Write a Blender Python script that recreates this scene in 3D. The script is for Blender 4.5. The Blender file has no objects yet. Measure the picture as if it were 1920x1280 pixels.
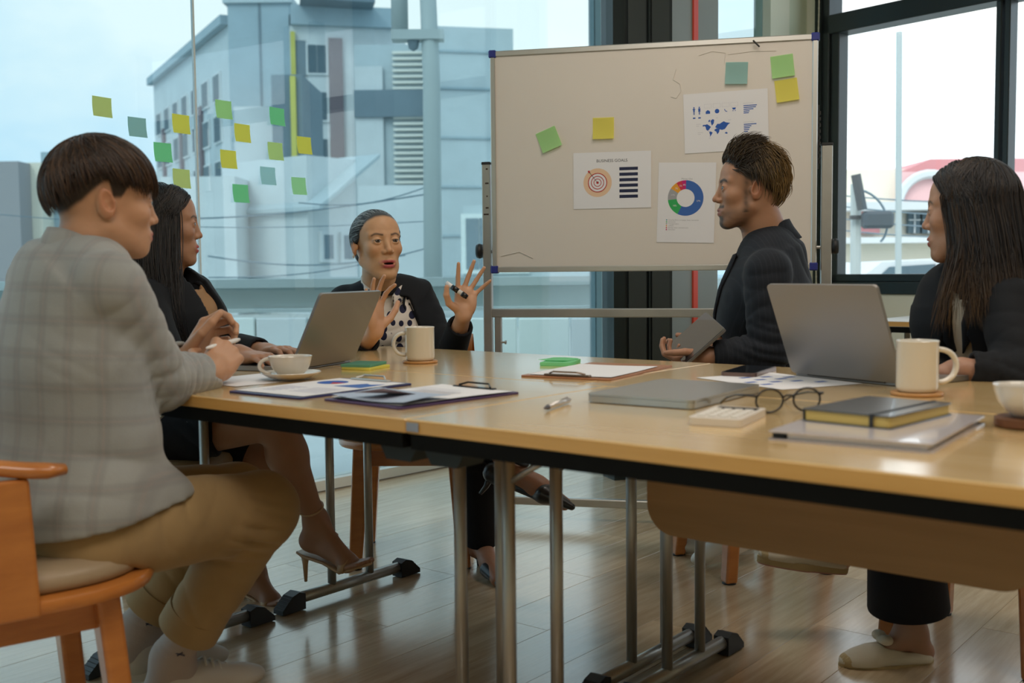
import bpy, math, random
import numpy as np
from mathutils import Vector, Matrix
rng = np.random.RandomState(7)
random.seed(7)
sc = bpy.context.scene
COL = sc.collection
pi = math.pi
# ---------------------------------------------------------------- camera
FPX = 2020.0; PITCH = math.atan(135/2020.0); ROLL = .01; EYE = .985
_c, _s = math.cos(PITCH), math.sin(PITCH)
FWv = Vector((0, _c, -_s)); UPv = Vector((0, _s, _c)); RTv = Vector((1, 0, 0))
cam_d = bpy.data.cameras.new('camera'); cam = bpy.data.objects.new('camera', cam_d); COL.objects.link(cam)
cam_d.sensor_width = 36; cam_d.lens = FPX/1920*36; cam_d.clip_start = .05; cam_d.clip_end = 400
cx_ = RTv*math.cos(ROLL)-UPv*math.sin(ROLL); cy_ = RTv*math.sin(ROLL)+UPv*math.cos(ROLL)
m = Matrix.Identity(3); m.col[0] = cx_; m.col[1] = cy_; m.col[2] = -FWv
cam.matrix_world = Matrix.Translation((0, 0, EYE)) @ m.to_4x4()
cam_d.dof.use_dof = True; cam_d.dof.focus_distance = 3.45; cam_d.dof.aperture_fstop = 4.0
sc.camera = cam
def ray(px, py):
    dx, dy = (px-960)/FPX, (py-640)/FPX
    a = dx*math.cos(ROLL)-dy*math.sin(ROLL); b = dx*math.sin(ROLL)+dy*math.cos(ROLL)
    return FWv+RTv*a-UPv*b
def at(px, py, Y):                      # point seen at a pixel at the distance Y
    r = ray(px, py); t = Y/r.y
    return Vector((r.x*t, Y, EYE+r.z*t))
def G(px, py, z=.74):                   # point seen at a pixel on the level z
    r = ray(px, py); t = (z-EYE)/r.z
    return Vector((r.x*t, r.y*t, z))
# ---------------------------------------------------------------- view, world, lights
sc.view_settings.view_transform = 'Standard'; sc.view_settings.look = 'None'
sc.view_settings.gamma = 1; sc.view_settings.exposure = 0.0; sc.view_settings.use_curve_mapping = False
try:
    sc.cycles.max_bounces = 8; sc.cycles.transparent_max_bounces = 12; sc.cycles.use_denoising = True
    sc.cycles.sample_clamp_indirect = 6.0; sc.cycles.caustics_reflective = False; sc.cycles.caustics_refractive = False
except Exception: pass
W = bpy.data.worlds.new('world'); sc.world = W; W.use_nodes = True
nt = W.node_tree; nt.nodes.clear()
def N(nt, t, **k):
    n = nt.nodes.new(t)
    for a, b in k.items():
        if a.startswith('i_'):
            n.inputs[a[2:].replace('_', ' ')].default_value = b
        else: setattr(n, a, b)
    return n
def L(nt, a, ao, b, bi): nt.links.new(a.outputs[ao], b.inputs[bi])
tc = N(nt, 'ShaderNodeTexCoord'); mp = N(nt, 'ShaderNodeMapping'); mp.inputs['Scale'].default_value = (1, 1, 2.2)
no = N(nt, 'ShaderNodeTexNoise', i_Scale=1.7, i_Detail=6.0, i_Roughness=.55)
rp = N(nt, 'ShaderNodeValToRGB'); rp.color_ramp.elements[0].position = .40; rp.color_ramp.elements[1].position = .62
rp.color_ramp.elements[0].color = (.50, .74, .95, 1); rp.color_ramp.elements[1].color = (1.0, 1.0, 1.0, 1)
bg = N(nt, 'ShaderNodeBackground', i_Strength=2.0); wo = N(nt, 'ShaderNodeOutputWorld')
L(nt, tc, 'Generated', mp, 'Vector'); L(nt, mp, 'Vector', no, 'Vector'); L(nt, no, 'Fac', rp, 'Fac')
L(nt, rp, 'Color', bg, 'Color'); L(nt, bg, 'Background', wo, 'Surface')
sun_d = bpy.data.lights.new('sun', 'SUN'); sun_d.energy = 1.5; sun_d.angle = .35; sun_d.color = (1, .97, .92)
sun = bpy.data.objects.new('sun', sun_d); COL.objects.link(sun); sun.rotation_euler = (math.radians(52), 0, math.radians(-25)); sun.location = (0, -10, 20)
def area(name, loc, size, energy, color, rot=(0, 0, 0)):
    d = bpy.data.lights.new(name, 'AREA'); d.shape = 'RECTANGLE'; d.size, d.size_y = size; d.energy = energy; d.color = color
    o = bpy.data.objects.new(name, d); COL.objects.link(o); o.location = loc; o.rotation_euler = rot; return o
LIGHT_WARM = 1.22
area('ceiling_panel_light', (-.2, .2, 2.92), (1.2, 1.2), 26*LIGHT_WARM, (1, .90, .80))
area('ceiling_panel_light', (1.6, 1.2, 2.92), (1.2, 1.2), 18*LIGHT_WARM, (1, .90, .80))
area('ceiling_panel_light', (.6, 3.0, 2.92), (1.2, .6), 12*LIGHT_WARM, (1, .90, .80))
# ---------------------------------------------------------------- materials
MATS = {}
def newmat(name):
    m = bpy.data.materials.new(name); m.use_nodes = True; nt = m.node_tree
    b = nt.nodes['Principled BSDF']; MATS[name] = m; return m, nt, b
def pm(name, col, rough=.5, metal=0, var=None, bump=None, coat=0, spec=.5, alpha=None, sheen=0, trans=0, sss=0):
    m, nt, b = newmat(name)
    c = (*col, 1) if len(col) == 3 else col
    b.inputs['Base Color'].default_value = c; b.inputs['Roughness'].default_value = rough; b.inputs['Metallic'].default_value = metal
    b.inputs['Specular IOR Level'].default_value = spec; b.inputs['Coat Weight'].default_value = coat
    b.inputs['Sheen Weight'].default_value = sheen; b.inputs['Transmission Weight'].default_value = trans
    tc = N(nt, 'ShaderNodeTexCoord')
    if var:      # (scale, amount, stretch)
        mp = N(nt, 'ShaderNodeMapping'); mp.inputs['Scale'].default_value = var[2] if len(var) > 2 else (1, 1, 1)
        n = N(nt, 'ShaderNodeTexNoise', i_Scale=var[0], i_Detail=5.0)
        L(nt, tc, 'Object', mp, 'Vector'); L(nt, mp, 'Vector', n, 'Vector')
        r = N(nt, 'ShaderNodeValToRGB'); a = var[1]
        r.color_ramp.elements[0].position = .3; r.color_ramp.elements[1].position = .7
        r.color_ramp.elements[0].color = (c[0]*(1-a), c[1]*(1-a), c[2]*(1-a), 1); r.color_ramp.elements[1].color = (min(1, c[0]*(1+a)), min(1, c[1]*(1+a)), min(1, c[2]*(1+a)), 1)
        L(nt, n, 'Fac', r, 'Fac'); L(nt, r, 'Color', b, 'Base Color')
    if bump:     # (scale, strength, distance)
        n2 = N(nt, 'ShaderNodeTexNoise', i_Scale=bump[0], i_Detail=4.0)
        bp = N(nt, 'ShaderNodeBump', i_Strength=bump[1], i_Distance=bump[2] if len(bump) > 2 else .002)
        L(nt, tc, 'Object', n2, 'Vector'); L(nt, n2, 'Fac', bp, 'Height'); L(nt, bp, 'Normal', b, 'Normal')
    return m
def attr_mat(name, rough=.5, bump=None, sheen=0, sss=0, spec=.5, aniso=0, coat=0):
    m, nt, b = newmat(name)
    a = N(nt, 'ShaderNodeAttribute', attribute_name='Col'); L(nt, a, 'Color', b, 'Base Color')
    b.inputs['Roughness'].default_value = rough; b.inputs['Sheen Weight'].default_value = sheen; b.inputs['Specular IOR Level'].default_value = spec
    b.inputs['Coat Weight'].default_value = coat
    if sss:
        b.inputs['Subsurface Weight'].default_value = sss; b.inputs['Subsurface Scale'].default_value = .006
        b.inputs['Subsurface Radius'].default_value = (1, .35, .2)
    if bump:
        tc = N(nt, 'ShaderNodeTexCoord'); n2 = N(nt, 'ShaderNodeTexNoise', i_Scale=bump[0], i_Detail=3.0)
        bp = N(nt, 'ShaderNodeBump', i_Strength=bump[1], i_Distance=.001)
        L(nt, tc, 'Object', n2, 'Vector'); L(nt, n2, 'Fac', bp, 'Height'); L(nt, bp, 'Normal', b, 'Normal')
    return m
def wood(name, c1, c2, rough=.35, scale=3.0, stretch=(1, 12, 12), rot=0, coat=.2, bump=.1, freq=1.0):
    m, nt, b = newmat(name)
    tc = N(nt, 'ShaderNodeTexCoord'); mp = N(nt, 'ShaderNodeMapping'); mp.inputs['Scale'].default_value = stretch
    mp.inputs['Rotation'].default_value = (0, 0, rot)
    n = N(nt, 'ShaderNodeTexNoise', i_Scale=scale, i_Detail=6.0, i_Roughness=.6, i_Distortion=.4)
    L(nt, tc, 'Object', mp, 'Vector'); L(nt, mp, 'Vector', n, 'Vector')
    r = N(nt, 'ShaderNodeValToRGB'); r.color_ramp.elements[0].position = .3; r.color_ramp.elements[1].position = .72
    r.color_ramp.elements[0].color = (*c1, 1); r.color_ramp.elements[1].color = (*c2, 1)
    L(nt, n, 'Fac', r, 'Fac'); L(nt, r, 'Color', b, 'Base Color')
    b.inputs['Roughness'].default_value = rough; b.inputs['Coat Weight'].default_value = coat; b.inputs['Coat Roughness'].default_value = .15
    bp = N(nt, 'ShaderNodeBump', i_Strength=bump, i_Distance=.001); L(nt, n, 'Fac', bp, 'Height'); L(nt, bp, 'Normal', b, 'Normal')
    return m
def glass(name, tint, refl=1.0, rough=0.0):
    m = bpy.data.materials.new(name); m.use_nodes = True; nt = m.node_tree; nt.nodes.clear(); MATS[name] = m
    o = N(nt, 'ShaderNodeOutputMaterial'); t = N(nt, 'ShaderNodeBsdfTransparent'); g = N(nt, 'ShaderNodeBsdfGlossy', i_Roughness=rough)
    t.inputs['Color'].default_value = (*tint, 1); g.inputs['Color'].default_value = (refl, refl, refl, 1)
    f = N(nt, 'ShaderNodeFresnel', i_IOR=1.5); mx = N(nt, 'ShaderNodeMixShader')
    ge = N(nt, 'ShaderNodeNewGeometry'); io = N(nt, 'ShaderNodeMapRange'); io.inputs['To Min'].default_value = 1.5; io.inputs['To Max'].default_value = 1/1.5
    L(nt, ge, 'Backfacing', io, 'Value'); L(nt, io, 'Result', f, 'IOR')
    L(nt, f, 'Fac', mx, 'Fac'); L(nt, t, 'BSDF', mx, 1); L(nt, g, 'BSDF', mx, 2); L(nt, mx, 'Shader', o, 'Surface')
    return m
# ---------------------------------------------------------------- mesh builder
class MB:
    def __init__(s): s.v = []; s.f = []
    def add(s, vs, fs, M=None):
        o = len(s.v)
        s.v += [tuple(M @ Vector(v)) if M is not None else tuple(v) for v in vs]
        s.f += [tuple(i+o for i in f) for f in fs]; return s
    def box(s, c, size, M=None, bev=0):
        x, y, z = [k/2 for k in size]; b = min(bev, x*.98, y*.98, z*.98)
        if b <= 0:
            vs = [(sx*x+c[0], sy*y+c[1], sz*z+c[2]) for sx in (-1, 1) for sy in (-1, 1) for sz in (-1, 1)]
            fs = [(0, 1, 3, 2), (4, 6, 7, 5), (0, 4, 5, 1), (2, 3, 7, 6), (0, 2, 6, 4), (1, 5, 7, 3)]
            return s.add(vs, fs, M)
        vs = []; idx = {}
        for sx in (-1, 1):
            for sy in (-1, 1):
                for sz in (-1, 1):
                    for a in range(3):
                        d = [x, y, z]; d = [d[i]-(0 if i == a else b) for i in range(3)]
                        idx[(sx, sy, sz, a)] = len(vs); vs.append((sx*d[0]+c[0], sy*d[1]+c[1], sz*d[2]+c[2]))
        fs = []
        I = lambda *k: idx[k]
        for sg in (-1, 1):
            q = [I(sg, -1, -1, 0), I(sg, 1, -1, 0), I(sg, 1, 1, 0), I(sg, -1, 1, 0)]; fs.append(q if sg > 0 else q[::-1])
            q = [I(-1, sg, -1, 1), I(-1, sg, 1, 1), I(1, sg, 1, 1), I(1, sg, -1, 1)]; fs.append(q if sg > 0 else q[::-1])
            q = [I(-1, -1, sg, 2), I(1, -1, sg, 2), I(1, 1, sg, 2), I(-1, 1, sg, 2)]; fs.append(q if sg > 0 else q[::-1])
        for s1 in (-1, 1):
            for s2 in (-1, 1):
                fs.append([I(-1, s1, s2, 1), I(1, s1, s2, 1), I(1, s1, s2, 2), I(-1, s1, s2, 2)])
                fs.append([I(s1, -1, s2, 0), I(s1, 1, s2, 0), I(s1, 1, s2, 2), I(s1, -1, s2, 2)])
                fs.append([I(s1, s2, -1, 0), I(s1, s2, 1, 0), I(s1, s2, 1, 1), I(s1, s2, -1, 1)])
                for s3 in (-1, 1): fs.append([I(s1, s2, s3, 0), I(s1, s2, s3, 1), I(s1, s2, s3, 2)])
        return s.add(vs, fs, M)
    def tube(s, pts, r, n=10, cap=True, M=None, flat=1.0, up=None):
        pts = [Vector(p) for p in pts]; k = len(pts)
        rr = [r]*k if not hasattr(r, '__len__') else list(r)
        vs = []; fs = []; prev = None
        for i, p in enumerate(pts):
            t = (pts[min(i+1, k-1)]-pts[max(i-1, 0)]).normalized()
            if prev is None:
                a = Vector(up) if up is not None else (Vector((0, 0, 1)) if abs(t.z) < .9 else Vector((1, 0, 0)))
                u = (a-t*a.dot(t)).normalized()
            else: u = (prev-t*prev.dot(t)).normalized()
            prev = u; w = t.cross(u)
            for j in range(n):
                an = 2*pi*j/n; vs.append(p+u*(math.cos(an)*rr[i]*flat)+w*(math.sin(an)*rr[i]))
        for i in range(k-1):
            for j in range(n):
                j2 = (j+1) % n; fs.append((i*n+j, i*n+j2, (i+1)*n+j2, (i+1)*n+j))
        if cap: fs.append(tuple(range(n))[::-1]); fs.append(tuple((k-1)*n+j for j in range(n)))
        return s.add(vs, fs, M)
    def lathe(s, prof, n=32, M=None, closed=False):
        vs = []; fs = []; k = len(prof)
        for (r, z) in prof:
            for j in range(n): vs.append((r*math.cos(2*pi*j/n), r*math.sin(2*pi*j/n), z))
        for i in range(k-1):
            for j in range(n):
                j2 = (j+1) % n; fs.append((i*n+j, i*n+j2, (i+1)*n+j2, (i+1)*n+j))
        if prof[0][0] > 1e-5: fs.append(tuple(range(n))[::-1])
        if prof[-1][0] > 1e-5: fs.append(tuple((k-1)*n+j for j in range(n)))
        return s.add(vs, fs, M)
    def prism(s, poly, z0, z1, M=None):
        n = len(poly); vs = [(x, y, z0) for x, y in poly]+[(x, y, z1) for x, y in poly]
        fs = [tuple(range(n))[::-1], tuple(range(n, 2*n))]+[(i, (i+1) % n, n+(i+1) % n, n+i) for i in range(n)]
        return s.add(vs, fs, M)
    def grid(s, P, closed_u=False, M=None):   # P[i][j] points
        a, b = len(P), len(P[0]); fs = []
        for i in range(a-1+(1 if closed_u else 0)):
            for j in range(b-1): fs.append((i*b+j, ((i+1) % a)*b+j, ((i+1) % a)*b+j+1, i*b+j+1))
        return s.add([p for r in P for p in r], fs, M)
    def build(s, name, mat, parent=None, smooth=False, kind=None, label=None, angle=None):
        me = bpy.data.meshes.new(name); me.from_pydata([tuple(v) for v in s.v], [], s.f); me.update()
        return link(name, me, mat, parent, smooth, kind, label, angle)
def link(name, me, mat, parent=None, smooth=False, kind=None, label=None, angle=None):
    o = bpy.data.objects.new(name, me); COL.objects.link(o)
    if mat is not None: me.materials.append(MATS[mat] if isinstance(mat, str) else mat)
    if smooth: me.polygons.foreach_set('use_smooth', [True]*len(me.polygons))
    if angle:
        try: me.set_sharp_from_angle(angle=angle)
        except Exception: pass
    if parent is not None:
        o.parent = parent
        o.matrix_parent_inverse = wm(parent).inverted() if parent.get('_w') else Matrix.Identity(4)
    if kind: o['kind'] = kind
    if label: o['label'] = label
    return o
def wm(o): return Matrix.LocRotScale(o.location, o.rotation_euler, None)
def tag(o, label, cat, group=None, kind=None):
    o['label'] = label; o['category'] = cat
    if group: o['group'] = group
    if kind: o['kind'] = kind
    return o
def thing(name, label, cat, loc=(0, 0, 0), rz=0, group=None, world=False):
    # world=True: parts are given in world coordinates
    o = bpy.data.objects.new(name, None); COL.objects.link(o); o.empty_display_size = .1
    o.location = loc; o.rotation_euler = (0, 0, rz)
    if world: o['_w'] = 1
    return tag(o, label, cat, group)
def children(o): return [c for c in bpy.data.objects if c.parent == o]
def copy_tree(o, parent=None):
    c = o.copy(); COL.objects.link(c); c.parent = parent
    if parent is not None: c.matrix_parent_inverse = o.matrix_parent_inverse.copy()
    for ch in children(o): copy_tree(ch, c)
    return c
def frame(origin, x=None, y=None, z=None):
    # right-handed frame from two axes (first given is exact)
    v = {k: Vector(a).normalized() for k, a in (('x', x), ('y', y), ('z', z)) if a is not None}
    if 'x' in v and 'y' in v and 'z' not in v: X = v['x']; Z = X.cross(v['y']).normalized(); Y = Z.cross(X)
    elif 'x' in v and 'z' in v: Z = v['z']; Y = Z.cross(v['x']).normalized(); X = Y.cross(Z)
    else: Y = v['y']; X = Y.cross(v['z']).normalized(); Z = X.cross(Y)
    m = Matrix.Identity(4)
    for i, a in enumerate((X, Y, Z)): m[0][i], m[1][i], m[2][i] = a
    m.translation = Vector(origin); return m
T = Matrix.Translation
def RZ(a): return Matrix.Rotation(a, 4, 'Z')
def RX(a): return Matrix.Rotation(a, 4, 'X')
def RY(a): return Matrix.Rotation(a, 4, 'Y')
# ---------------------------------------------------------------- implicit surfaces
def A3(p): return np.array(tuple(p), dtype=np.float64)
class SDF:
    def __init__(s): s.p = []
    def cone(s, a, b, ra, rb=None, k=.01, op='u'):
        a, b = A3(a), A3(b); rb = ra if rb is None else rb
        s.p.append(('c', op, k, (a+b)/2, np.linalg.norm(b-a)/2+max(ra, rb), (a, b, ra, rb))); return s
    def chain(s, pts, rr, k=.01):
        for i in range(len(pts)-1): s.cone(pts[i], pts[i+1], rr[i], rr[i+1], k)
        return s
    def ell(s, c, r, R=None, k=.01, op='u'):
        c = A3(c); r = A3(r); R = np.eye(3) if R is None else np.array([[R[i][j] for j in range(3)] for i in range(3)])
        s.p.append(('e', op, k, c, r.max(), (c, r, R))); return s
    def econe(s, a, b, wa, wb, side, k=.02, op='u'):
        a, b = A3(a), A3(b); ax = b-a; Ln = np.linalg.norm(ax); ax = ax/Ln; sd = A3(side); sd = sd-ax*(sd@ax); sd /= np.linalg.norm(sd)
        s.p.append(('q', op, k, (a+b)/2, Ln/2+max(*wa, *wb), (a, Ln, ax, sd, np.cross(ax, sd), wa, wb))); return s
    def box(s, c, h, R=None, r=.004, k=.005, op='u'):
        c = A3(c); h = A3(h); R = np.eye(3) if R is None else np.array([[R[i][j] for j in range(3)] for i in range(3)])
        s.p.append(('b', op, k, c, np.linalg.norm(h), (c, h, R, r))); return s
    def ev(s, P, prims):
        d = np.full(len(P), 1.0)
        for (t, op, k, _, _, q) in prims:
            if t == 'c':
                a, b, ra, rb = q; ba = b-a; pa = P-a; h = np.clip(pa@ba/max(ba@ba, 1e-12), 0, 1)
                e = np.sqrt(((pa-h[:, None]*ba)**2).sum(1))-(ra+(rb-ra)*h)
            elif t == 'e':
                c, r, R = q; l = (P-c)@R; k0 = np.sqrt(((l/r)**2).sum(1)); k1 = np.sqrt(((l/r**2)**2).sum(1))+1e-9; e = k0*(k0-1)/k1
            elif t == 'q':
                a, Ln, ax, sd, fr, wa, wb = q; pa = P-a; x = pa@ax; h = np.clip(x/Ln, 0, 1); re = x-h*Ln
                w = wa[0]+(wb[0]-wa[0])*h; dd = wa[1]+(wb[1]-wa[1])*h; mn = np.minimum(w, dd)
                u = pa@sd; v = pa@fr; k0 = np.sqrt((u/w)**2+(v/dd)**2+(re/mn)**2); k1 = np.sqrt((u/w**2)**2+(v/dd**2)**2+(re/mn**2)**2)+1e-9
                e = k0*(k0-1)/k1
            else:
                c, h, R, r = q; l = np.abs((P-c)@R)-(h-r); e = np.sqrt((np.maximum(l, 0)**2).sum(1))+np.minimum(l.max(1), 0)-r
            if op == 'u':
                if k > 0: hh = np.maximum(k-np.abs(d-e), 0)/k; d = np.minimum(d, e)-hh*hh*k*.25
                else: d = np.minimum(d, e)
            else:
                e = -e
                if k > 0: hh = np.maximum(k-np.abs(d-e), 0)/k; d = np.maximum(d, e)+hh*hh*k*.25
                else: d = np.maximum(d, e)
        return d
    def mesh(s, h, lo=None, hi=None):
        us = [p for p in s.p if p[1] == 'u']
        L0 = np.min([p[3]-p[4] for p in us], 0)-3*h; H0 = np.max([p[3]+p[4] for p in us], 0)+3*h
        if lo is not None: L0 = np.maximum(L0, A3(lo)); H0 = np.minimum(H0, A3(hi))
        n = np.ceil((H0-L0)/h).astype(int)+1; B = 16
        F = np.full(n, .5, dtype=np.float32)
        cen = np.array([p[3] for p in s.p]); rad = np.array([p[4]+p[2] for p in s.p])
        for i in range(0, n[0], B):
            for j in range(0, n[1], B):
                for k in range(0, n[2], B):
                    e = np.minimum((i+B, j+B, k+B), n); s0 = np.array((i, j, k))
                    c = L0+(s0+e-1)/2*h; R = np.linalg.norm((e-1-s0)/2)*h+2*h
                    near = np.nonzero(np.linalg.norm(cen-c, axis=1)-rad < R)[0]
                    if not any(s.p[q][1] == 'u' for q in near): continue
                    pr = [s.p[q] for q in near]
                    dc = s.ev(c[None], pr)[0]
                    if abs(dc) > R*1.6+.02:
                        F[i:e[0], j:e[1], k:e[2]] = dc; continue
                    g = np.meshgrid(*[L0[a]+np.arange(s0[a], e[a])*h for a in range(3)], indexing='ij')
                    P = np.stack([x.ravel() for x in g], 1)
                    F[i:e[0], j:e[1], k:e[2]] = s.ev(P, pr).reshape(e-s0)
        return surfnet(F, L0, h)
def surfnet(F, L0, h):
    F[0] = F[-1] = .5; F[:, 0] = F[:, -1] = .5; F[:, :, 0] = F[:, :, -1] = .5
    S = F < 0; a, b, c = F.shape
    cnt = np.zeros((a-1, b-1, c-1), np.int8)
    for i in (0, 1):
        for j in (0, 1):
            for k in (0, 1): cnt += S[i:a-1+i, j:b-1+j, k:c-1+k]
    cell = np.argwhere((cnt > 0) & (cnt < 8)); idm = -np.ones(cnt.shape, np.int64); idm[tuple(cell.T)] = np.arange(len(cell))
    acc = np.zeros((len(cell), 3)); w = np.zeros(len(cell))
    for ax in range(3):
        o = [q for q in range(3) if q != ax]
        for i in (0, 1):
            for j in (0, 1):
                p0 = cell.copy(); p0[:, o[0]] += i; p0[:, o[1]] += j; p1 = p0.copy(); p1[:, ax] += 1
                f0 = F[tuple(p0.T)]; f1 = F[tuple(p1.T)]; m = (f0 < 0) != (f1 < 0)
                t = f0[m]/(f0[m]-f1[m]); q = p0[m].astype(float); q[:, ax] += t
                acc[m] += q; w[m] += 1
    V = acc/w[:, None]*h+L0
    Q = []
    for ax in range(3):
        sl0 = [slice(1, -1)]*3; sl0[ax] = slice(0, -1); sl1 = list(sl0); sl1[ax] = slice(1, None)
        s0 = S[tuple(sl0)]; s1 = S[tuple(sl1)]
        o = [(ax+1) % 3, (ax+2) % 3]
        for flip, mask in ((False, s0 & ~s1), (True, ~s0 & s1)):
            e = np.argwhere(mask); off = np.ones(3, int); off[ax] = 0; e = e+off
            if not len(e): continue
            def cid(d0, d1):
                q = e.copy(); q[:, o[0]] -= d0; q[:, o[1]] -= d1; return idm[tuple(q.T)]
            q = np.stack([cid(1, 1), cid(0, 1), cid(0, 0), cid(1, 0)], 1)
            Q.append(q[:, ::-1] if flip else q)
    return V, (np.concatenate(Q) if Q else np.zeros((0, 4), int))
def np_mesh(name, V, Q, col=None):
    me = bpy.data.meshes.new(name); me.vertices.add(len(V)); me.vertices.foreach_set('co', V.astype(np.float32).ravel())
    k = Q.shape[1]; me.loops.add(len(Q)*k); me.loops.foreach_set('vertex_index', Q.astype(np.int32).ravel())
    me.polygons.add(len(Q)); me.polygons.foreach_set('loop_start', np.arange(len(Q), dtype=np.int32)*k)
    me.update(calc_edges=True)
    me.polygons.foreach_set('use_smooth', [True]*len(Q))
    if col is not None:
        at_ = me.attributes.new('Col', 'FLOAT_COLOR', 'POINT'); c = np.ones((len(V), 4), np.float32); c[:, :3] = col; at_.data.foreach_set('color', c.ravel())
    return me
def normals(V, Q):
    n = np.cross(V[Q[:, 2]]-V[Q[:, 0]], V[Q[:, 3]]-V[Q[:, 1]]); N_ = np.zeros_like(V)
    for i in range(4): np.add.at(N_, Q[:, i], n)
    return N_/(np.linalg.norm(N_, axis=1)[:, None]+1e-12)
def folds(V, Q, specs, noise=0.0, seed=0):
    # cloth folds: (centre, reach, direction across the folds, wavelength, depth)
    N_ = normals(V, Q); d = np.zeros(len(V)); r = np.random.RandomState(seed)
    for (c, R, dr, lam, amp) in specs:
        c = A3(c); dr = A3(dr); dr = dr/np.linalg.norm(dr); X = V-c
        oth = np.cross(dr, [.3, .5, .81]); w = np.exp(-(X**2).sum(1)/R**2)
        ph = X@dr*2*pi/lam+1.3*np.sin(X@oth*2*pi/(lam*3)+c[0]*9)+.8*np.sin(X@dr*2*pi/(lam*2.7)+1)
        d += amp*w*(np.abs(np.sin(ph/2))**.7*2-1.2)
    if noise:
        for q in range(5):
            dr = r.randn(3); dr /= np.linalg.norm(dr); f = r.uniform(12, 45); d += noise/ (q+1.5)*np.sin(V@dr*f+r.uniform(0, 6)+1.2*np.sin(V@r.randn(3)*8))
    return V+N_*d[:, None]
def join(parts):
    Vs, Qs, Cs = [], [], []; o = 0
    for p in parts:
        Vs.append(p[0]); Qs.append(p[1]+o); o += len(p[0]); Cs.append(p[2] if len(p) > 2 and p[2] is not None else np.ones((len(p[0]), 3)))
    return np.concatenate(Vs), np.concatenate(Qs), np.concatenate(Cs)
# ================================================================ directions of the room
D1 = Vector((.77782, -.62848, 0)); D2 = Vector((.62848, .77782, 0)); O_T = Vector((-.614, 2.125, 0))   # table group axes
def TW(u, v, z=0): return O_T+D1*u+D2*v+Vector((0, 0, z))
RZT = math.atan2(D1.y, D1.x)
GD = Vector((.676, .737, 0)).normalized(); GP = Vector((-.896, 4.83, 0))        # glass wall line
WD = Vector((.645, -.764, 0)).normalized()
CEIL = 2.95
# ---- materials of the setting
wood('m_tabletop', (.68, .46, .20), (.77, .55, .27), rough=.20, scale=2.2, stretch=(1, 9, 1), coat=.8, bump=.03)
wood('m_tableedge', (.60, .33, .09), (.68, .39, .12), rough=.4, scale=2.2, stretch=(1, 9, 30), coat=.1, bump=.03)
wood('m_modesty', (.25, .145, .052), (.32, .19, .075), rough=.5, scale=1.6, stretch=(1, 3, 14), coat=.0, bump=.03)
wood('m_chairwood', (.40, .13, .025), (.56, .21, .045), rough=.3, scale=3, stretch=(2, 2, 9), coat=.5, bump=.04)
wood('m_coaster', (.46, .22, .07), (.56, .30, .11), rough=.5, scale=8)
wood('m_coaster_dark', (.12, .045, .02), (.2, .08, .035), rough=.5, scale=8)
wood('m_clipboard', (.36, .15, .07), (.44, .20, .10), rough=.45, scale=30, stretch=(1, 1, 1))
pm('m_wall', (.84, .87, .72), .8, bump=(60, .05)); pm('m_wall_cream', (.90, .89, .75), .8); pm('m_wall_green', (.66, .74, .58), .8)
pm('m_ceiling', (.75, .73, .68), .9); pm('m_grey_panel', (.30, .33, .31), .6); pm('m_dark_frame', (.035, .045, .047), .35, .3)
pm('m_darkgreen', (.02, .03, .03), .4, .3); pm('m_winframe', (.028, .04, .043), .35, .2)
pm('m_red', (.85, .08, .04), .5); pm('m_sill_white', (.75, .74, .68), .5); pm('m_alu', (.62, .61, .58), .32, .85)
pm('m_steel', (.50, .50, .48), .3, .9); pm('m_tube', (.42, .415, .39), .38, .75); pm('m_black_plastic', (.012, .013, .014), .5)
pm('m_apron', (.003, .0035, .003), .8, spec=.15); pm('m_black_gloss', (.008, .008, .01), .12)
glass('m_glass_tint', (.64, .725, .737), 1.0); glass('m_glass', (.97, .98, .97), 1.0)
# floor plank material, one tone per plank through object random
m, nt, b = newmat('m_floor')
tc = N(nt, 'ShaderNodeTexCoord'); mp = N(nt, 'ShaderNodeMapping'); mp.inputs['Rotation'].default_value = (0, 0, -RZT); mp.inputs['Scale'].default_value = (16, 1.2, 1)
geo = N(nt, 'ShaderNodeNewGeometry'); n1 = N(nt, 'ShaderNodeTexNoise', i_Scale=3.0, i_Detail=7.0, i_Roughness=.62, i_Distortion=.3)
oi = N(nt, 'ShaderNodeObjectInfo'); ad = N(nt, 'ShaderNodeVectorMath', operation='ADD')
vr = N(nt, 'ShaderNodeVectorRotate'); vr.inputs['Angle'].default_value = -RZT
vm = N(nt, 'ShaderNodeVectorMath', operation='MULTIPLY'); vm.inputs[1].default_value = (14, 1.0, 1)
L(nt, geo, 'Position', vr, 'Vector'); L(nt, vr, 'Vector', vm, 0); L(nt, vm, 'Vector', ad, 0); L(nt, oi, 'Random', ad, 1); L(nt, ad, 'Vector', n1, 'Vector')
r = N(nt, 'ShaderNodeValToRGB'); r.color_ramp.elements[0].position = .3; r.color_ramp.elements[1].position = .72
r.color_ramp.elements[0].color = (.50, .36, .21, 1); r.color_ramp.elements[1].color = (.72, .56, .37, 1)
L(nt, n1, 'Fac', r, 'Fac')
hs = N(nt, 'ShaderNodeHueSaturation'); mr = N(nt, 'ShaderNodeMapRange'); mr.inputs['To Min'].default_value = .85; mr.inputs['To Max'].default_value = 1.12
L(nt, oi, 'Random', mr, 'Value'); L(nt, mr, 'Result', hs, 'Value'); L(nt, r, 'Color', hs, 'Color'); L(nt, hs, 'Color', b, 'Base Color')
rr_ = N(nt, 'ShaderNodeMapRange'); rr_.inputs['To Min'].default_value = .13; rr_.inputs['To Max'].default_value = .30; L(nt, n1, 'Fac', rr_, 'Value'); L(nt, rr_, 'Result', b, 'Roughness')
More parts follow.
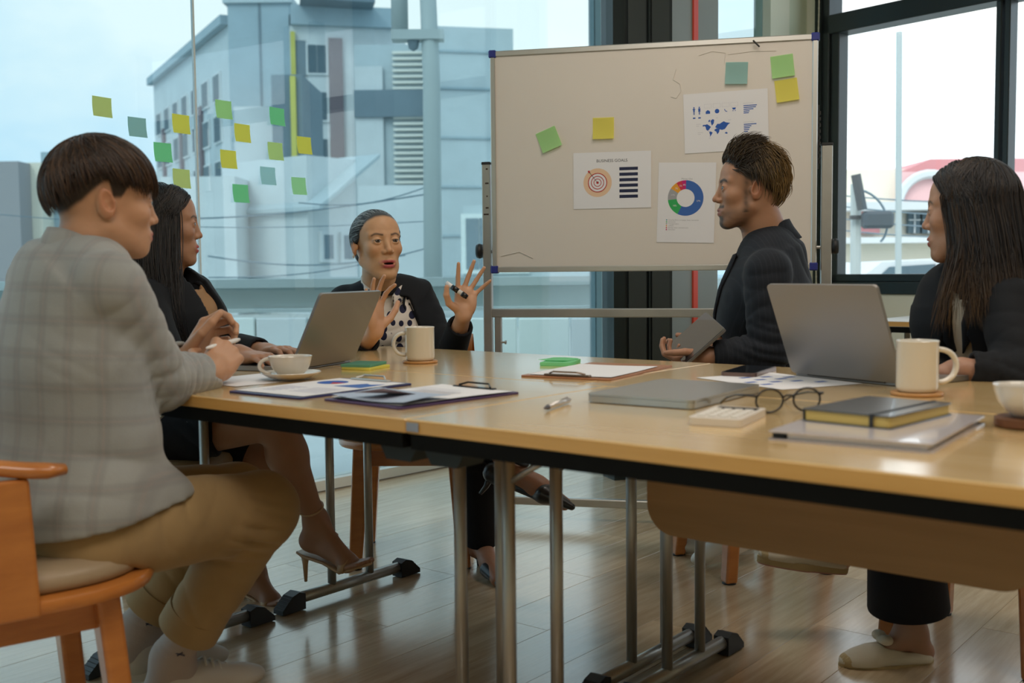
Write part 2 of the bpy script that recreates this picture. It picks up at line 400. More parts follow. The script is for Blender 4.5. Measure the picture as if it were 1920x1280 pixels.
bp = N(nt, 'ShaderNodeBump', i_Strength=.25, i_Distance=.001); L(nt, n1, 'Fac', bp, 'Height'); L(nt, bp, 'Normal', b, 'Normal')
b.inputs['Specular IOR Level'].default_value = .65; b.inputs['Coat Weight'].default_value = .6; b.inputs['Coat Roughness'].default_value = .14
# ---- floor: slab and single planks
def gl(t, z=0): return GP+GD*t+Vector((0, 0, z))
CR = Vector((1.65, 6.13, 0))                      # corner with the window wall
def wl(t, z=0): return CR+WD*t+Vector((0, 0, z))
pG0, pG1 = gl(-9.5), gl(2.9)
pW1 = wl(9.5)
poly = [(pG0.x, pG0.y), (pG0.x, -3.4), (pW1.x, -3.4), (pW1.x, pW1.y), (CR.x+.3, CR.y+.3), (pG1.x, pG1.y)]
floor = MB().prism(poly, -.12, -.006).build('floor', 'm_floor', kind='structure')
PW, PL = .185, 1.22
pk = None
for i in range(-19, 14):
    for j in range(-2, 5):
        off = ((i*7) % 5)/5*PL
        u0, v0 = i*PW-.3, j*PL-off+.3
        c = TW(u0+PW/2, v0+PL/2)
        g = (c-GP); side = GD.x*g.y-GD.y*g.x
        if side > -.75 or c.y < .9 or abs(c.x) > .6*c.y+.55 or c.y > 5.9: continue
        if pk is None:
            pk = MB().box((0, 0, -.003), (PW-.0008, PL-.0008, .008), bev=.0006).build('plank', 'm_floor', floor); o = pk
        else:
            o = pk.copy(); COL.objects.link(o)
        o.location = (c.x, c.y, 0); o.rotation_euler = (0, 0, RZT)
ceiling = MB().prism(poly, CEIL, CEIL+.15).build('ceiling', 'm_ceiling', kind='structure')
def wallbox(name, a, bb, z0, z1, th, mat, parent=None, bev=0):
    a, bb = Vector(a), Vector(bb); d = (bb-a); Ln = d.length; M = frame((a.x, a.y, 0), x=d, z=(0, 0, 1))
    o = MB().box((Ln/2, 0, (z0+z1)/2), (Ln, th, z1-z0), M, bev).build(name, mat, parent)
    if parent is None: o['kind'] = 'structure'
    return o
# glass wall: window_1 with panes and slim frame
w1 = wallbox('window_1', gl(-9.5), gl(2.18), -.0, .045, .10, 'm_sill_white')
for a, bb in ((-9.5, -6.0), (-6.0, -3.28), (-3.275, -.562), (-.556, 2.06)):
    wallbox('pane', gl(a), gl(bb), .045, CEIL, .010, 'm_glass_tint', w1)
pm('m_seam', (.72, .80, .80), .25)
for a in (-6.0, -3.278, -.559):
    wallbox('seam_strip', gl(a-.004), gl(a+.004), .045, CEIL, .014, 'm_seam', w1)
wallbox('end_frame', gl(2.06), gl(2.18), .0, CEIL, .09, 'm_frame_blue' if 'm_frame_blue' in MATS else pm('m_frame_blue', (.25, .36, .38), .4).name, w1)
# dark column with grooves
colm = Vector((.447, 5.02, 0))
cE = Vector((.735, 5.12, 0))
pil = wallbox('trim_1', colm, cE, 0, CEIL, .12, 'm_dark_frame'); 
cd = (cE-colm).normalized(); cn = Vector((cd.y, -cd.x, 0))
for t0, t1, ma, pr in ((.0, .055, 'm_darkgreen', .065), (.075, .165, 'm_grooved', .070), (.176, .184, 'm_darkgreen', .078), (.195, .285, 'm_grooved', .068)):
    if ma == 'm_grooved' and ma not in MATS: pm('m_grooved', (.055, .065, .064), .4, .2)
    p0 = colm+cd*t0+cn*pr/2; p1 = colm+cd*t1+cn*pr/2
    wallbox('profile', p0, p1, 0, CEIL-.01, .075, ma, pil)
# grey panel, red stripe
W0 = Vector((.70, 5.10, 0))
def wb(t): return W0+GD*t
gp = wallbox('wall_back', wb(.04), wb(.448), 0, CEIL, .08, 'm_grey_panel')
gn = Vector((GD.y, -GD.x, 0))
p = wb(.236)+gn*.043; wallbox('red_stripe', p-GD*.019, p+GD*.019, 0, CEIL-.01, .012, 'm_red', gp)
# narrow window
w2 = wallbox('window_2', wb(.448), wb(.947), 0, .06, .08, 'm_winframe')
wallbox('pane', wb(.452), wb(.943), .06, CEIL, .010, 'm_glass_tint', w2)
wallbox('wall_right', wb(.947), wb(1.15), 0, CEIL, .10, 'm_wall')
wallbox('wall_right', wb(1.15), wb(1.41), 0, CEIL, .10, 'm_wall_green')
# window wall: windows of 0.86 m panes
wallbox('wall_front', wl(-.06), wl(.137), 0, CEIL, .10, 'm_wall_cream')
wallbox('wall_front', wl(.137), wl(9.5), 0, .835, .10, 'm_wall_cream')
wallbox('trim_2', wl(.125)+Vector((-.05, -.045, 0)), wl(.165)+Vector((-.05, -.045, 0)), .82, CEIL-.01, .03, 'm_darkgreen')
def bwin(name, ts, t_end):
    w = wallbox(name, wl(.15+ts), wl(t_end), .835, .90, .13, 'm_winframe', None, .004)
    wallbox('lower_rail', wl(.2+ts), wl(t_end), .90, .941, .09, 'm_winframe', w, .004)
    wallbox('left_stile', wl(.15+ts), wl(.205+ts), .835, CEIL, .13, 'm_winframe', w, .004)
    wallbox('inner_stile', wl(.205+ts), wl(.256+ts), .90, 2.28, .09, 'm_winframe', w, .004)
    wallbox('transom', wl(.15+ts), wl(t_end), 2.24, 2.34, .13, 'm_winframe', w, .004)
    wallbox('mullion', wl(1.115+ts), wl(1.142+ts), .90, 2.30, .10, 'm_winframe', w, .004)
    wallbox('mullion', wl(1.150+ts), wl(1.18+ts), .90, 2.30, .08, 'm_winframe', w, .004)
    wallbox('right_stile', wl(t_end-.06), wl(t_end), .835, CEIL, .13, 'm_winframe', w, .004)
    wallbox('pane', wl(.25+ts), wl(1.12+ts), .93, 2.25, .008, 'm_glass', w)
    wallbox('pane', wl(1.17+ts), wl(t_end-.05), .93, 2.25, .008, 'm_glass', w)
    wallbox('pane', wl(.20+ts), wl(t_end-.05), 2.33, CEIL, .008, 'm_glass', w)
    return w
bwin('window_3', 0, 2.12); bwin('window_4', 2.2, 4.32)
wallbox('wall_front', wl(2.12), wl(2.35), .835, CEIL, .10, 'm_wall_cream')
wallbox('wall_front', wl(4.32), wl(9.5), .835, CEIL, .10, 'm_wall_cream')
wallbox('wall_rear', (pG0.x, -3.4, 0), (pW1.x, -3.4, 0), 0, CEIL, .12, 'm_wall_cream')
wallbox('wall_side', (pG0.x, -3.4, 0), (pG0.x, pG0.y, 0), 0, CEIL, .12, 'm_wall_cream')
wallbox('wall_side', (pW1.x, -3.4, 0), (pW1.x, pW1.y, 0), 0, CEIL, .12, 'm_wall_cream')
# bead chain of the blind at the window
bc = MB()
pts = [wl(.163, z)+Vector((-.075, -.05, 0))+Vector((.006*math.sin(z*3), 0, 0)) for z in np.linspace(.86, CEIL-.05, 60)]
bc.tube(pts, .0035, 6)
for p in pts: bc.add([p+Vector(v)*.006 for v in ((1, 0, 0), (0, 1, 0), (-1, 0, 0), (0, -1, 0), (0, 0, 1), (0, 0, -1))], [(0, 1, 4), (1, 2, 4), (2, 3, 4), (3, 0, 4), (1, 0, 5), (2, 1, 5), (3, 2, 5), (0, 3, 5)])
pm('m_bead', (.7, .68, .55), .5); tag(bc.build('blind_chain', 'm_bead'), 'pale bead chain hanging at the left edge of the dark window', 'chain')
# downlights on the ceiling
pm('m_lamp_ring', (.8, .8, .8), .4)
m, nt, b = newmat('m_lamp'); b.inputs['Emission Color'].default_value = (1, .93, .8, 1); b.inputs['Emission Strength'].default_value = 6
# ================================================================ outside
pm('m_terrace', (.74, .77, .77), .6, var=(2, .08)); pm('m_ground', (.5, .52, .5), .8)
gnd = MB().box((0, 60, -.65), (260, 200, .1)).build('ground', 'm_ground', kind='structure')
tp = [gl(-12)+Vector((-.1, .12, 0)), gl(2.2)+Vector((-.1, .12, 0)), gl(2.2)+Vector((-3.4, 3.2, 0)), gl(-12)+Vector((-3.4, 3.2, 0))]
MB().prism([(q.x, q.y) for q in tp[::-1]], -.5, -.02).build('terrace_paving', 'm_terrace', kind='structure')
for nme, c in (('m_b_blue', (.33, .43, .48)), ('m_b_white', (.62, .66, .67)), ('m_b_pale', (.47, .545, .57)), ('m_b_brown', (.16, .13, .15)), ('m_b_win', (.09, .14, .17)),
               ('m_b_yellow', (.55, .52, .12)), ('m_b_dark', (.16, .22, .26)), ('m_b_concrete', (.40, .46, .46)), ('m_b_cream', (.8, .74, .62)), ('m_b_pink', (.8, .5, .5)),
               ('m_b_red', (.7, .12, .12)), ('m_b_green', (.12, .28, .09)), ('m_b_pinkroof', (.62, .26, .27)), ('m_b_wall2', (.72, .78, .76))):
    pm(nme, c, .7, var=(.6, .06))
def P(px, py, Y): return at(px, py, Y)
def facade(name, label, cat, x0, x1, yt0, yt1, yb, Y0, Y1, mat, depth=12, group=None):
    # block whose front runs from pixel column x0 (distance Y0) to x1 (distance Y1)
    a = P(x0, yt0, Y0); b2 = P(x1, yt1, Y1); zt = max(a.z, b2.z)
    th = thing(name, label, cat, (a.x, a.y, -.6), 0, group, world=True)
    d = Vector((b2.x-a.x, b2.y-a.y, 0)); M = frame((a.x, a.y, 0), x=d, z=(0, 0, 1))
    zb = -.6 if yb is None else P(x0, yb, Y0).z
    MB().box((d.length/2, depth/2, (zt+zb)/2), (d.length, depth, zt-zb), M).build('wall', mat, th)
    return th, M, d.length, zt
def fwin(th, M, xs, zs, w, h, mat='m_b_win', frame_m='m_b_white', cross=True):
    f0 = None
    for x in xs:
        for z in zs:
            if f0 is None:
                mb = MB().box((0, -.06, 0), (w+.25, .16, h+.25)); f0 = mb.build('window', frame_m, th); f = f0
                g0 = MB().box((0, -.12, 0), (w*.47, .1, h)).build('pane', mat, f0); g0.location = (-w*.25, 0, 0); g1 = g0.copy(); COL.objects.link(g1); g1.location = (w*.25, 0, 0); gs = (g0, g1)
            else:
                f = f0.copy(); COL.objects.link(f)
                for g in gs: q = g.copy(); COL.objects.link(q); q.parent = f
            f.parent = th; f.matrix_parent_inverse = wm(th).inverted()
            f.matrix_world = Matrix.Identity(4)
            loc = M @ Vector((x, 0, z)); f.location = loc; f.rotation_euler = M.to_euler()
# tower
t, M, Ln, zt = facade('stair_tower', 'tall grey blue lift tower rising above the apartment block', 'tower', 426, 541, 6, 6, None, 70, 70, 'm_b_blue', 8)
MB().box((Ln/2, 4, zt+.15), (Ln+.5, 8.5, .35), M).build('cap', 'm_b_pale', t)
MB().box((Ln*.52, -.02, zt/2), (.12, .1, zt), M).build('joint', 'm_b_dark', t)
# left wing
t, M, Ln, zt = facade('apartment_block', 'grey apartment wing with rows of windows left of the lift tower', 'building', 287, 430, 148, 96, None, 95, 72, 'm_b_pale', 10)
fwin(t, M, [2.5+i*3.4 for i in range(int(Ln/3.4))], [4.6, 7.7, 10.8, 13.6], 1.7, 1.7)
for i in range(3): MB().box((4.3+i*6.8, -.1, 7), (.9, .2, 12), M).build('brown_strip', 'm_b_brown', t)
MB().box((Ln/2, -.3, zt-.3), (Ln, .5, .6), M).build('cornice', 'm_b_blue', t)
# main block
t, M, Ln, zt = facade('apartment_block', 'white apartment block with brown strip and yellow pipe right of the tower', 'building', 543, 760, 48, 62, None, 68, 69.5, 'm_b_white', 10)
xw = lambda px: (px-543)/217*Ln
fwin(t, M, [xw(592)], [2.6, 5.5, 8.4, 11.3, 14.2], 1.15, 1.7)
for z in (2.6, 5.5, 8.4, 11.3, 14.2): MB().box((xw(561), -.05, z), (.7, .2, 2.2), M).build('balcony', 'm_b_dark', t)
MB().box((xw(627), -.1, 10.5), (.85, .3, 10), M).build('brown_strip', 'm_b_brown', t)
MB().box((xw(548), -.15, zt/2), (.28, .3, zt*.95), M).build('yellow_pipe', 'm_b_yellow', t)
MB().box((Ln/2, 1, zt+.6), (Ln*.98, 3, 1.2), M).build('roof', 'm_b_blue', t)
MB().box((Ln*.35, -.5, zt+1.25), (Ln*.62, 4, .25), M @ RY(.02)).build('canopy', 'm_b_dark', t)
# slatted block standing in for the blinds reflected in the glass wall
t, M, Ln, zt = facade('blind_reflection_block', 'pale block with white slats standing in for blinds reflected in the glass', 'building', 664, 800, 84, 84, None, 62, 62, 'm_b_pale', 5)
sl = None
for i in range(26):
    z = 5.0+i*.33
    if sl is None: sl = MB().box((0, 0, 0), (Ln*.5, .25, .13)).build('reflected_slat', 'm_b_cream2' if 'm_b_cream2' in MATS else pm('m_b_cream2', (.82, .80, .72), .7).name, t); o = sl
    else: o = sl.copy(); COL.objects.link(o)
    o.location = M @ Vector((Ln*.78, -.2, z)); 
MB().box((Ln*.2, -.2, 8.0), (Ln*.38, .2, 9), M).build('screen', 'm_b_white', t)
MB().box((Ln*.5, -.35, 10.4), (Ln, .3, 1.5), M).build('band', 'm_b_dark', t)
t, M, Ln, zt = facade('plain_block', 'plain pale blue block with flat roof right of the concrete pole', 'building', 800, 962, 48, 60, None, 60, 61, 'm_b_pale', 8)
for z in (2.9, 5.6, 8.3, 11, 13): MB().box((Ln/2, -.06, z), (Ln, .12, .12), M).build('ledge', 'm_b_blue', t)
t, M, Ln, zt = facade('shed_house', 'white lean-to house below the apartment windows', 'building', 575, 668, 330, 300, None, 40, 42, 'm_b_white', 5)
MB().add([(-.3, -1, 3.2), (Ln+.3, -1, 5.3), (Ln+.3, 4, 5.3), (-.3, 4, 3.2), (-.3, -1, 3.35), (Ln+.3, -1, 5.45), (Ln+.3, 4, 5.45), (-.3, 4, 3.35)], [(0, 3, 2, 1), (4, 5, 6, 7), (0, 1, 5, 4), (1, 2, 6, 5), (2, 3, 7, 6), (3, 0, 4, 7)], M).build('roof', 'm_b_pale', t)
fwin(t, M, [Ln*.35, Ln*.75], [1.9], .45, .9, 'm_b_dark', 'm_b_white')
facade('white_block', 'tall blank white house wall behind the older woman', 'building', 672, 808, 348, 350, None, 32, 32, 'm_b_white', 5)
facade('white_block', 'white narrow block standing in for pale reflections before the dark apartment shaft', 'building', 438, 512, 200, 200, None, 48, 48, 'm_b_white', 5)  # narrow block built in place of white panels reflected in the glass
t, M, Ln, zt = facade('dark_shaft', 'dark grey service shaft standing between white blocks', 'building', 508, 566, 140, 140, None, 47, 47, 'm_b_dark', 5)
MB().box((Ln*.72, -.1, zt/2), (.22, .2, zt*.98), M).build('yellow_pipe', 'm_b_yellow', t)
t, M, Ln, zt = facade('glazed_house', 'grey house with tall blue glazing right of the white wall', 'building', 868, 1118, 385, 390, None, 30, 30, 'm_b_pale', 5)
fwin(t, M, [Ln*.12, Ln*.36], [1.7], .75, 1.4, 'm_b_dark', 'm_b_wall2')
facade('white_block', 'low white house front left of the glass seam', 'building', 300, 440, 335, 330, None, 40, 40, 'm_b_white', 4)
t, M, Ln, zt = facade('grey_reflection_block', 'brown grey block standing in for a reflection far behind the young man', 'building', -260, 34, 305, 305, None, 40, 40, 'm_b_brown2' if 'm_b_brown2' in MATS else pm('m_b_brown2', (.33, .32, .33), .8).name, 4)  # solid block put where the glass carries a brown reflection
facade('cream_reflection_block', 'cream narrow block for the same reflection at the left edge behind the young man', 'building', 36, 76, 305, 305, None, 41, 41, 'm_b_cream', 4)  # cream part of that reflection, built as a block too
facade('blue_house', 'blue glazed block behind the young man', 'building', 76, 150, 285, 285, None, 42, 42, 'm_b_blue', 4)
# poles and wires
th = thing('utility_pole', 'thick concrete utility pole with crossarm behind the older woman', 'pole', tuple(P(812, 640, 14)), world=True)
a = P(812, 640, 14); MB().tube([(a.x, 14, -.6), (a.x+.03, 14, 3.4), (a.x-.02, 14, 5.2)], [.125, .112, .10], 12).build('mast', 'm_b_concrete', th, True)
a = P(750, 70, 14.2); MB().tube([(a.x, 14.2, a.z), (a.x, 14.2, a.z+1.7)], .11, 12).build('mast', 'm_b_concrete', th, True)
a = P(735, 68, 14); b2 = P(832, 68, 14); MB().box(((a.x+b2.x)/2, 14, a.z), (b2.x-a.x, .25, .12)).build('crossarm', 'm_b_concrete', th)
a = P(775, 76, 14); MB().lathe([(.0, -.14), (.06, -.1), (.08, 0), (.08, .06)], 14, T((a.x, 14, a.z))).build('insulator', 'm_b_dark', th, True)
wr = 0
for (xa, ya, xb, yb, Yw, r_, lab) in ((150, 410, 812, 362, 14, .010, 'upper black cable crossing behind the sticky notes'), (390, 480, 760, 478, 17, .012, 'thin straight cable behind the long-haired woman'), (0, 402, 812, 414, 14, .006, 'thin cable behind the young man'),
                              (390, 520, 812, 462, 14, .008, 'lower sagging cable behind the older woman'), (560, 380, 812, 346, 14, .008, 'sagging cable in front of the white lean-to house')):
    pts = [P(xa+(xb-xa)*t, ya+(yb-ya)*t+18*math.sin(pi*t), Yw) for t in np.linspace(0, 1, 14)]
    tag(MB().tube(pts, r_, 6).build('cable', 'm_b_dark'), lab, 'cable')
# low wall and fence outside the glass
def lw(name, lab, x0, x1, yt, yb, Y, mat, th_=.15):
    a, b2, c = P(x0, yt, Y), P(x1, yt, Y), P(x0, yb, Y)
    o = MB().box(((a.x+b2.x)/2, Y, (a.z+c.z)/2), (b2.x-a.x, th_, a.z-c.z)).build(name, mat); return tag(o, lab, 'wall')
lw('ledge_beam', 'grey green ledge running across behind the glass', -400, 1130, 532, 548, 9.0, 'm_b_concrete', .5)
lw('fence_wall', 'pale wall band below the ledge outside the glass', -400, 1130, 549, 590, 9.1, 'm_b_wall2')
lw('fence_rail', 'thin grey rail along the white fence outside', -400, 1130, 588, 594, 8.5, 'm_b_concrete')
th = thing('white_fence', 'white panel fence standing outside behind the glass wall', 'fence', (-2, 8.4, -.5), world=True)
for i in range(16):
    x0 = -400+i*98; a, b2 = P(x0, 596, 8.4), P(x0+95, 596, 8.4)
    MB().box(((a.x+b2.x)/2, 8.4, (a.z-.5)/2), (b2.x-a.x, .08, a.z+.5), bev=.01).build('panel', 'm_b_wall2' if i % 3 else 'm_b_white', th)
# things seen through the right hand window
t, M, Ln, zt = facade('town_house', 'cream and pink town house across the street seen through the window', 'building', 1560, 1980, 318, 322, None, 19, 19, 'm_b_cream', 6)
a = P(1690, 322, 18.8); b2 = P(1990, 322, 18.8); c = P(1745, 298, 18.8); c2 = P(1990, 296, 18.8); d = P(1690, 386, 18.8); d2_ = P(1990, 386, 18.8)
MB().add([a+Vector((0, k, 0)) for k in (0,)]+[b2, c2, c]+[q+Vector((0, 4, 0)) for q in (a, b2, c2, c)], [(0, 1, 2, 3), (4, 7, 6, 5), (0, 3, 7, 4), (3, 2, 6, 7), (0, 4, 5, 1)]).build('roof', 'm_b_pinkroof', t)
MB().add([a, b2, d2_, d]+[q+Vector((0, .3, 0)) for q in (a, b2, d2_, d)], [(3, 2, 1, 0), (4, 5, 6, 7), (0, 1, 5, 4), (1, 2, 6, 5), (2, 3, 7, 6), (3, 0, 4, 7)]).build('pink_front', 'm_b_pink', t)
a = P(1745, 400, 18.6); MB().tube([P(1745+60*math.cos(k), 388-62*math.sin(k), 18.7) for k in np.linspace(0, pi, 16)], .08, 6).build('arch', 'm_b_white', t)
MB().box((Ln/2, -.3, P(1600, 390, 19).z), (Ln, .6, .14), M).build('ledge', 'm_b_white', t)
MB().box((Ln/2, -.3, P(1600, 452, 19).z), (Ln, .6, .10), M).build('ledge', 'm_b_white', t)
for px in (1712, 1738, 1764, 1790, 1880, 1905):
    a = P(px, 418, 18.9); w_ = MB().box((a.x, a.y, a.z), (.2, .12, .36)).build('window', 'm_b_win', t)
    MB().box((a.x, a.y-.07, a.z), (.02, .04, .36)).box((a.x, a.y-.07, a.z+.05), (.2, .04, .02)).build('bar', 'm_b_white', w_)
a = P(1625, 415, 18.9); MB().box((a.x, a.y, a.z), (.42, .12, .42)).build('shutter', 'm_b_pinkroof', t)
tag(MB().tube([Vector((P(1605, 560, 11).x, 11, -.6)), P(1605, 345, 11)], .055, 10).build('street_pole', 'm_b_concrete'), 'pale street pole with bracket seen through the window', 'pole')
tag(MB().tube([Vector((P(1686, 560, 12).x, 12, -.6)), P(1686, 60, 12)], .035, 10).build('lamp_post', 'm_b_concrete'), 'tall thin pale mast seen through the middle of the window pane', 'pole')
tag(MB().tube([P(1602+45*math.sin(k*1.0)+10*k, 355+22*(1-math.cos(k))*2.4, 10.9) for k in np.linspace(0, 2.6, 14)], .012, 6).build('cable', 'm_b_dark'), 'dark looping cable hanging from the street pole', 'cable')
a = P(1645, 412, 10.8); tag(MB().box((a.x, 10.8, a.z), (.3, .16, .17), bev=.03).box((a.x-.16, 10.9, a.z+.03), (.16, .05, .04)).tube([(a.x-.22, 10.8, a.z+.45), (a.x-.15, 10.8, a.z+.1)], .05, 8).build('transformer', 'm_equip' if 'm_equip' in MATS else pm('m_equip', (.06, .07, .08), .6).name), 'dark transformer box mounted beside the street pole', 'transformer')
for k, (ya, yb) in enumerate(((385, 400), (408, 425), (430, 440), (365, 372))):
    tag(MB().tube([P(1560+420*t, ya+(yb-ya)*t+10*math.sin(pi*t), 12) for t in np.linspace(0, 1, 10)], .008, 5).build('cable', 'm_b_dark'),
        ('thin street cable crossing the window just above the transformer', 'thin street cable crossing behind the transformer', 'lowest thin street cable in the window', 'topmost thin street cable in the window')[k], 'cable')
# parked car
MB().box((7.0, 14.6, -.45), (11, 7.5, .12)).build('road', 'm_ground', kind='structure')
cc = P(1705, 505, 14); th = thing('parked_car', 'white parked car with dark windows seen low through the window', 'car', (cc.x, cc.y, -.39), world=True)
prof = [(-2.0, .25), (-2.05, .7), (-1.9, .92), (-1.3, 1.0), (-.75, 1.42), (.6, 1.47), (1.5, 1.05), (2.0, .95), (2.1, .6), (2.05, .25)]
Mc = T((cc.x+.1, cc.y, -.39)) @ RX(pi/2)
MB().prism(prof, -.85, .85, Mc).build('body', 'm_b_white', th)
MB().prism([(-.98, 1.06), (-.66, 1.36), (-.1, 1.39), (-.1, 1.04)], -.87, .87, Mc).prism([(0, 1.04), (0, 1.39), (.55, 1.40), (1.2, 1.06)], -.87, .87, Mc).build('side_window', 'm_b_win', th)
for x in (-1.3, 1.35): MB().tube([(x, .32, -.9), (x, .32, .9)], .32, 16, M=Mc).build('wheel', 'm_black_plastic', th)
MB().box((-2.0, .85, .6), (.1, .16, .3), Mc).build('tail_light', 'm_b_red', th)
a = P(1782, 505, 15.4); bush = SDF()
for q in range(7): bush.ell((a.x+.5+rng.uniform(-.4, .4), 16.4+rng.uniform(-.2, .2), a.z-.25+rng.uniform(-.12, .12)), (.26, .25, .42), k=.1)
bush.cone((a.x+.5, 16.4, a.z-.3), (a.x+.5, 16.4, -.42), .09, .06, .05)
V, Q = bush.mesh(.05); V = folds(V, Q, [], .03); tag(link('shrub', np_mesh('shrub', V, Q), 'm_b_green'), 'green shrub beside the parked car outside', 'shrub')
# ================================================================ folding tables
def folding_table(label, u0, v0, panel=None, base=None, rz=None, feet=((.10, .27, .425), (1.11, .27, .425))):
    # local frame: x along the long side (1.2 m), y across (0.6 m), origin under the near-left corner
    loc = TW(u0, v0) if base is None else base
    t = thing('folding_table', label, 'table', tuple(loc), RZT if rz is None else rz, 'folding tables')
    g = .0012
    MB().box((.6, .3, .7275), (1.2-2*g, .6-2*g, .0245), bev=.0022).build('tabletop', 'm_tabletop', t)
    e = MB()
    e.box((.6, g-.0002, .7275), (1.2-2*g, .0012, .0205)).box((.6, .6-g+.0002, .7275), (1.2-2*g, .0012, .0205))
    e.box((g-.0002, .3, .7275), (.0012, .6-2*g, .0205)).box((1.2-g+.0002, .3, .7275), (.0012, .6-2*g, .0205)).build('edge_band', 'm_tableedge', t)
    f = MB()
    for y in (.012, .588): f.box((.6, y, .7025), (1.18, .018, .0255))
    for x in (.012, 1.188): f.box((x, .3, .7025), (.018, .56, .0255))
    f.build('apron', 'm_apron', t)
    for k, (x, y1, y2) in enumerate(feet):
        bar = MB().tube([(x, .12, .034), (x, .575, .034)], .017, 14).build('foot_bar', 'm_tube', t, True)
        for yy, s in ((.12, -1), (.575, 1)):
            c = MB().prism([(-.055, .0), (.03, .0), (.03, .046), (.0, .054), (-.03, .047), (-.055, .016)], -.021, .021, frame((x, yy, 0), x=(0, -s, 0), z=(1, 0, 0)) @ Matrix.Identity(4))
            m_ = frame((x, yy, 0), x=(0, -s, 0), z=(s, 0, 0))
            mb = MB(); pr = [(-.03, .004), (-.03, .050), (-.008, .058), (.018, .050), (.055, .016), (.055, .004)]
            mb.prism(pr, -.021, .021, frame((x, yy, 0), x=(0, s, 0), y=(0, 0, 1)))
            for q in range(4): mb.box((.024+q*.008, .042-q*.0075, 0), (.003, .006, .043), frame((x, yy, 0), x=(0, s, 0), y=(0, 0, 1)))
            mb.tube([(x, yy-s*.01, .004), (x, yy-s*.01, -.002)], .015, 12)
            mb.build('end_cap', 'm_black_plastic', t)
        for yy in (y1, y2): MB().tube([(x, yy, .045), (x, yy, .70)], .013, 14).build('leg', 'm_tube', t, True)
        sx = 1 if x < .6 else -1
        MB().tube([(x, y2, .60), (x+sx*.05, y2, .63), (x+sx*.17, y2, .695)], .006, 8).tube([(x, y1, .60), (x+sx*.05, y1, .63), (x+sx*.17, y1, .695)], .006, 8).build('brace', 'm_tube', t, True)
    for xa, xb in ((.006, .100), (1.100, 1.194)):
        for ya, yb in ((.035, .100), (.500, .565)):
            MB().prism([(xa, .690), (xa+.018, .660), (xb-.018, .660), (xb, .690)], -yb, -ya, frame((0, 0, 0), x=(1, 0, 0), y=(0, 0, 1))).build('corner_housing', 'm_housing' if 'm_housing' in MATS else pm('m_housing', (.014, .022, .022), .6).name, t)
    if panel:
        x0, x1, y = panel; zb = .462; zt_ = .69; r_ = .06; pl = []
        for cx_0, a0 in ((x0+r_, pi), (x1-r_, 1.5*pi)):
            for q in range(9): a = a0+q*pi/16; pl.append((cx_0+r_*math.cos(a), zb+r_+r_*math.sin(a)))
        pl += [(x1, zt_), (x0, zt_)]
        MB().prism(pl, -.008, .008, frame((0, y, 0), x=(1, 0, 0), y=(0, 0, 1))).build('modesty_panel', 'm_modesty', t)
    return t
ta = folding_table('beech folding table at the near left with the clipboards on it', -.64, 0, feet=((.03, .27, .425), (1.06, .29, .415)))
tb = folding_table('beech folding table at the far left with the coffee mug on it', -.72, .6, feet=((.10, .27, .425), (1.165, .27, .425)))
tcn = folding_table('beech folding table at the near right with the notebooks on it', .56, 0, panel=(.132, .85, .55), feet=((.035, .225, .37), (1.11, .27, .425)))
td = folding_table('beech folding table at the far right with the smartphone on it', .48, .6, feet=((.057, .28, .435), (1.11, .27, .425)))
# silver label on the front edge
c = TW(.575, -.0018, .7275)
tagp = MB().box((0, 0, 0), (.028, .0012, .015), bev=.0005).build('maker_label', pm('m_silver', (.35, .34, .36), .4, .6), tcn)
tagp.location = (.578-.56, -.0018, .7275)
# background table near the window
bp_ = G(1642, 583, .74)
bgt = folding_table('white topped folding table standing under the window behind the dark haired woman', 0, .2, base=Vector((1.58, 4.85, 0)), rz=-.72)
pm('m_white_top', (.8, .78, .72), .35)
for c_ in children(bgt):
    if c_.name.startswith('tabletop'): c_.data.materials.clear(); c_.data.materials.append(MATS['m_white_top'])
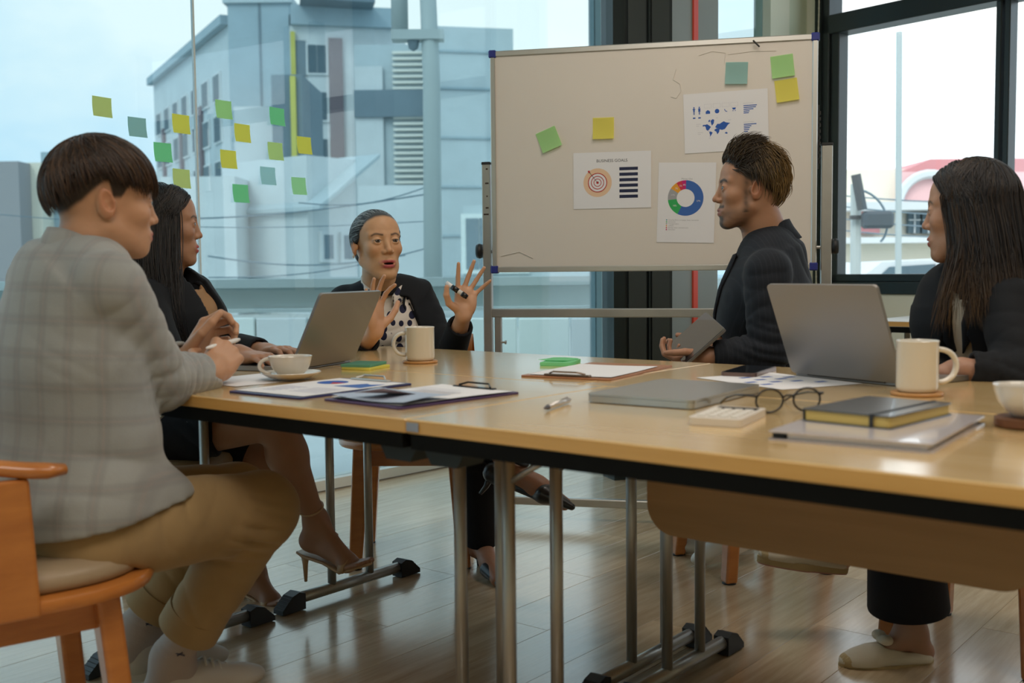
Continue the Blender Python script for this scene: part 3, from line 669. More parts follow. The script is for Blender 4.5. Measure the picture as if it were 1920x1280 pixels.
# ================================================================ armchair
pm('m_cushion', (.36, .27, .17), .45, bump=(90, .15), coat=.05)
m, nt, b = newmat('m_ribbed'); tc = N(nt, 'ShaderNodeTexCoord'); wv = N(nt, 'ShaderNodeTexWave', i_Scale=11.0, i_Distortion=1.0)
L(nt, tc, 'Object', wv, 'Vector'); bp = N(nt, 'ShaderNodeBump', i_Strength=.8, i_Distance=.006); L(nt, wv, 'Fac', bp, 'Height'); L(nt, bp, 'Normal', b, 'Normal')
b.inputs['Base Color'].default_value = (.50, .47, .40, 1); b.inputs['Roughness'].default_value = .6
def dchair(rx, ry, k=2.6, n=40):
    return [(rx*abs(math.cos(a))**(2/k)*(1 if math.cos(a) >= 0 else -1), ry*abs(math.sin(a))**(2/k)*(1 if math.sin(a) >= 0 else -1)) for a in [2*pi*i/n for i in range(n)]]
def armchair(loc, rz, label, cushion='m_cushion', seat_z=.425):
    # faces local +y
    t = thing('armchair', label, 'chair', (loc[0], loc[1], 0), rz, 'wooden armchairs around the table')
    z = seat_z
    # seat rim: rounded slab
    P_ = []
    for (s_, dz) in ((.90, -.024), (.985, -.019), (1, -.012), (1, -.003), (.985, .004), (.90, .008)):
        P_.append([(x*s_, y*s_, z+dz) for x, y in dchair(.245, .235)])
    g = MB(); k = len(P_[0]); vs = [p for r_ in P_ for p in r_]; fs = []
    for i in range(5):
        for j in range(k): fs.append((i*k+j, i*k+(j+1) % k, (i+1)*k+(j+1) % k, (i+1)*k+j))
    fs.append(tuple(range(k))[::-1]); fs.append(tuple(5*k+j for j in range(k))); g.add(vs, fs); g.build('seat_rim', 'm_chairwood', t, True, angle=.7)
    g = MB(); vs = []; fs = []
    for (s_, dz) in ((.93, .006), (.99, .012), (1.0, .026), (.97, .042), (.86, .054), (.5, .060), (.0, .061)):
        vs += [(x*s_*.95, y*s_*.95, z+dz) for x, y in dchair(.235, .225)]
    for i in range(6):
        for j in range(k): fs.append((i*k+j, i*k+(j+1) % k, (i+1)*k+(j+1) % k, (i+1)*k+j))
    g.add(vs, fs).build('cushion', cushion, t, True)
    zt = z-.02
    ap = MB()
    for y in (.11, -.15): ap.box((0, y, zt-.035), (.30, .022, .065), bev=.003)
    for x in (.15, -.15): ap.box((x, 0, zt-.035), (.022, .28, .065), bev=.003)
    ap.build('apron', 'm_chairwood', t)
    for sx in (-1, 1):
        for sy in (1, -1):
            x0, y0 = .155*sx, (.115 if sy > 0 else -.15); x1, y1 = .180*sx, (.150 if sy > 0 else -.20)
            vs = []; 
            for (zz, w, dd, fx) in ((0.004, .044, .040, 1), (zt, .060, .044, 0)):
                cx0 = x1 if fx else x0; cy0 = y1 if fx else y0
                vs += [(cx0-w/2, cy0-dd/2, zz), (cx0+w/2, cy0-dd/2, zz), (cx0+w/2, cy0+dd/2, zz), (cx0-w/2, cy0+dd/2, zz)]
            o = MB().add(vs, [(3, 2, 1, 0), (4, 5, 6, 7), (0, 1, 5, 4), (1, 2, 6, 5), (2, 3, 7, 6), (3, 0, 4, 7)]).build('leg', 'm_chairwood', t)
            bm = o.modifiers.new('b', 'BEVEL'); bm.width = .008; bm.segments = 3
            MB().lathe([(.022, 0), (.022, .005), (.018, .008)], 14, T((x1, y1, 0))).build('foot_pad', 'm_black_plastic', t)
    # arm rail: horseshoe
    zr = .655; pts = []
    for a in np.linspace(.03*pi, .97*pi, 30):
        r0 = 1.0; pts.append((.265*math.cos(a)*1.0, -.235*math.sin(a)+.02, zr+.045*max(0, math.sin(a))**1.5))
    pts = [(pts[0][0]-.004, pts[0][1]+.03, zr)]+pts+[(pts[-1][0]+.004, pts[-1][1]+.03, zr)]
    n_ = len(pts); rr = [.016]+[.023]*(n_-2)+[.016]
    MB().tube(pts, rr, 14, flat=.62, up=(0, 0, 1)).build('arm_rail', 'm_chairwood', t, True)
    # back rest board above the rail
    Pb = []
    for a in np.linspace(.22*pi, .78*pi, 18):
        x_, y_ = .262*math.cos(a), -.232*math.sin(a)+.02
        Pb.append([(x_, y_, zr+.02), (x_*1.03, y_*1.03-.004, zr+.10), (x_*1.03, y_*1.03-.012, zr+.105), (x_*1.06, y_*1.06-.01, zr+.02)])
    MB().grid(Pb).build('backrest', 'm_chairwood', t, True, angle=.8)
    for (x, y, x2, y2, w) in ((.236, -.055, .260, -.06, .085), (-.236, -.055, -.260, -.06, .085)):
        vs = []
        for (cx0, cy0, zz, wy) in ((x, y, z-.022, w), (x2, y2, zr-.008, w*.72)):
            vs += [(cx0-.012, cy0-wy/2, zz), (cx0+.012, cy0-wy/2, zz), (cx0+.012, cy0+wy/2, zz), (cx0-.012, cy0+wy/2, zz)]
        o = MB().add(vs, [(3, 2, 1, 0), (4, 5, 6, 7), (0, 1, 5, 4), (1, 2, 6, 5), (2, 3, 7, 6), (3, 0, 4, 7)]).build('arm_post', 'm_chairwood', t)
        bm = o.modifiers.new('b', 'BEVEL'); bm.width = .007; bm.segments = 3
    for a in (.36*pi, .5*pi, .64*pi):
        MB().tube([(.205*math.cos(a), -.205*math.sin(a), z-.01), (.262*math.cos(a), -.232*math.sin(a)+.02, zr+.03)], .011, 10).build('back_spindle', 'm_chairwood', t, True)
    return t
# ================================================================ whiteboard
BL = Vector((-.063, 4.22, 0)); BR_ = Vector((1.108, 3.96, 0)); BD = (BR_-BL).normalized(); BNm = Vector((BD.y, -BD.x, 0)); BWd = (BR_-BL).length
BZ0, BZ1 = .985, 1.812
BM = frame(BL+Vector((0, 0, BZ0)), x=BD, y=(0, 0, 1))       # x along board, y up, z towards the room
def bpt(px, py):
    r_ = ray(px, py); o_ = Vector((0, 0, EYE)); t_ = (BL-o_).dot(BNm)/r_.dot(BNm); p = o_+r_*t_-BM.translation
    return p.dot(BD), p.z
wbt = thing('whiteboard', 'mobile whiteboard in an aluminium frame standing behind the table', 'whiteboard', tuple(BL), 0, None, world=True)
m, nt, b = newmat('m_board'); tc = N(nt, 'ShaderNodeTexCoord'); n_ = N(nt, 'ShaderNodeTexNoise', i_Scale=5.0, i_Detail=6.0); r = N(nt, 'ShaderNodeValToRGB')
r.color_ramp.elements[0].color = (.705, .645, .575, 1); r.color_ramp.elements[1].color = (.745, .685, .61, 1); L(nt, tc, 'Object', n_, 'Vector'); L(nt, n_, 'Fac', r, 'Fac'); L(nt, r, 'Color', b, 'Base Color')
b.inputs['Roughness'].default_value = .42
BH = BZ1-BZ0
MB().box((BWd/2, BH/2, 0), (BWd-.02, BH-.02, .014), BM).build('writing_surface', 'm_board', wbt)
f = MB(); f.box((BWd/2, .0, 0), (BWd, .022, .024), BM, .003).box((BWd/2, BH, 0), (BWd, .022, .024), BM, .003).box((0, BH/2, 0), (.020, BH, .024), BM, .003).box((BWd, BH/2, 0), (.020, BH, .024), BM, .003)
f.build('board_frame', 'm_alu', wbt)
pm('m_blue_plastic', (.02, .03, .22), .45)
for x in (0, BWd):
    for y in (0, BH): MB().box((x, y, 0), (.030, .030, .030), BM, .004).build('corner_cap', 'm_blue_plastic', wbt)
def post(x, ztop, w=.034):
    p = BL+BD*x; MB().box((x, (ztop)/2-BZ0, -.012), (w, ztop-.06, .034), BM, .003).build('post', 'm_steel2' if 'm_steel2' in MATS else pm('m_steel2', (.47, .46, .43), .35, .8, var=(6, .1)).name, wbt)
    MB().box((x, ztop-BZ0-.028, -.012), (w+.003, .012, .037), BM, .003).build('post_cap', 'm_black_plastic', wbt)
    MB().box((x, .085-BZ0, -.012), (.045, .03, .52), BM, .004).build('foot_beam', 'm_steel2', wbt)
    for zz in (-.25, .23):
        MB().lathe([(.0, -.012), (.03, -.012), (.032, 0), (.03, .012), (.0, .012)], 18, BM @ T((x, .033-BZ0, zz)) @ RY(pi/2)).build('caster', 'm_black_plastic', wbt, True)
    s = -1 if x < .5 else 1
    MB().tube([(x-s*.05, 1.055-BZ0, -.01), (x+s*.035, 1.055-BZ0, -.01)], .006, 8, M=BM).build('bolt', 'm_steel2', wbt)
    MB().lathe([(.0, -.011), (.026, -.011), (.030, 0), (.026, .011), (0, .011)], 14, BM @ T((x+s*.032, 1.058-BZ0, -.01)) @ RY(pi/2)).build('clamp_knob', 'm_black_plastic', wbt, True)
post(-.032, 1.425); post(BWd+.045, 1.455, .04)
MB().box((BWd/2+.01, .815-BZ0, -.012), (BWd+.06, .034, .03), BM, .004).build('cross_bar', 'm_steel2', wbt)
MB().box((BWd/2+.01, .075-BZ0, -.012), (BWd+.06, .032, .03), BM, .004).build('cross_bar', 'm_steel2', wbt)
MB().box((.008, .44-BZ0, -.012), (.026, .72, .028), BM, .003).build('inner_post', 'm_steel2', wbt)
MB().box((BWd+.004, .44-BZ0, -.012), (.026, .72, .028), BM, .003).build('inner_post', 'm_steel2', wbt)
MB().tube([(.018, .70-BZ0, -.01), (.04, .70-BZ0, -.01)], .004, 8, M=BM).lathe([(0, 0), (.008, 0), (.008, .006), (0, .006)], 8, BM @ T((.034, .70-BZ0, -.01)) @ RY(pi/2)).build('wing_bolt', 'm_steel2', wbt)
g = MB(); 
for k in range(9): g.box((BWd+.017, .38+k*.022, -.002), (.010, .012, .008), BM)
g.box((BWd+.014, .47, -.004), (.005, .23, .012), BM); g.build('ratchet_rail', 'm_black_plastic', wbt)
# scuffs on the left post
for (dz, w) in ((.03, .008), (.085, .014), (.135, .005), (.18, .012), (.205, .02)):
    MB().box((-.032+(.004 if w < .015 else 0), 1.405-dz-BZ0, .0055), (w, .006, .0008), BM, .0).build('scuff_mark', 'm_scuff' if 'm_scuff' in MATS else pm('m_scuff', (.05, .03, .02), .8).name, wbt)
# faint marker strokes
pm('m_faint', (.66, .61, .545), .5)
def stroke(pts_px, r_=.0009):
    mb = MB(); P_ = [BM @ Vector((*bpt(*p), .0078)) for p in pts_px]; mb.tube(P_, r_, 5); return mb.build('marker_stroke', 'm_faint', wbt)
stroke([(1268, 130), (1262, 150), (1275, 158), (1277, 172), (1268, 185), (1258, 182)]); stroke([(1310, 105), (1335, 97), (1360, 100), (1358, 122)]); stroke([(1365, 103), (1410, 97), (1455, 96)])
stroke([(940, 480), (975, 472), (1000, 484)], .002)
MB().tube([BM @ Vector((*bpt(a_, b_), .022)) for a_, b_ in ((1412, 78), (1424, 90))], .003, 6).build('_tmp', 'm_black_plastic')
o = bpy.data.objects['_tmp']; o.name = 'binder_clip'; tag(o, 'small dark clip on the top edge of the whiteboard', 'clip')
a_ = BM @ Vector((*bpt(1140, 498), .014)); 
# ================================================================ prints and sheets
for nme, c in (('p_white', (.80, .79, .80)), ('p_navy', (.012, .018, .06)), ('p_blue', (.02, .10, .42)), ('p_black', (.03, .03, .04)), ('p_red', (.50, .02, .025)), ('p_peach', (.80, .55, .36)), ('p_grey', (.36, .36, .37)), ('p_green', (.03, .40, .10)),
               ('p_orange', (.78, .35, .03)), ('p_crimson', (.62, .03, .06)), ('p_magenta', (.55, .01, .16)), ('p_donut', (.04, .13, .42)), ('p_teal', (.03, .25, .30)), ('p_lilac', (.40, .40, .55)), ('p_faint', (.55, .55, .6)), ('p_pink', (.62, .42, .40))):
    pm(nme, c, .7)
ZP = .0006
def ringsec(mb, cx, cy, r0, r1, a0, a1, z=ZP, n=None):
    n = n or max(3, int(abs(a1-a0)/.13)); vs = []; fs = []
    for i in range(n+1):
        a = a0+(a1-a0)*i/n; vs += [(cx+r0*math.cos(a), cy+r0*math.sin(a), z), (cx+r1*math.cos(a), cy+r1*math.sin(a), z)]
    for i in range(n): fs.append((2*i, 2*i+1, 2*i+3, 2*i+2))
    return mb.add(vs, fs)
def rect(mb, x, y, w, h, z=ZP): return mb.add([(x-w/2, y-h/2, z), (x+w/2, y-h/2, z), (x+w/2, y+h/2, z), (x-w/2, y+h/2, z)], [(0, 1, 2, 3)])
def polyg(mb, pts, z=ZP): return mb.add([(x, y, z) for x, y in pts], [tuple(range(len(pts)))])
def text(s, x, y, size, mat, parent, z=ZP, align='CENTER'):
    cu = bpy.data.curves.new('lettering', 'FONT'); cu.body = s; cu.size = size; cu.align_x = align; cu.align_y = 'CENTER'; cu.materials.append(MATS[mat])
    o = bpy.data.objects.new('lettering', cu); COL.objects.link(o); 
    me = bpy.data.meshes.new_from_object(o); bpy.data.objects.remove(o); o = link('lettering', me, None, parent); o.location = (x, y, z); return o
def sheet(name, label, cat, M, w, h, mat='p_white', curl=.0, th=.0004, group=None, lift=None):
    n = 8; mb = MB()
    def zf(i, j):
        a, b_ = i/n-.5, j/n-.5; z = curl*(4*a*a)*.5+curl*.3*math.sin(3*a+4*b_)
        if lift: z += lift*.12*max(0, .5-b_-.1)**2*4
        return z
    top = [[(w*(i/n-.5), h*(j/n-.5), zf(i, j)+th) for j in range(n+1)] for i in range(n+1)]
    bot = [[(w*(i/n-.5), h*(j/n-.5), zf(i, j)) for j in range(n, -1, -1)] for i in range(n+1)]
    mb.grid(top); mb.grid(bot)
    k = (n+1)**2
    o = mb.build(name, mat, None, True, angle=.9); o.matrix_world = M; tag(o, label, cat, group); return o
def board_M(px, py, ang=0, z=.0085):
    s_, y_ = bpt(px, py); return T(BM @ Vector((s_, y_+BZ0-BZ0, z))-Vector((0, 0, 0))) @ frame((0, 0, 0), x=BD, y=(0, 0, 1)) @ RZ(ang)
_b = bpt
def bpt(px, py):
    s_, z_ = _b(px, py); return s_, z_
def bM(px, py, ang=0, z=.0085):
    s_, z_ = _b(px, py); return BM @ T((s_, z_, z)) @ RZ(ang)
s1 = sheet('printed_sheet', 'landscape sheet titled BUSINESS GOALS with a target and six dark bars', 'paper', bM(1148, 338, .0), .295, .212, curl=0)
text('BUSINESS GOALS', 0, .073, .0155, 'p_black', s1)
mb = MB(); ringsec(mb, -.055, -.008, 0, .0540, 0, 2*pi, ZP); mb.build('print', 'p_peach', s1)
mb = MB(); ringsec(mb, -.055, -.008, 0, .036, 0, 2*pi, ZP*1.6); mb.build('print', 'p_white', s1)
mb = MB()
for ra, rb in ((.0335, .0365), (.0225, .0252), (.0125, .015), (0, .0048)): ringsec(mb, -.055, -.008, ra, rb, 0, 2*pi, ZP*2.2)
polyg(mb, [(-.0925, .036), (-.088, .028), (-.083, .031), (-.086, .039)], ZP*2.4); mb.build('print', 'p_red', s1, kind='stuff')
mb = MB(); polyg(mb, [(-.0865, .0315), (-.0555, -.0085), (-.0545, -.0075), (-.0855, .0325)], ZP*2.6); mb.build('print', 'p_black', s1)
mb = MB()
for i in range(6): rect(mb, .063, .042-i*.0208, .070, .0118)
mb.build('print', 'p_navy', s1, kind='stuff')
s2 = sheet('printed_sheet', 'portrait sheet with a coloured ring chart titled Money Out', 'paper', bM(1287, 380, -.03), .212, .297, curl=0)
text('Money Out', .0, .088, .009, 'p_grey', s2)
cx0, cy0 = -.003, .017; a = pi/2
for frac, mt in ((.57, 'p_donut'), (.16, 'p_green'), (.11, 'p_grey'), (.07, 'p_orange'), (.05, 'p_crimson'), (.04, 'p_magenta')):
    mb = MB(); ringsec(mb, cx0, cy0, .033, .066, a, a-frac*2*pi); 
    am = a-frac*pi; a -= frac*2*pi; o = mb.build('print', mt, s2)
    text({.57: '57%', .16: '16%', .11: '11%', .07: '7%', .05: '5%', .04: '4%'}[frac], cx0+.049*math.cos(am), cy0+.049*math.sin(am), .0085, 'p_white', s2, ZP*2)
for i, (s_, mt) in enumerate((('Housing (Rent, mortgage, taxes, insurance)', 'p_teal'), ('Groceries', 'p_green'), ('Transportation', 'p_grey'), ('Utilities', 'p_orange'), ('Dining, travel, entertainment', 'p_crimson'), ('Education', 'p_magenta'))):
    text(s_, -.064, -.065-i*.0072, .0064, 'p_grey', s2, align='LEFT'); mb = MB(); ringsec(mb, -.071, -.065-i*.0072, 0, .0024, 0, 2*pi); mb.build('print', mt, s2)
s3 = sheet('printed_sheet', 'landscape sheet with blue icons and a small world map above the man', 'paper', bM(1361, 228, .03), .305, .218, curl=0)
mb = MB()
def fx(px, py): return ((px-845)/1690*.330+.005, (650-py)/1280*.250)
for px, fem in ((232, 0), (332, 1)):
    x, y = fx(px, 355); ringsec(mb, x, y, 0, .0025, 0, 2*pi)
    polyg(mb, [fx(px-32, 395), fx(px-12, 372), fx(px+12, 372), fx(px+32, 395), fx(px+14, 392), fx(px+(24 if fem else 14), 432), fx(px-(24 if fem else 14), 432), fx(px-14, 392)])
    polyg(mb, [fx(px-12, 432), fx(px-2, 432), fx(px-2, 490), fx(px-12, 490)]); polyg(mb, [fx(px+2, 432), fx(px+12, 432), fx(px+12, 490), fx(px+2, 490)])
    rect(mb, *fx(px, 552), .009, .005)
polyg(mb, [fx(450, 488), fx(532, 488), fx(532, 445), fx(490, 415), fx(450, 445)]); ringsec(mb, *fx(662, 448), 0, .0082, 0, 2*pi)
polyg(mb, [fx(795, 415), fx(810, 422), fx(815, 442), fx(832, 455), fx(855, 462), fx(848, 472), fx(822, 468), fx(800, 440)])
polyg(mb, [fx(932, 400), fx(948, 404), fx(1012, 404), fx(1000, 440), fx(955, 440), fx(942, 406)]); 
for px in (958, 998): ringsec(mb, *fx(px, 460), 0, .0018, 0, 2*pi)
for i, w in enumerate((245, 228, 182, 110, 95)): rect(mb, fx(1152+w/2, 0)[0], fx(0, 382+i*34)[1], w/1690*.33, .0032)
for i, w in enumerate((232, 138, 110, 95, 72)): rect(mb, fx(1150+w/2, 0)[0], fx(0, 730+i*33)[1], w/1690*.33, .0032)
for pl in ([(385, 700), (400, 688), (440, 690), (470, 680), (500, 700), (540, 735), (500, 790), (480, 800), (505, 820), (490, 815), (450, 780), (440, 730), (420, 712), (392, 722)],
           [(500, 610), (530, 598), (520, 640), (498, 640)], [(535, 620), (580, 592), (605, 610), (595, 670), (560, 715), (545, 670)], [(508, 820), (540, 822), (570, 845), (545, 885), (515, 922), (520, 880), (508, 845)],
           [(605, 790), (640, 770), (700, 790), (690, 840), (655, 882), (638, 830), (605, 812)], [(618, 745), (660, 685), (700, 690), (780, 645), (820, 668), (900, 685), (860, 710), (830, 750), (800, 790), (745, 805), (700, 790), (660, 775)], [(790, 870), (820, 845), (848, 865), (840, 885)]):
    polyg(mb, [fx(*q) for q in pl])
mb.build('print', 'p_blue', s3, kind='stuff')
mb = MB()
for px in (493, 660, 825, 985):
    for (x, y, w, h) in ((0, 36, 136, 3), (0, -36, 136, 3), (-66, 0, 3, 72), (66, 0, 3, 72)): rect(mb, *fx(px+x, 342+y), w/1690*.33, h/1280*.25)
for px, py, w in ((1240, 340, 190), (1240, 690, 190), (310, 672, 90), (290, 705, 60), (340, 830, 100), (320, 860, 50), (520, 945, 50), (655, 575, 40), (890, 625, 60)): rect(mb, *fx(px, py), w/1690*.33, .0012)
mb.build('print', 'p_faint', s3, kind='stuff')
# sticky notes
def stickymat(n_, c):
    m = bpy.data.materials.new(n_); m.use_nodes = True; nt = m.node_tree; nt.nodes.clear(); MATS[n_] = m
    o = N(nt, 'ShaderNodeOutputMaterial'); d = N(nt, 'ShaderNodeBsdfDiffuse'); t_ = N(nt, 'ShaderNodeBsdfTranslucent'); d.inputs['Color'].default_value = (*c, 1); t_.inputs['Color'].default_value = (*c, 1)
    mx = N(nt, 'ShaderNodeMixShader', i_Fac=.58); L(nt, d, 'BSDF', mx, 1); L(nt, t_, 'BSDF', mx, 2); L(nt, mx, 'Shader', o, 'Surface')
for n_, c in (('s_yellow', (.97, .92, .28)), ('s_olive', (.82, .88, .46)), ('s_teal', (.55, .78, .75)), ('s_green', (.42, .88, .55)), ('s_lgreen', (.66, .92, .52)), ('s_lime', (.78, .92, .50)), ('s_lteal', (.64, .88, .88)), ('s_mint', (.64, .94, .62))): stickymat(n_, c)
GM = frame(gl(0), x=GD, y=(0, 0, 1)); GNv = Vector((GD.y, -GD.x, 0))
def gpt(px, py):
    r_ = ray(px, py); o_ = Vector((0, 0, EYE)); t_ = (GP-o_).dot(GNv)/r_.dot(GNv); p = o_+r_*t_-GP
    return p.dot(GD), p.z
words = {'s_yellow': 'yellow', 's_olive': 'olive green', 's_teal': 'grey teal', 's_green': 'mid green', 's_lgreen': 'light green', 's_lime': 'lime', 's_lteal': 'pale blue green', 's_mint': 'pale mint'}
for px, py, mt, rot, lab in ((189, 201, 's_olive', -.06, 'topmost and leftmost olive sticky note on the glass'), (255, 239, 's_teal', -.04, 'grey teal sticky note on the glass just above the young man'), (337, 233, 's_yellow', -.05, 'yellow sticky note on the glass left of the pane seam'),
                    (303, 286, 's_green', -.03, 'mid green sticky note on the glass touching the young man’s hair line'.replace('’', '')), (338, 335, 's_olive', -.05, 'olive sticky note on the glass just above the long-haired woman'), (417, 206, 's_lgreen', -.04, 'light green sticky note highest right of the pane seam'),
                    (452, 250, 's_yellow', -.05, 'yellow sticky note in the middle of the glass cluster, upper of two'), (426, 299, 's_yellow', -.04, 'yellow sticky note nearest to the seam on its right side'), (449, 363, 's_green', -.03, 'lowest green sticky note on the glass'),
                    (517, 219, 's_green', -.06, 'bright green sticky note high in front of the lift tower'), (514, 284, 's_lime', -.03, 'lime sticky note on the glass above the pale blue green one'), (568, 273, 's_yellow', -.03, 'yellow sticky note farthest right on the glass'),
                    (500, 330, 's_lteal', -.04, 'pale blue green sticky note on the glass below the lime one'), (558, 349, 's_mint', -.02, 'pale mint sticky note lowest right on the glass')):
    s_, z_ = gpt(px, py)
    sheet('sticky_note', lab, 'sticky note', GM @ T((s_, z_, .0062)) @ RZ(rot+.02), .076, .076, mt, .0015, group='sticky notes on the glass wall', lift=.03)
for px, py, mt, rot, lab in ((1030, 262, 's_lgreen', .38, 'tilted light green sticky note at the left of the whiteboard'), (1132, 241, 's_yellow', .0, 'yellow sticky note above the target sheet on the whiteboard'), (1381, 138, 's_teal', -.04, 'grey teal sticky note near the top of the whiteboard'),
                    (1467, 125, 's_lgreen', .10, 'light green sticky note in the upper right corner of the whiteboard'), (1475, 170, 's_yellow', .12, 'yellow sticky note under the green one in the whiteboard corner')):
    sheet('sticky_note', lab, 'sticky note', bM(px, py, rot), .080, .080, mt, .001, group='sticky notes on the whiteboard', lift=.02)
# ================================================================ things on the table
TZ = .7402
def flatM(c, ang, z=TZ): return T((c[0], c[1], z)) @ RZ(ang)
def mean(*p): q = [G(*k) for k in p]; return (sum(k.x for k in q)/len(q), sum(k.y for k in q)/len(q))
pm('m_laptop', (.30, .29, .28), .42, .75); pm('m_laptop_silver', (.50, .52, .52), .30, .85); pm('m_key', (.02, .02, .022), .5); pm('m_screen', (.012, .013, .016), .1)
def rr_poly(w, h, r, n=5):
    p = []
    for cx0, cy0, a0 in ((w/2-r, h/2-r, 0), (-w/2+r, h/2-r, pi/2), (-w/2+r, -h/2+r, pi), (w/2-r, -h/2+r, 1.5*pi)):
        for i in range(n+1): a = a0+i*pi/2/n; p.append((cx0+r*math.cos(a), cy0+r*math.sin(a)))
    return p
def laptop(name, label, M, w, d, open_deg, mat, group=None):
    # local: hinge along x at y=0, base extends to -y, lid opens
    loc, rot, _ = M.decompose(); t = thing(name, label, 'laptop', tuple(loc), rot.to_euler().z, group)
    b = MB().prism(rr_poly(w, d, .012), .001, .012, T((0, -d/2, 0))).build('base', mat, t)
    if open_deg:
        MB().prism(rr_poly(w*.86, d*.44, .004), .012, .0124, T((0, -d*.33, 0))).build('keyboard_well', 'm_key', b)
        mb = MB(); 
        for r_ in range(5):
            for c_ in range(13): mb.box((-w*.40+c_*w*.0667, -d*.145-r_*d*.088, .0132), (w*.058, d*.072, .0014))
        mb.build('keys', 'm_key', b); MB().prism(rr_poly(w*.35, d*.32, .004), .012, .0124, T((0, -d*.77, 0))).build('trackpad', 'm_laptop', b)
        Ml = T((0, .002, .010)) @ RX(math.radians(-(open_deg-180))+pi) if False else T((0, .002, .010)) @ RX(math.radians(180-open_deg))
        # lid plane: local y up from hinge after rotation
        Ml = T((0, .003, .008)) @ RX(math.radians(180-open_deg))
        lid = MB().prism(rr_poly(w, d, .010), -.0035, .0035, Ml @ T((0, d/2, 0))).build('lid', mat, t)
        MB().prism(rr_poly(w*.95, d*.90, .003), .0035, .0039, Ml @ T((0, d/2+.003, 0))).build('screen', 'm_screen', lid)
        MB().tube([(-w*.35, .002, .007), (w*.35, .002, .007)], .0035, 10).build('hinge', 'm_key', t)
    else:
        MB().prism(rr_poly(w, d, .012), .0125, .0165, T((0, -d/2, 0))).build('lid', mat, t)
        for x in (-w*.4, w*.4):
            for y in (-d*.1, -d*.9): MB().lathe([(.007, -.001), (.007, .001)], 10, T((x, y, 0))).build('rubber_foot', 'm_key', t)
    return t
def hinge_M(p0, p1, z=TZ):
    # p0->p1 along +x ; base on the -y side
    a, b_ = G(*p0), G(*p1); c = (a+b_)/2; d = b_-a; return T((c.x, c.y, z)) @ RZ(math.atan2(d.y, d.x)), d.length
# laptop of the woman with long hair: her side is to the left of the hinge, x axis must run from far to near
Mh, w_ = hinge_M((662, 678), (540, 698))
laptop('laptop', 'open grey laptop between the long-haired woman and the older woman', Mh @ RZ(pi) @ RZ(pi), .302, .205, 116, 'm_laptop')
Mh, w_ = hinge_M((1492, 704), (1690, 725))
laptop('laptop', 'open grey laptop with its back to us on the right by the white mug', Mh @ RZ(pi), .300, .215, 112, 'm_laptop')
c = mean((1093, 750), (1205, 720), (1458, 740), (1327, 774))
laptop('laptop', 'closed silver laptop lying flat in the middle of the near table', T((c[0], c[1], TZ)) @ RZ(math.radians(55)) @ T((0, .108, 0)), .305, .215, 0, 'm_laptop_silver')
# clipboards
def clipboard(label, c, ang, w, h, mat, clip_end=1, th=.0035, clipmat='m_alu', sheetcol='p_white', name='clipboard'):
    t = thing(name, label, 'clipboard', (c[0], c[1], TZ), ang)
    MB().prism(rr_poly(w, h, .008), 0, th).build('board', mat, t)
    y = clip_end*(h/2-.018)
    cl = MB(); cl.box((0, y, th+.003), (.115, .014, .004), None, .0015).tube([(-.045, y, th+.006), (-.03, y+clip_end*.012, th+.011), (.03, y+clip_end*.012, th+.011), (.045, y, th+.006)], .002, 8)
    cl.build('clip', clipmat, t, False); return t
pm('m_navy', (.02, .02, .12), .4); pm('m_purple', (.07, .04, .12), .45)
c = mean((445, 735), (548, 749), (762, 722), (650, 712)); A1 = math.radians(52)
cb = clipboard('navy clipboard with a chart sheet next to the coffee cup and saucer', c, A1-pi/2, .22, .315, 'm_navy', 1)
s_ = sheet('chart_sheet', 'white chart sheet with a dark pie on the navy clipboard', 'paper', flatM(c, A1-pi/2, TZ+.0042), .205, .285)
mb = MB(); ringsec(mb, -.045, .07, 0, .034, .2, 2*pi-.9); mb.build('print', 'p_blue', s_); mb = MB(); ringsec(mb, -.045, .07, 0, .034, 2*pi-.9, 2*pi+.2); mb.build('print', 'p_red', s_)
mb = MB(); polyg(mb, [(.01, .02), (.09, .02), (.085, .10), (.06, .08), (.04, .09), (.02, .04)]); mb.build('print', 'p_donut', s_)
mb = MB()
for i in range(7): rect(mb, .045, -.02-i*.012, .085, .003)
for i in range(6): rect(mb, -.05, -.03-i*.014, .07-.006*i, .004)
mb.build('print', 'p_lilac', s_, kind='stuff')
c2 = mean((628, 752), (740, 767), (942, 741), (850, 722)); A2 = math.radians(47)
cb2 = clipboard('dark purple clipboard with curling papers in the middle of the table edge', c2, A2-pi/2, .22, .315, 'm_purple', 1, clipmat='m_black_gloss')
s_ = sheet('report_sheet', 'white report sheet under the black clip on the purple clipboard', 'paper', flatM(c2, A2-pi/2-.02, TZ+.0045), .205, .285, curl=.003)
mb = MB()
for i in range(5): rect(mb, -.01, .06-i*.009, .12, .004, .006)
mb.build('print', 'p_faint', s_, kind='stuff')
cs = sheet('folded_sheet', 'blue tinted lower sheet curling up on the purple clipboard', 'paper', flatM(c2, A2-pi/2+.03, TZ+.0100) @ T((0, -.085, 0)) @ RX(.02), .20, .12, 'p_bluish' if 'p_bluish' in MATS else pm('p_bluish', (.38, .46, .58), .7).name, curl=.006)
P1 = MB().add([(-.045, -.135, .018), (.03, -.125, .030), (.035, -.05, .013), (-.02, -.04, .0125)], [(0, 1, 2, 3)]).add([(-.045, -.135, .0175), (.03, -.125, .0295), (.035, -.05, .0125), (-.02, -.04, .012)], [(3, 2, 1, 0)]).build('folded_corner', 'p_pink', cb2)
c3 = mean((985, 707), (1130, 714), (1252, 687), (1120, 681)); A3_ = math.radians(60)
cb3 = clipboard('brown hardboard clipboard holding blank paper in the middle of the table', c3, A3_+pi/2, .225, .375, 'm_clipboard', 1, clipmat='m_bronze' if 'm_bronze' in MATS else pm('m_bronze', (.30, .24, .2), .35, .8).name)
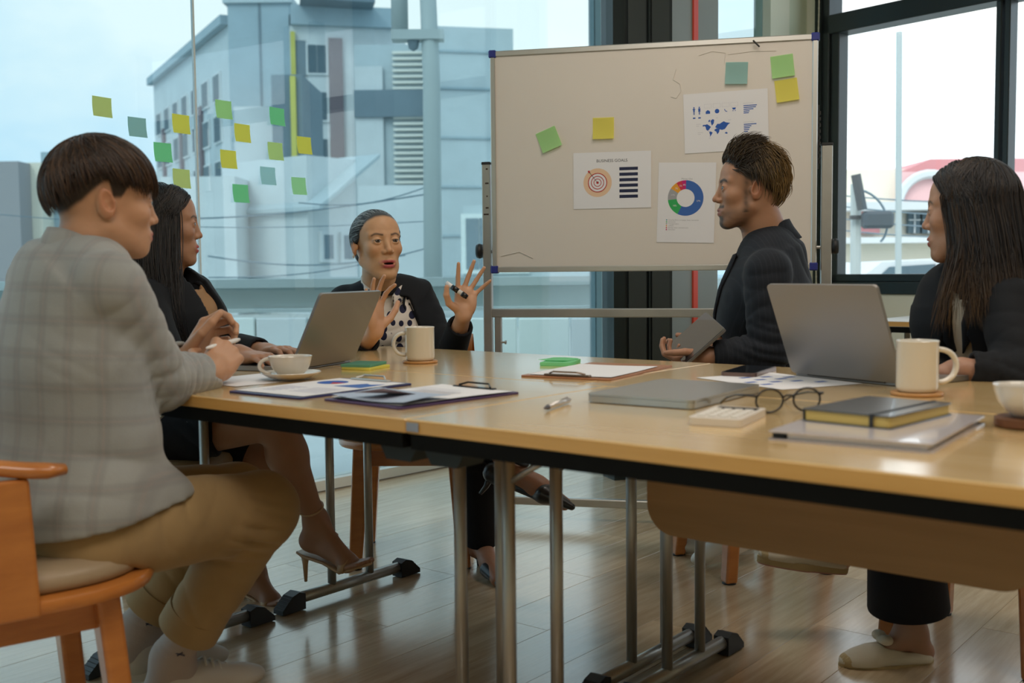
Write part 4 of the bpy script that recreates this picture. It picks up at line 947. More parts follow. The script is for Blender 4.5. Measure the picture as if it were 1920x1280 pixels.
sheet('blank_sheet', 'blank white sheet on the brown clipboard', 'paper', flatM((c3[0]-.012, c3[1]-.02), A3_+pi/2+.03, TZ+.0042), .205, .290, curl=.002)
c4 = mean((1330, 708), (1440, 732), (1597, 720), (1465, 697))
s_ = sheet('chart_sheet', 'white sheet with small blue blocks under the right laptop', 'paper', flatM(c4, math.radians(27)), .215, .285)
mb = MB()
for (x, y) in ((-.07, -.05), (-.07, .0), (-.02, -.02), (-.02, .03), (-.02, .08), (.03, -.03), (.03, .02), (.03, .07), (.07, .04), (.06, -.07)): rect(mb, x, y, .028, .016)
mb.build('print', 'p_blue', s_, kind='stuff')
sheet('blank_sheet', 'white sheet lying under the hands of the young man', 'paper', flatM((-.60, 2.44), math.radians(50)), .21, .20, curl=.001)
# sticky pads
pad = lambda nm, lab, c, ang, mat, z, w=.10, h=.10, th=.006: tag(MB().box((c[0], c[1], z+th/2), (w, h, th), T((c[0], c[1], 0)) @ RZ(ang) @ T((-c[0], -c[1], 0)), .0008).build(nm, mat), lab, 'sticky pad', 'sticky pads on the table')
c = (-.375, 2.715); pad('sticky_pad', 'yellow sticky pad lying under the teal one behind the left laptop', (c[0]+.006, c[1]-.006), math.radians(68), 's_yellow', TZ, .105, .08)
pad('sticky_pad', 'teal sticky pad on top of the yellow one behind the left laptop', c, math.radians(74), 's_mint2' if 's_mint2' in MATS else (stickymat('s_mint2', (.26, .55, .42)) or 's_mint2'), TZ+.0065, .105, .08, .007)
pad('sticky_pad', 'green sticky pad lying behind the brown clipboard', (.125, 2.775), math.radians(74), 's_green', TZ, .12, .08, .009)
sheet('loose_note', 'loose green note curling on top of the green sticky pad', 'sticky note', flatM((.12, 2.79), math.radians(60), TZ+.0100), .085, .076, 's_green', .003)
# smartphone
c = mean((1348, 707), (1420, 710), (1450, 693), (1400, 688)); t = thing('smartphone', 'dark smartphone lying face up behind the chart sheet', 'phone', (c[0], c[1], TZ), math.radians(62))
pm('m_phone', (.20, .13, .11), .3, .7); MB().prism(rr_poly(.19, .082, .012), 0, .009).build('body', 'm_phone', t); MB().prism(rr_poly(.183, .075, .010), .009, .0096).build('screen', 'm_screen', t)
# mugs, cups, coasters
pm('m_china', (.74, .70, .62), .18, coat=.5); pm('m_coffee', (.05, .02, .01), .2)
def mug(label, c, ang, r, h, z=TZ, hs=1.0):
    t = thing('mug', label, 'mug', (c[0], c[1], z), ang)
    MB().lathe([(0, 0), (r*.86, 0), (r*.95, .003), (r, .010), (r, h-.003), (r*1.03, h), (r*1.0, h+.0015), (r*.95, h-.002), (r*.94, .012), (r*.85, .006), (0, .006)], 40).build('cup_wall', 'm_china', t, True, angle=1.0)
    pts = [(r*.97+.031*hs*math.sin(a)**.8*1.05, 0, h*.5+h*.33*math.cos(a)) for a in np.linspace(.02, pi-.02, 16)]
    MB().tube(pts, .0052, 10, flat=1.5, up=(0, 1, 0)).build('handle', 'm_china', t, True); return t
def coaster(label, c, r, mat, th=.006):
    return tag(MB().lathe([(0, 0), (r*.97, 0), (r, .0015), (r, th-.0015), (r*.97, th), (0, th)], 40, T((c[0], c[1], TZ))).build('coaster', mat, None, True, angle=.5), label, 'coaster')
c = (-.245, 2.858); coaster('round wooden coaster under the mug of the older woman', c, .047, 'm_coaster'); mug('white mug on a coaster in front of the older woman', c, pi+.1, .0385, .088, TZ+.0062)
c = (.768, 2.035); coaster('round wooden coaster under the big mug at the right laptop', c, .048, 'm_coaster'); mug('large white mug standing right of the open laptop', c, .12, .0385, .096, TZ+.0062, 1.25)
c = G(1925, 800, .74); c = (c.x, c.y)
tag(MB().lathe([(0, 0), (.042, 0), (.046, .003), (.046, .014), (.042, .016), (0, .012)], 40, T((c[0], c[1], TZ))).build('coaster', 'm_coaster_dark', None, True, angle=.6), 'dark wooden dish under the cup at the right edge', 'coaster')
def teacup(label, c, ang, z, s=1.0):
    t = thing('teacup', label, 'cup', (c[0], c[1], z), ang)
    pr = [(0, 0), (.022, 0), (.024, .004), (.030, .008), (.041, .022), (.046, .038), (.0475, .046), (.0485, .0475), (.0455, .0465), (.044, .038), (.039, .023), (.028, .011), (0, .008)]
    MB().lathe([(a*s, b_*s) for a, b_ in pr], 40).build('bowl', 'm_china', t, True, angle=1.2)
    pts = [(.040*s+.027*s*math.sin(a)*1.05, 0, .026*s+.017*s*math.cos(a)) for a in np.linspace(.15, pi-.1, 14)]
    MB().tube(pts, .0042*s, 10, flat=1.3, up=(0, 1, 0)).build('handle', 'm_china', t, True)
    MB().lathe([(0, .036*s), (.0435*s, .0362*s)], 30).build('coffee', 'm_coffee', t); return t
teacup('white teacup on the dark wooden dish at the right edge', c, -2.0, TZ+.0165, 1.0)
c = G(545, 697, .758); c = (c.x, c.y)
tag(MB().lathe([(0, .002), (.028, .002), (.03, 0), (.032, .003), (.048, .006), (.063, .014), (.0685, .0175), (.068, .0185), (.066, .0165), (.05, .0095), (.03, .007), (.022, .0055), (0, .0055)], 48, T((c[0], c[1], TZ))).build('saucer', 'm_china', None, True, angle=1.0), 'white saucer under the teacup beside the left laptop', 'saucer')
teacup('white teacup on a saucer beside the left laptop', c, pi+.1, TZ+.0058, 1.02)
# pen
a_, b_ = G(1020, 772), G(1068, 755); d = (b_-a_).normalized(); t = thing('ballpoint_pen', 'silver ballpoint pen lying alone on the near table', 'pen', (a_.x, a_.y, TZ), 0, world=True); z_ = Vector((0, 0, .006))
pm('m_pen', (.62, .6, .58), .3, .6); pm('m_pen_dark', (.06, .05, .06), .35)
p = lambda k: a_+d*k+z_
MB().tube([p(.02), p(.10), p(.125)], [.0048, .0050, .0046], 12).build('barrel', 'm_pen', t, True); MB().tube([p(0), p(.006), p(.02)], [.001, .0025, .0048], 10).build('tip', 'm_pen_dark', t, True)
MB().tube([p(.125), p(.135)], .0026, 10).build('button', 'm_pen', t, True); MB().box((0, 0, 0), (.035, .003, .0015), frame(p(.105)+Vector((0, 0, .006)), x=d, z=(0, 0, 1))).build('pocket_clip', 'm_pen', t)
# calculator
c = mean((1300, 800), (1385, 806), (1430, 778), (1345, 768)); t = thing('calculator', 'small white calculator lying beside the glasses', 'calculator', (c[0], c[1], TZ), math.radians(62)-pi/2)
pm('m_calc', (.70, .64, .56), .4); MB().prism(rr_poly(.085, .155, .01), 0, .012).build('body', 'm_calc', t)
MB().prism(rr_poly(.068, .024, .003), .012, .0128, T((0, .052, 0))).build('display', 'm_screen', t)
k0 = None
for r_ in range(5):
    for q in range(4):
        if k0 is None: k0 = MB().box((0, 0, 0), (.013, .012, .003), bev=.001).build('key', 'm_calc2' if 'm_calc2' in MATS else pm('m_calc2', (.76, .72, .65), .4).name, t); o = k0
        else: o = k0.copy(); COL.objects.link(o)
        o.location = (-.0265+q*.0177, .026-r_*.020, .0132)
# eyeglasses
gA, gB = G(1430, 776), G(1525, 772); c = (gA+gB)/2; d = (gB-gA); ang = math.atan2(d.y, d.x)
t = thing('eyeglasses', 'black framed eyeglasses lying open beside the closed laptop', 'glasses', (c.x, c.y, TZ), ang)
for s in (-1, 1):
    cx0 = s*.034; pts = [(cx0+.0245*math.cos(a), .0, .0215+.0195*math.sin(a)) for a in np.linspace(0, 2*pi, 25)]
    MB().tube(pts, .0019, 8, cap=False).build('rim', 'm_black_gloss', t, True)
    MB().lathe([(0, 0), (.0235, 0), (.0235, .001), (0, .001)], 28, T((cx0, 0, .0215)) @ RX(pi/2) @ Matrix.Diagonal((1, .8, 1, 1))).build('lens', 'm_glass', t)
    MB().tube([(s*.058, 0, .030), (s*.066, .004, .031), (s*.067, .06, .026), (s*.064, .105, .016), (s*.062, .135, .003)], [.0022, .0022, .0018, .002, .0024], 8).build('temple', 'm_black_gloss', t, True)
MB().tube([(-.0105, 0, .026), (-.004, -.002, .030), (.004, -.002, .030), (.0105, 0, .026)], .0018, 8).build('bridge', 'm_black_gloss', t, True)
# binder with notebook
c = mean((1457, 828), (1730, 853), (1832, 796), (1590, 770)); A5 = math.radians(55)
t = thing('ring_binder', 'thin pale document folder lying under the black notebook', 'folder', (c[0], c[1], TZ), A5-pi/2)
pm('m_folder', (.62, .58, .60), .16, coat=.5); pm('m_folder_edge', (.38, .30, .36), .4); pm('m_note_cover', (.045, .05, .055), .30, coat=.25); pm('m_note_page', (.62, .45, .13), .6)
MB().prism(rr_poly(.225, .32, .006), 0, .0018).prism(rr_poly(.225, .32, .006), .011, .0128).build('cover', 'm_folder', t); MB().box((-.1, 0, .0064), (.018, .30, .0085)).build('spine', 'm_black_plastic', t)
MB().box((.008, .0, .0062), (.19, .30, .008)).build('pages', 'p_white', t)
c = mean((1527, 800), (1640, 825), (1812, 800), (1690, 772)); c = (c[0]+.012, c[1]+.03)
t = thing('notebook', 'black notebook with gilt page edges and elastic band on the folder', 'notebook', (c[0]-.03, c[1]-.03, TZ+.0130), math.radians(45)-pi/2)
MB().prism(rr_poly(.142, .212, .008), 0, .0016).prism(rr_poly(.142, .212, .008), .0165, .0185).box((-.070, 0, .009), (.002, .20, .016)).build('cover', 'm_note_cover', t)
MB().prism(rr_poly(.136, .206, .008), .0016, .0165).build('pages', 'm_note_page', t)
MB().box((.042, 0, .0192), (.006, .214, .0012)).box((.042, -.1065, .0095), (.006, .0012, .019)).box((.042, .1065, .0095), (.006, .0012, .019)).build('elastic_band', 'm_key', t)
# ================================================================ figures: library
attr_mat('m_skin', .48, bump=(260, .12), sss=.12, spec=.45); attr_mat('m_hair', .48, spec=.45); attr_mat('m_eye', .08, spec=.7, coat=.6)
attr_mat('m_sock', .85, bump=(300, .3)); attr_mat('m_shoe', .5, bump=(200, .08))
SKIN_E = .0040
def R3(f, up=(0, 0, 1), roll=0.0):
    # columns: right, forward, up
    f = Vector(f).normalized(); u = Vector(up); r = f.cross(u).normalized(); u = r.cross(f)
    if roll: q = Matrix.Rotation(roll, 3, f); r = q @ r; u = q @ u
    return np.array([[r[i], f[i], u[i]] for i in range(3)])
def face_dir(yaw_vec, pitch):
    v = Vector((yaw_vec[0], yaw_vec[1], 0)).normalized(); return Vector((v.x*math.cos(pitch), v.y*math.cos(pitch), math.sin(pitch)))
class Head:
    def __init__(s, C, R, sc_=1.0, nose=1.0, jaw=1.0, mouth=0.0, width=1.0, zc=1.0, eye=1.0, ear=True):
        s.zc = zc; s.eye = eye; s.ear = ear; s.C, s.R, s.s = A3(C), R, sc_; s.nose, s.jaw, s.mouth, s.w = nose, jaw, mouth, width
    def P(s, x, y, z):
        if z < -.04: z = -.04+(z+.04)*s.zc
        return s.C+s.R@(np.array((x*s.w, y, z))*s.s)
    def loc(s, V):
        q = ((V-s.C)@s.R)/s.s; z = q[:, 2]; q[:, 2] = np.where(z < -.04, -.04+(z+.04)/s.zc, z); return q
    def prims(s, S):
        k = s.s; P = s.P; E = lambda c, r, kk=.01, op='u', RR=None: S.ell(P(*c), np.array(r)*k, s.R if RR is None else RR, kk, op)
        Cn = lambda a, b, ra, rb, kk=.01, op='u': S.cone(P(*a), P(*b), ra*k, rb*k, kk, op)
        j = s.jaw
        E((0, -.018, .036), (.0745, .094, .086), .02)
        E((0, .032, .045), (.062, .050, .055), .03); E((0, .034, -.028), (.056, .052, .074), .03)
        for m_ in (-1, 1):
            Cn((m_*.052*j, .002, -.052), (m_*.018, .062, -.100), .019, .016, .022)
            E((m_*.040, .056, -.018), (.022, .024, .022), .02)
            Cn((m_*.046, .062, .029), (m_*.012, .078, .027), .009, .009, .012)
        E((0, .069, -.101*1), (.021*j, .018, .016), .016); E((0, .028, -.072), (.044, .046, .032), .03)
        for m_ in (-1, 1): E((m_*.0305, .101, .008), (.019, .020, .0125), .014, 's')
        E((0, .066, -.064), (.030, .023, .023), .016)
        n = s.nose
        Cn((0, .078, .022), (0, .078+.024*n, -.020), .0070, .0092, .012); E((0, .079+.027*n, -.027), (.0105, .0105, .0090), .006)
        for m_ in (-1, 1):
            E((m_*.0125, .077+.016*n, -.031), (.0078, .0100, .0072), .005)
            E((m_*.0305, .0735, .0065), (.0165, .0158, .0150), .004)
            E((m_*.0065, .078+.022*n, -.0375), (.0030, .0045, .0035), .002, 's')
        mo = s.mouth
        for m_ in (-1, 1):
            Cn((m_*.0255, .0800, -.0640), (m_*.007, .0895, -.0605), .0034, .0052, .005); Cn((m_*.007, .0895, -.0605), (0, .0890, -.0612), .0052, .0048, .005)
            Cn((m_*.0235, .0800, -.0665-mo*.4), (m_*.007, .0875, -.0720-mo), .0036, .0062, .005); Cn((m_*.007, .0875, -.0720-mo), (0, .088, -.0728-mo), .0062, .0064, .004)
        if mo: E((0, .091, -.0660-mo*.45), (.0195, .013, .0018+mo*.45), .002, 's')
        else: E((0, .097, -.0663), (.024, .008, .0012), .002, 's')
        for m_ in (-1, 1): E((m_*.0305, .0935, .0060), (.0145, .0150, .0042*s.eye), .0022, 's')
        if not s.ear: return S
        ear = s.R@np.array(Matrix.Rotation(.22, 3, 'X'))
        for m_ in (-1, 1):
            RE = ear@np.array(Matrix.Rotation(m_*-.38, 3, 'Z'))
            E((m_*.0775, -.012, -.002), (.0085, .0185, .0315), .006, 'u', RE)
            E((m_*.0880, -.0095, .003), (.0095, .0110, .0215), .003, 's', RE); E((m_*.085, -.004, -.006), (.0105, .0065, .0090), .003, 's')
            E((m_*.0735, .003, -.004), (.006, .006, .010), .006)
        return S
def mixc(c, a, w): return c*(1-w[:, None])+np.array(a)[None]*w[:, None]
def sstep(x, a, b): t = np.clip((x-a)/(b-a), 0, 1); return t*t*(3-2*t)
def paint_head(H, V, skin, lipw=1.0, lip=(.40, .13, .11), brow=(.03, .02, .015), hair=None, bound=None, beard=None, browthick=1.0, blush=.25):
    L_ = H.loc(V); x, y, z = L_.T; ax = np.abs(x)/H.w
    c = np.tile(np.array(skin), (len(V), 1)); r = np.random.RandomState(3)
    nz = np.sin(x*210+np.sin(z*170))*np.sin(z*190+np.sin(y*150))*.5+.5
    c = c*(1+.05*(nz[:, None]-.5))
    bl = np.exp(-((ax-.042)**2+(z+.025)**2)/.018**2)*(y > .03)*blush; c = mixc(c, (skin[0]*1.02, skin[1]*.74, skin[2]*.68), bl)
    nb = np.exp(-(x**2+(z+.028)**2)/.012**2)*(y > .085)*.35; c = mixc(c, (skin[0], skin[1]*.78, skin[2]*.72), nb)
    er = sstep(ax, .076, .081)*(z < .04)*(z > -.05)*.5; c = mixc(c, (skin[0]*.95, skin[1]*.66, skin[2]*.58), er)
    # lips
    mo = H.mouth
    up = np.exp(-(((ax)/(.022*lipw))**4+((z+.0612)/.0048)**4)); lo = np.exp(-(((ax)/(.019*lipw))**4+((z+.0720+mo)/.0062)**4))
    lw = np.clip(up+lo, 0, 1)*(y > .076); c = mixc(c, lip, np.clip(lw*1.2, 0, .95))
    if mo: ins = np.exp(-((ax/.020)**4+((z+.066+mo*.45)/(.0026+mo*.45))**4))*(y < .0865)*(y > .06); c = mixc(c, (.05, .012, .012), np.clip(ins*1.4, 0, 1))
    # brows
    bz = .0265+.0045*np.exp(-((ax-.034)/.012)**2)-.25*np.clip(ax-.040, 0, 1)
    bw = np.exp(-((z-bz)/(.0030*browthick))**4)*sstep(ax, .011, .015)*(1-sstep(ax, .046, .052))*(y > .045); c = mixc(c, brow, np.clip(bw, 0, 1)*.85)
    # lash line
    ll = np.exp(-(((ax-.0305)/.0145)**6))*np.exp(-((z-.0108+.35*(np.abs(ax-.0305))**1.0*.35)/.0016)**2)*(y > .07); c = mixc(c, (.02, .012, .01), np.clip(ll, 0, .9))
    if beard:
        b_ = (z < -.040)*(y > -.005)*sstep(-z, .040+.0, .062)*(1-np.clip(lw*2, 0, 1))
        jawl = sstep(-z+(-y+.02)*.0, .050, .075)*(z > -.13)*sstep(y, -.01, .02)
        mus = np.exp(-((z+.0505)/.0050)**4)*(ax < .030)*(y > .07)
        gt = np.exp(-(ax/.022)**4)*(z < -.079)*(y > .03)
        side = np.exp(-((y-.018)/.010)**2)*(z < .05)*(z > -.07)*(ax > .045)
        st = np.clip(.42*jawl*(ax > .0)*(y < .09)+.85*mus+.75*gt+.6*side, 0, .9)*(1-np.clip(lw*2, 0, 1)); st = st*(.75+.5*nz)
        c = mixc(c, beard, np.clip(st, 0, .92))
    if hair is not None and bound is not None:
        D = L_-np.array(CAPC); az, el = azel(D); e = np.interp(az, *bound); w = sstep(el, e-.06, e+.10); c = mixc(c, hair, w)
    return c
CAPC = (0, -.012, .030)
def azel(D):
    n = D/(np.linalg.norm(D, axis=1)[:, None]+1e-9); return np.degrees(np.abs(np.arctan2(n[:, 0], n[:, 1]))), np.arcsin(np.clip(n[:, 2], -1, 1))
def dirv(az, el): a = math.radians(az); return np.array((math.sin(a)*math.cos(el), math.cos(a)*math.cos(el), math.sin(el)))
class Strands:
    def __init__(s): s.V, s.Q, s.C, s.n = [], [], [], 0
    def add(s, P_, r0, r1, col, flat=1.0, nrm=None):
        P_ = np.asarray(P_, float); k = len(P_); T_ = np.gradient(P_, axis=0); T_ /= np.linalg.norm(T_, axis=1)[:, None]+1e-12
        ref = np.array((.31, .27, .91)) if nrm is None else np.asarray(nrm, float)
        u = np.cross(T_, ref); u /= np.linalg.norm(u, axis=1)[:, None]+1e-12; w = np.cross(T_, u)
        t = np.linspace(0, 1, k); r = (r0+(r1-r0)*t)*np.minimum(1, np.minimum(t*8+.35, (1-t)*5+.12))
        v = np.stack([P_+u*r[:, None], P_-u*r[:, None]*.5+w*(r*.87*flat)[:, None], P_-u*r[:, None]*.5-w*(r*.87*flat)[:, None]], 1).reshape(-1, 3)
        i = np.arange(k-1)[:, None]*3; q = np.concatenate([i+np.array([[a, (a+1) % 3, 3+(a+1) % 3, 3+a]]) for a in range(3)])
        s.V.append(v); s.Q.append(q+s.n); s.n += len(v); c = np.asarray(col, float); s.C.append(np.tile(c, (len(v), 1)) if c.ndim == 1 else np.repeat(c, 3, 0))
    def out(s): return np.concatenate(s.V), np.concatenate(s.Q), np.concatenate(s.C)
def slerp(a, b, t):
    a = a/np.linalg.norm(a); b = b/np.linalg.norm(b); o = math.acos(float(np.clip(a@b, -1, 1)))
    if o < 1e-4: return np.tile(a, (len(t), 1))
    return (np.sin((1-t)*o)[:, None]*a+np.sin(t*o)[:, None]*b)/math.sin(o)
def cap_pt(H, d, rad, lift): # d: unit dirs (n,3)
    rad = np.asarray(rad); return H.C+((np.array(CAPC)+d*(rad+0)*(1+np.asarray(lift)[:, None]))*np.array((H.w, 1, 1))*H.s)@H.R.T
def cap_shell(H, rad, bound, col, tuck=.80, nu=64, nv=14, bump=0.0, top=None):
    # closed cap from the crown down to the hair line
    Vs = []; 
    for i in range(nu):
        az = -180+360*i/nu; e = float(np.interp(abs(az), *bound)); el = np.linspace(pi/2, e, nv); d = np.array([dirv(az, q) for q in el])
        lf = -(1-tuck)*np.clip((np.linspace(0, 1, nv)-.72)/.28, 0, 1)**2+bump*np.sin(az*.31+el*7)
        if top is not None: lf = lf+top(az, el)
        Vs.append(cap_pt(H, d, rad, lf))
    V = np.concatenate(Vs); Q = []
    for i in range(nu):
        for j in range(nv-1): Q.append((i*nv+j, ((i+1) % nu)*nv+j, ((i+1) % nu)*nv+j+1, i*nv+j+1))
    return V, np.array(Q), np.tile(np.array(col), (len(V), 1))
FING = {'i': ((.027, .086), (.043, .026, .021), .0088), 'm': ((.0065, .092), (.047, .030, .022), .0090), 'r': ((-.0135, .087), (.043, .028, .021), .0086), 'p': ((-.0315, .076), (.034, .020, .018), .0076)}
def hand(S, wrist, ydir, zdir, side, curl, spread=None, thumb=None, s=1.0, thick=1.0):
    # side 'L'/'R'; zdir = back of the hand; curl = dict finger -> (mcp, pip, dip) degrees; thumb = three local directions
    Y = Vector(ydir).normalized(); Z = Vector(zdir); Z = (Z-Y*Z.dot(Y)).normalized(); X = Y.cross(Z) if side == 'L' else Z.cross(Y)
    M = np.array([[X[i], Y[i], Z[i]] for i in range(3)]); W_ = A3(wrist); P = lambda v: W_+M@(np.array(v, float)*s)
    sp = spread or {'i': 8, 'm': 1, 'r': -6, 'p': -14}; tips = {}
    for f, ((kx, ky), ph, r) in FING.items():
        r = r*thick; kp = np.array((kx, ky, .002)); S.cone(P((kx*.45, .012, 0)), P(kp), .0135*s, (r+.0022)*s, .010)
        a = 0; p = kp; cu = curl[f]
        for n_, (ln, da) in enumerate(zip(ph, cu)):
            a += math.radians(da); sa = math.radians(sp[f])*(1 if n_ < 3 else 1)
            d = np.array((math.sin(sa)*math.cos(a), math.cos(sa)*math.cos(a), -math.sin(a))); q = p+d*ln
            S.cone(P(p), P(q), r*(1-.10*n_)*s, r*(.92-.11*n_)*s, .0022 if n_ else .006); p = q
        tips[f] = P(p)
    S.ell(P((-.002, .048, -.003)), np.array((.036, .040, .0125))*s, M, .012); S.ell(P((-.024, .035, -.009)), np.array((.013, .028, .011))*s, M, .012)
    th = thumb or ((.62, .68, -.38), (.45, .86, -.25), (.30, .93, -.18)); p = np.array((.020, .018, -.008)); rr = (.0155, .0118, .0105, .0082)
    for n_, (d, ln) in enumerate(zip(th, (.043, .033, .027))):
        d = np.array(d)/np.linalg.norm(d); q = p+d*ln; S.cone(P(p), P(q), rr[n_]*s, rr[n_+1]*s, .010 if n_ == 0 else .003); p = q
    tips['t'] = P(p); tips['M'] = M; tips['P'] = P
    return tips
CURL_REL = {'i': (18, 22, 12), 'm': (22, 26, 14), 'r': (26, 30, 16), 'p': (28, 30, 16)}
def cut(S, p, d, r, depth=.04, wall=.006, size=.09):
    wall = max(wall, .011)
    # open hem: cut square at p along d and hollow out
    d = Vector(d).normalized(); M = R3(d, (0.13, .21, .97) if abs(d.z) < .9 else (1, 0, 0)); p = Vector(p)
    S.box(p+d*size, (size, size, size), M, .001, .003, 's'); S.cone(p-d*depth, p+d*.02, r-wall, r-wall+.002, .002, 's')
class Torso:
    def __init__(s, lv, side): # lv: (centre, half width, half depth)
        s.lv = [(Vector(c), w, d) for c, w, d in lv]; s.sd = Vector(side).normalized()
    def prims(s, S, g=0.0, k=.05):
        for (a, w, d), (b_, w2, d2) in zip(s.lv, s.lv[1:]): S.econe(a, b_, (w+g, d+g), (w2+g, d2+g), s.sd, k)
    def surf(s, x, t, off=0.0):
        n = len(s.lv)-1; q = min(max(t*n, 0), n-1e-6); i = int(q); f = q-i; (a, w, d), (b_, w2, d2) = s.lv[i], s.lv[i+1]
        c = a.lerp(b_, f); w = w+(w2-w)*f; d = d+(d2-d)*f; ax = (b_-a).normalized(); fr = ax.cross(s.sd).normalized(); fr = -fr if fr.dot(s.front) < 0 else fr
        y = d*math.sqrt(max(0, 1-(x/w)**2)); return c+s.sd*x+fr*(y+off)
def solid(o, th=.004, off=0): m_ = o.modifiers.new('s', 'SOLIDIFY'); m_.thickness = th; m_.offset = off; return o
def collar(nb, up, fwd, mat, parent, r_in=.058, r_out=.092, h=.040, drop=.025, open_=38, name='collar', tilt=0.0):
    up = Vector(up).normalized(); fwd = Vector(fwd); fwd = (fwd-up*fwd.dot(up)).normalized(); sd = fwd.cross(up); nb = Vector(nb); P_ = []
    for a in np.linspace(-180+open_, 180-open_, 41):
        q = abs(a)/(180-open_); a_ = math.radians(a); d = -fwd*math.cos(a_)+sd*math.sin(a_)*.98
        hh = h*(1-.35*q**2); fw = fwd*(.030*q**2)+up*(-.05*q**3)
        P_.append([nb+d*(r_in-.002)-up*.012+fw, nb+d*r_in+up*hh*.6+fw, nb+d*(r_in+.004)+up*hh+fw, nb+d*(r_in+.012)+up*hh*.97+fw, nb+d*(r_in*.45+r_out*.55)+up*(hh*.35)+fw, nb+d*r_out-up*drop+fw])
    return solid(MB().grid(P_).build(name, mat, parent, True), .0035)
def head_mesh(H, neck_pts, neck_r, extra, paint, h=.0026):
    S = SDF(); H.prims(S); 
    for i in range(len(neck_pts)-1): S.cone(neck_pts[i], neck_pts[i+1], neck_r[i], neck_r[i+1], .03)
    if extra: extra(S)
    V, Q = S.mesh(h); return V, Q, paint(V)
def eyes(H, parent, gaze, iris=(.035, .018, .01)):
    for m_ in (-1, 1):
        c = H.P(m_*.0305, .0735, .0065); g = A3(gaze); g = g/np.linalg.norm(g); S = []; Qs = []; nu, nv = 24, 16; V = []
        M = frame((0, 0, 0), z=Vector(g), x=Vector((0, 0, 1))); M = np.array([[M[i][j] for j in range(3)] for i in range(3)])
        C_ = []
        for j in range(nv+1):
            th = pi*j/nv
            for i in range(nu): V.append(c+M@(np.array((math.sin(th)*math.cos(2*pi*i/nu), math.sin(th)*math.sin(2*pi*i/nu), math.cos(th)))*.0142*H.s)); C_.append((.005, .004, .004) if th < .22 else iris if th < .60 else (.55, .50, .46))
        for j in range(nv):
            for i in range(nu): Qs.append((j*nu+i, (j+1)*nu+i, (j+1)*nu+(i+1) % nu, j*nu+(i+1) % nu))
        link('eye', np_mesh('eye', np.array(V), np.array(Qs), np.array(C_)), 'm_eye', parent)
def skincol(V, c): r = np.sin(V[:, 0]*90+np.sin(V[:, 2]*70))*np.sin(V[:, 1]*80+V[:, 2]*60); return np.tile(np.array(c), (len(V), 1))*(1+.03*r[:, None])
def fall(H, levels, az0, az1, col, n=40, thick=.012, sub=4):
    # sheet of hair hanging from the cap, following the levels (centre, lateral radius, depth radius)
    fw, rt = H.R[:, 1].copy(), H.R[:, 0].copy(); fw[2] = 0; fw /= np.linalg.norm(fw); rt = np.array((fw[1], -fw[0], 0))
    def row(a, k):
        c, rx, ry = levels[k]; return A3(c)+(rt*math.sin(a)*rx+fw*math.cos(a)*ry)*(.94 if k else .93)
    out, inn = [], []
    for i in range(n+1):
        a = math.radians(az0+(az1-az0)*i/n); P_ = [row(a, k) for k in range(len(levels))]; P_ = np.array(P_)
        t = np.linspace(0, len(levels)-1, (len(levels)-1)*sub+1); i0 = np.minimum(t.astype(int), len(levels)-2); w = (t-i0)[:, None]; Q_ = P_[i0]*(1-w)+P_[i0+1]*w
        cc = np.array([A3(levels[k][0]) for k in range(len(levels))]); cc = cc[i0]*(1-w)+cc[i0+1]*w; d = Q_-cc; d /= np.linalg.norm(d, axis=1)[:, None]+1e-9
        rip = .0035*np.sin(i*1.9)*np.linspace(.3, 1, len(Q_)); out.append(Q_+d*rip[:, None]); inn.append(Q_-d*thick)
    m_ = len(out[0]); V = np.concatenate([np.concatenate([o, q[::-1]]) for o, q in zip(out, inn)]); k = 2*m_; Q = []
    for i in range(n):
        for j in range(k): Q.append((i*k+j, (i+1)*k+j, (i+1)*k+(j+1) % k, i*k+(j+1) % k))
    return V, np.array(Q), np.tile(np.array(col), (len(V), 1))
def fall_drop(H, levels, nmin, jit=.006, squeeze=None):
    fw = H.R[:, 1].copy(); fw[2] = 0; fw /= np.linalg.norm(fw); rt = np.array((fw[1], -fw[0], 0))
    def f(az, g):
        a = math.radians(az); out_ = g.uniform(.97, 1.08); n = g.randint(nmin, len(levels)+1); o_ = g.randn(3)*jit; P_ = []
        for k in range(n):
            c, rx, ry = levels[k]; a2 = a+g.randn()*.03; P_.append(A3(c)+rt*math.sin(a2)*rx*out_+fw*math.cos(a2)*ry*out_+o_*k*.5)
        if g.rand() < .6: P_[-1] = P_[-1]+(P_[-1]-P_[-2])*g.uniform(-.5, .25) if n > 1 else P_[-1]
        return P_
    return f
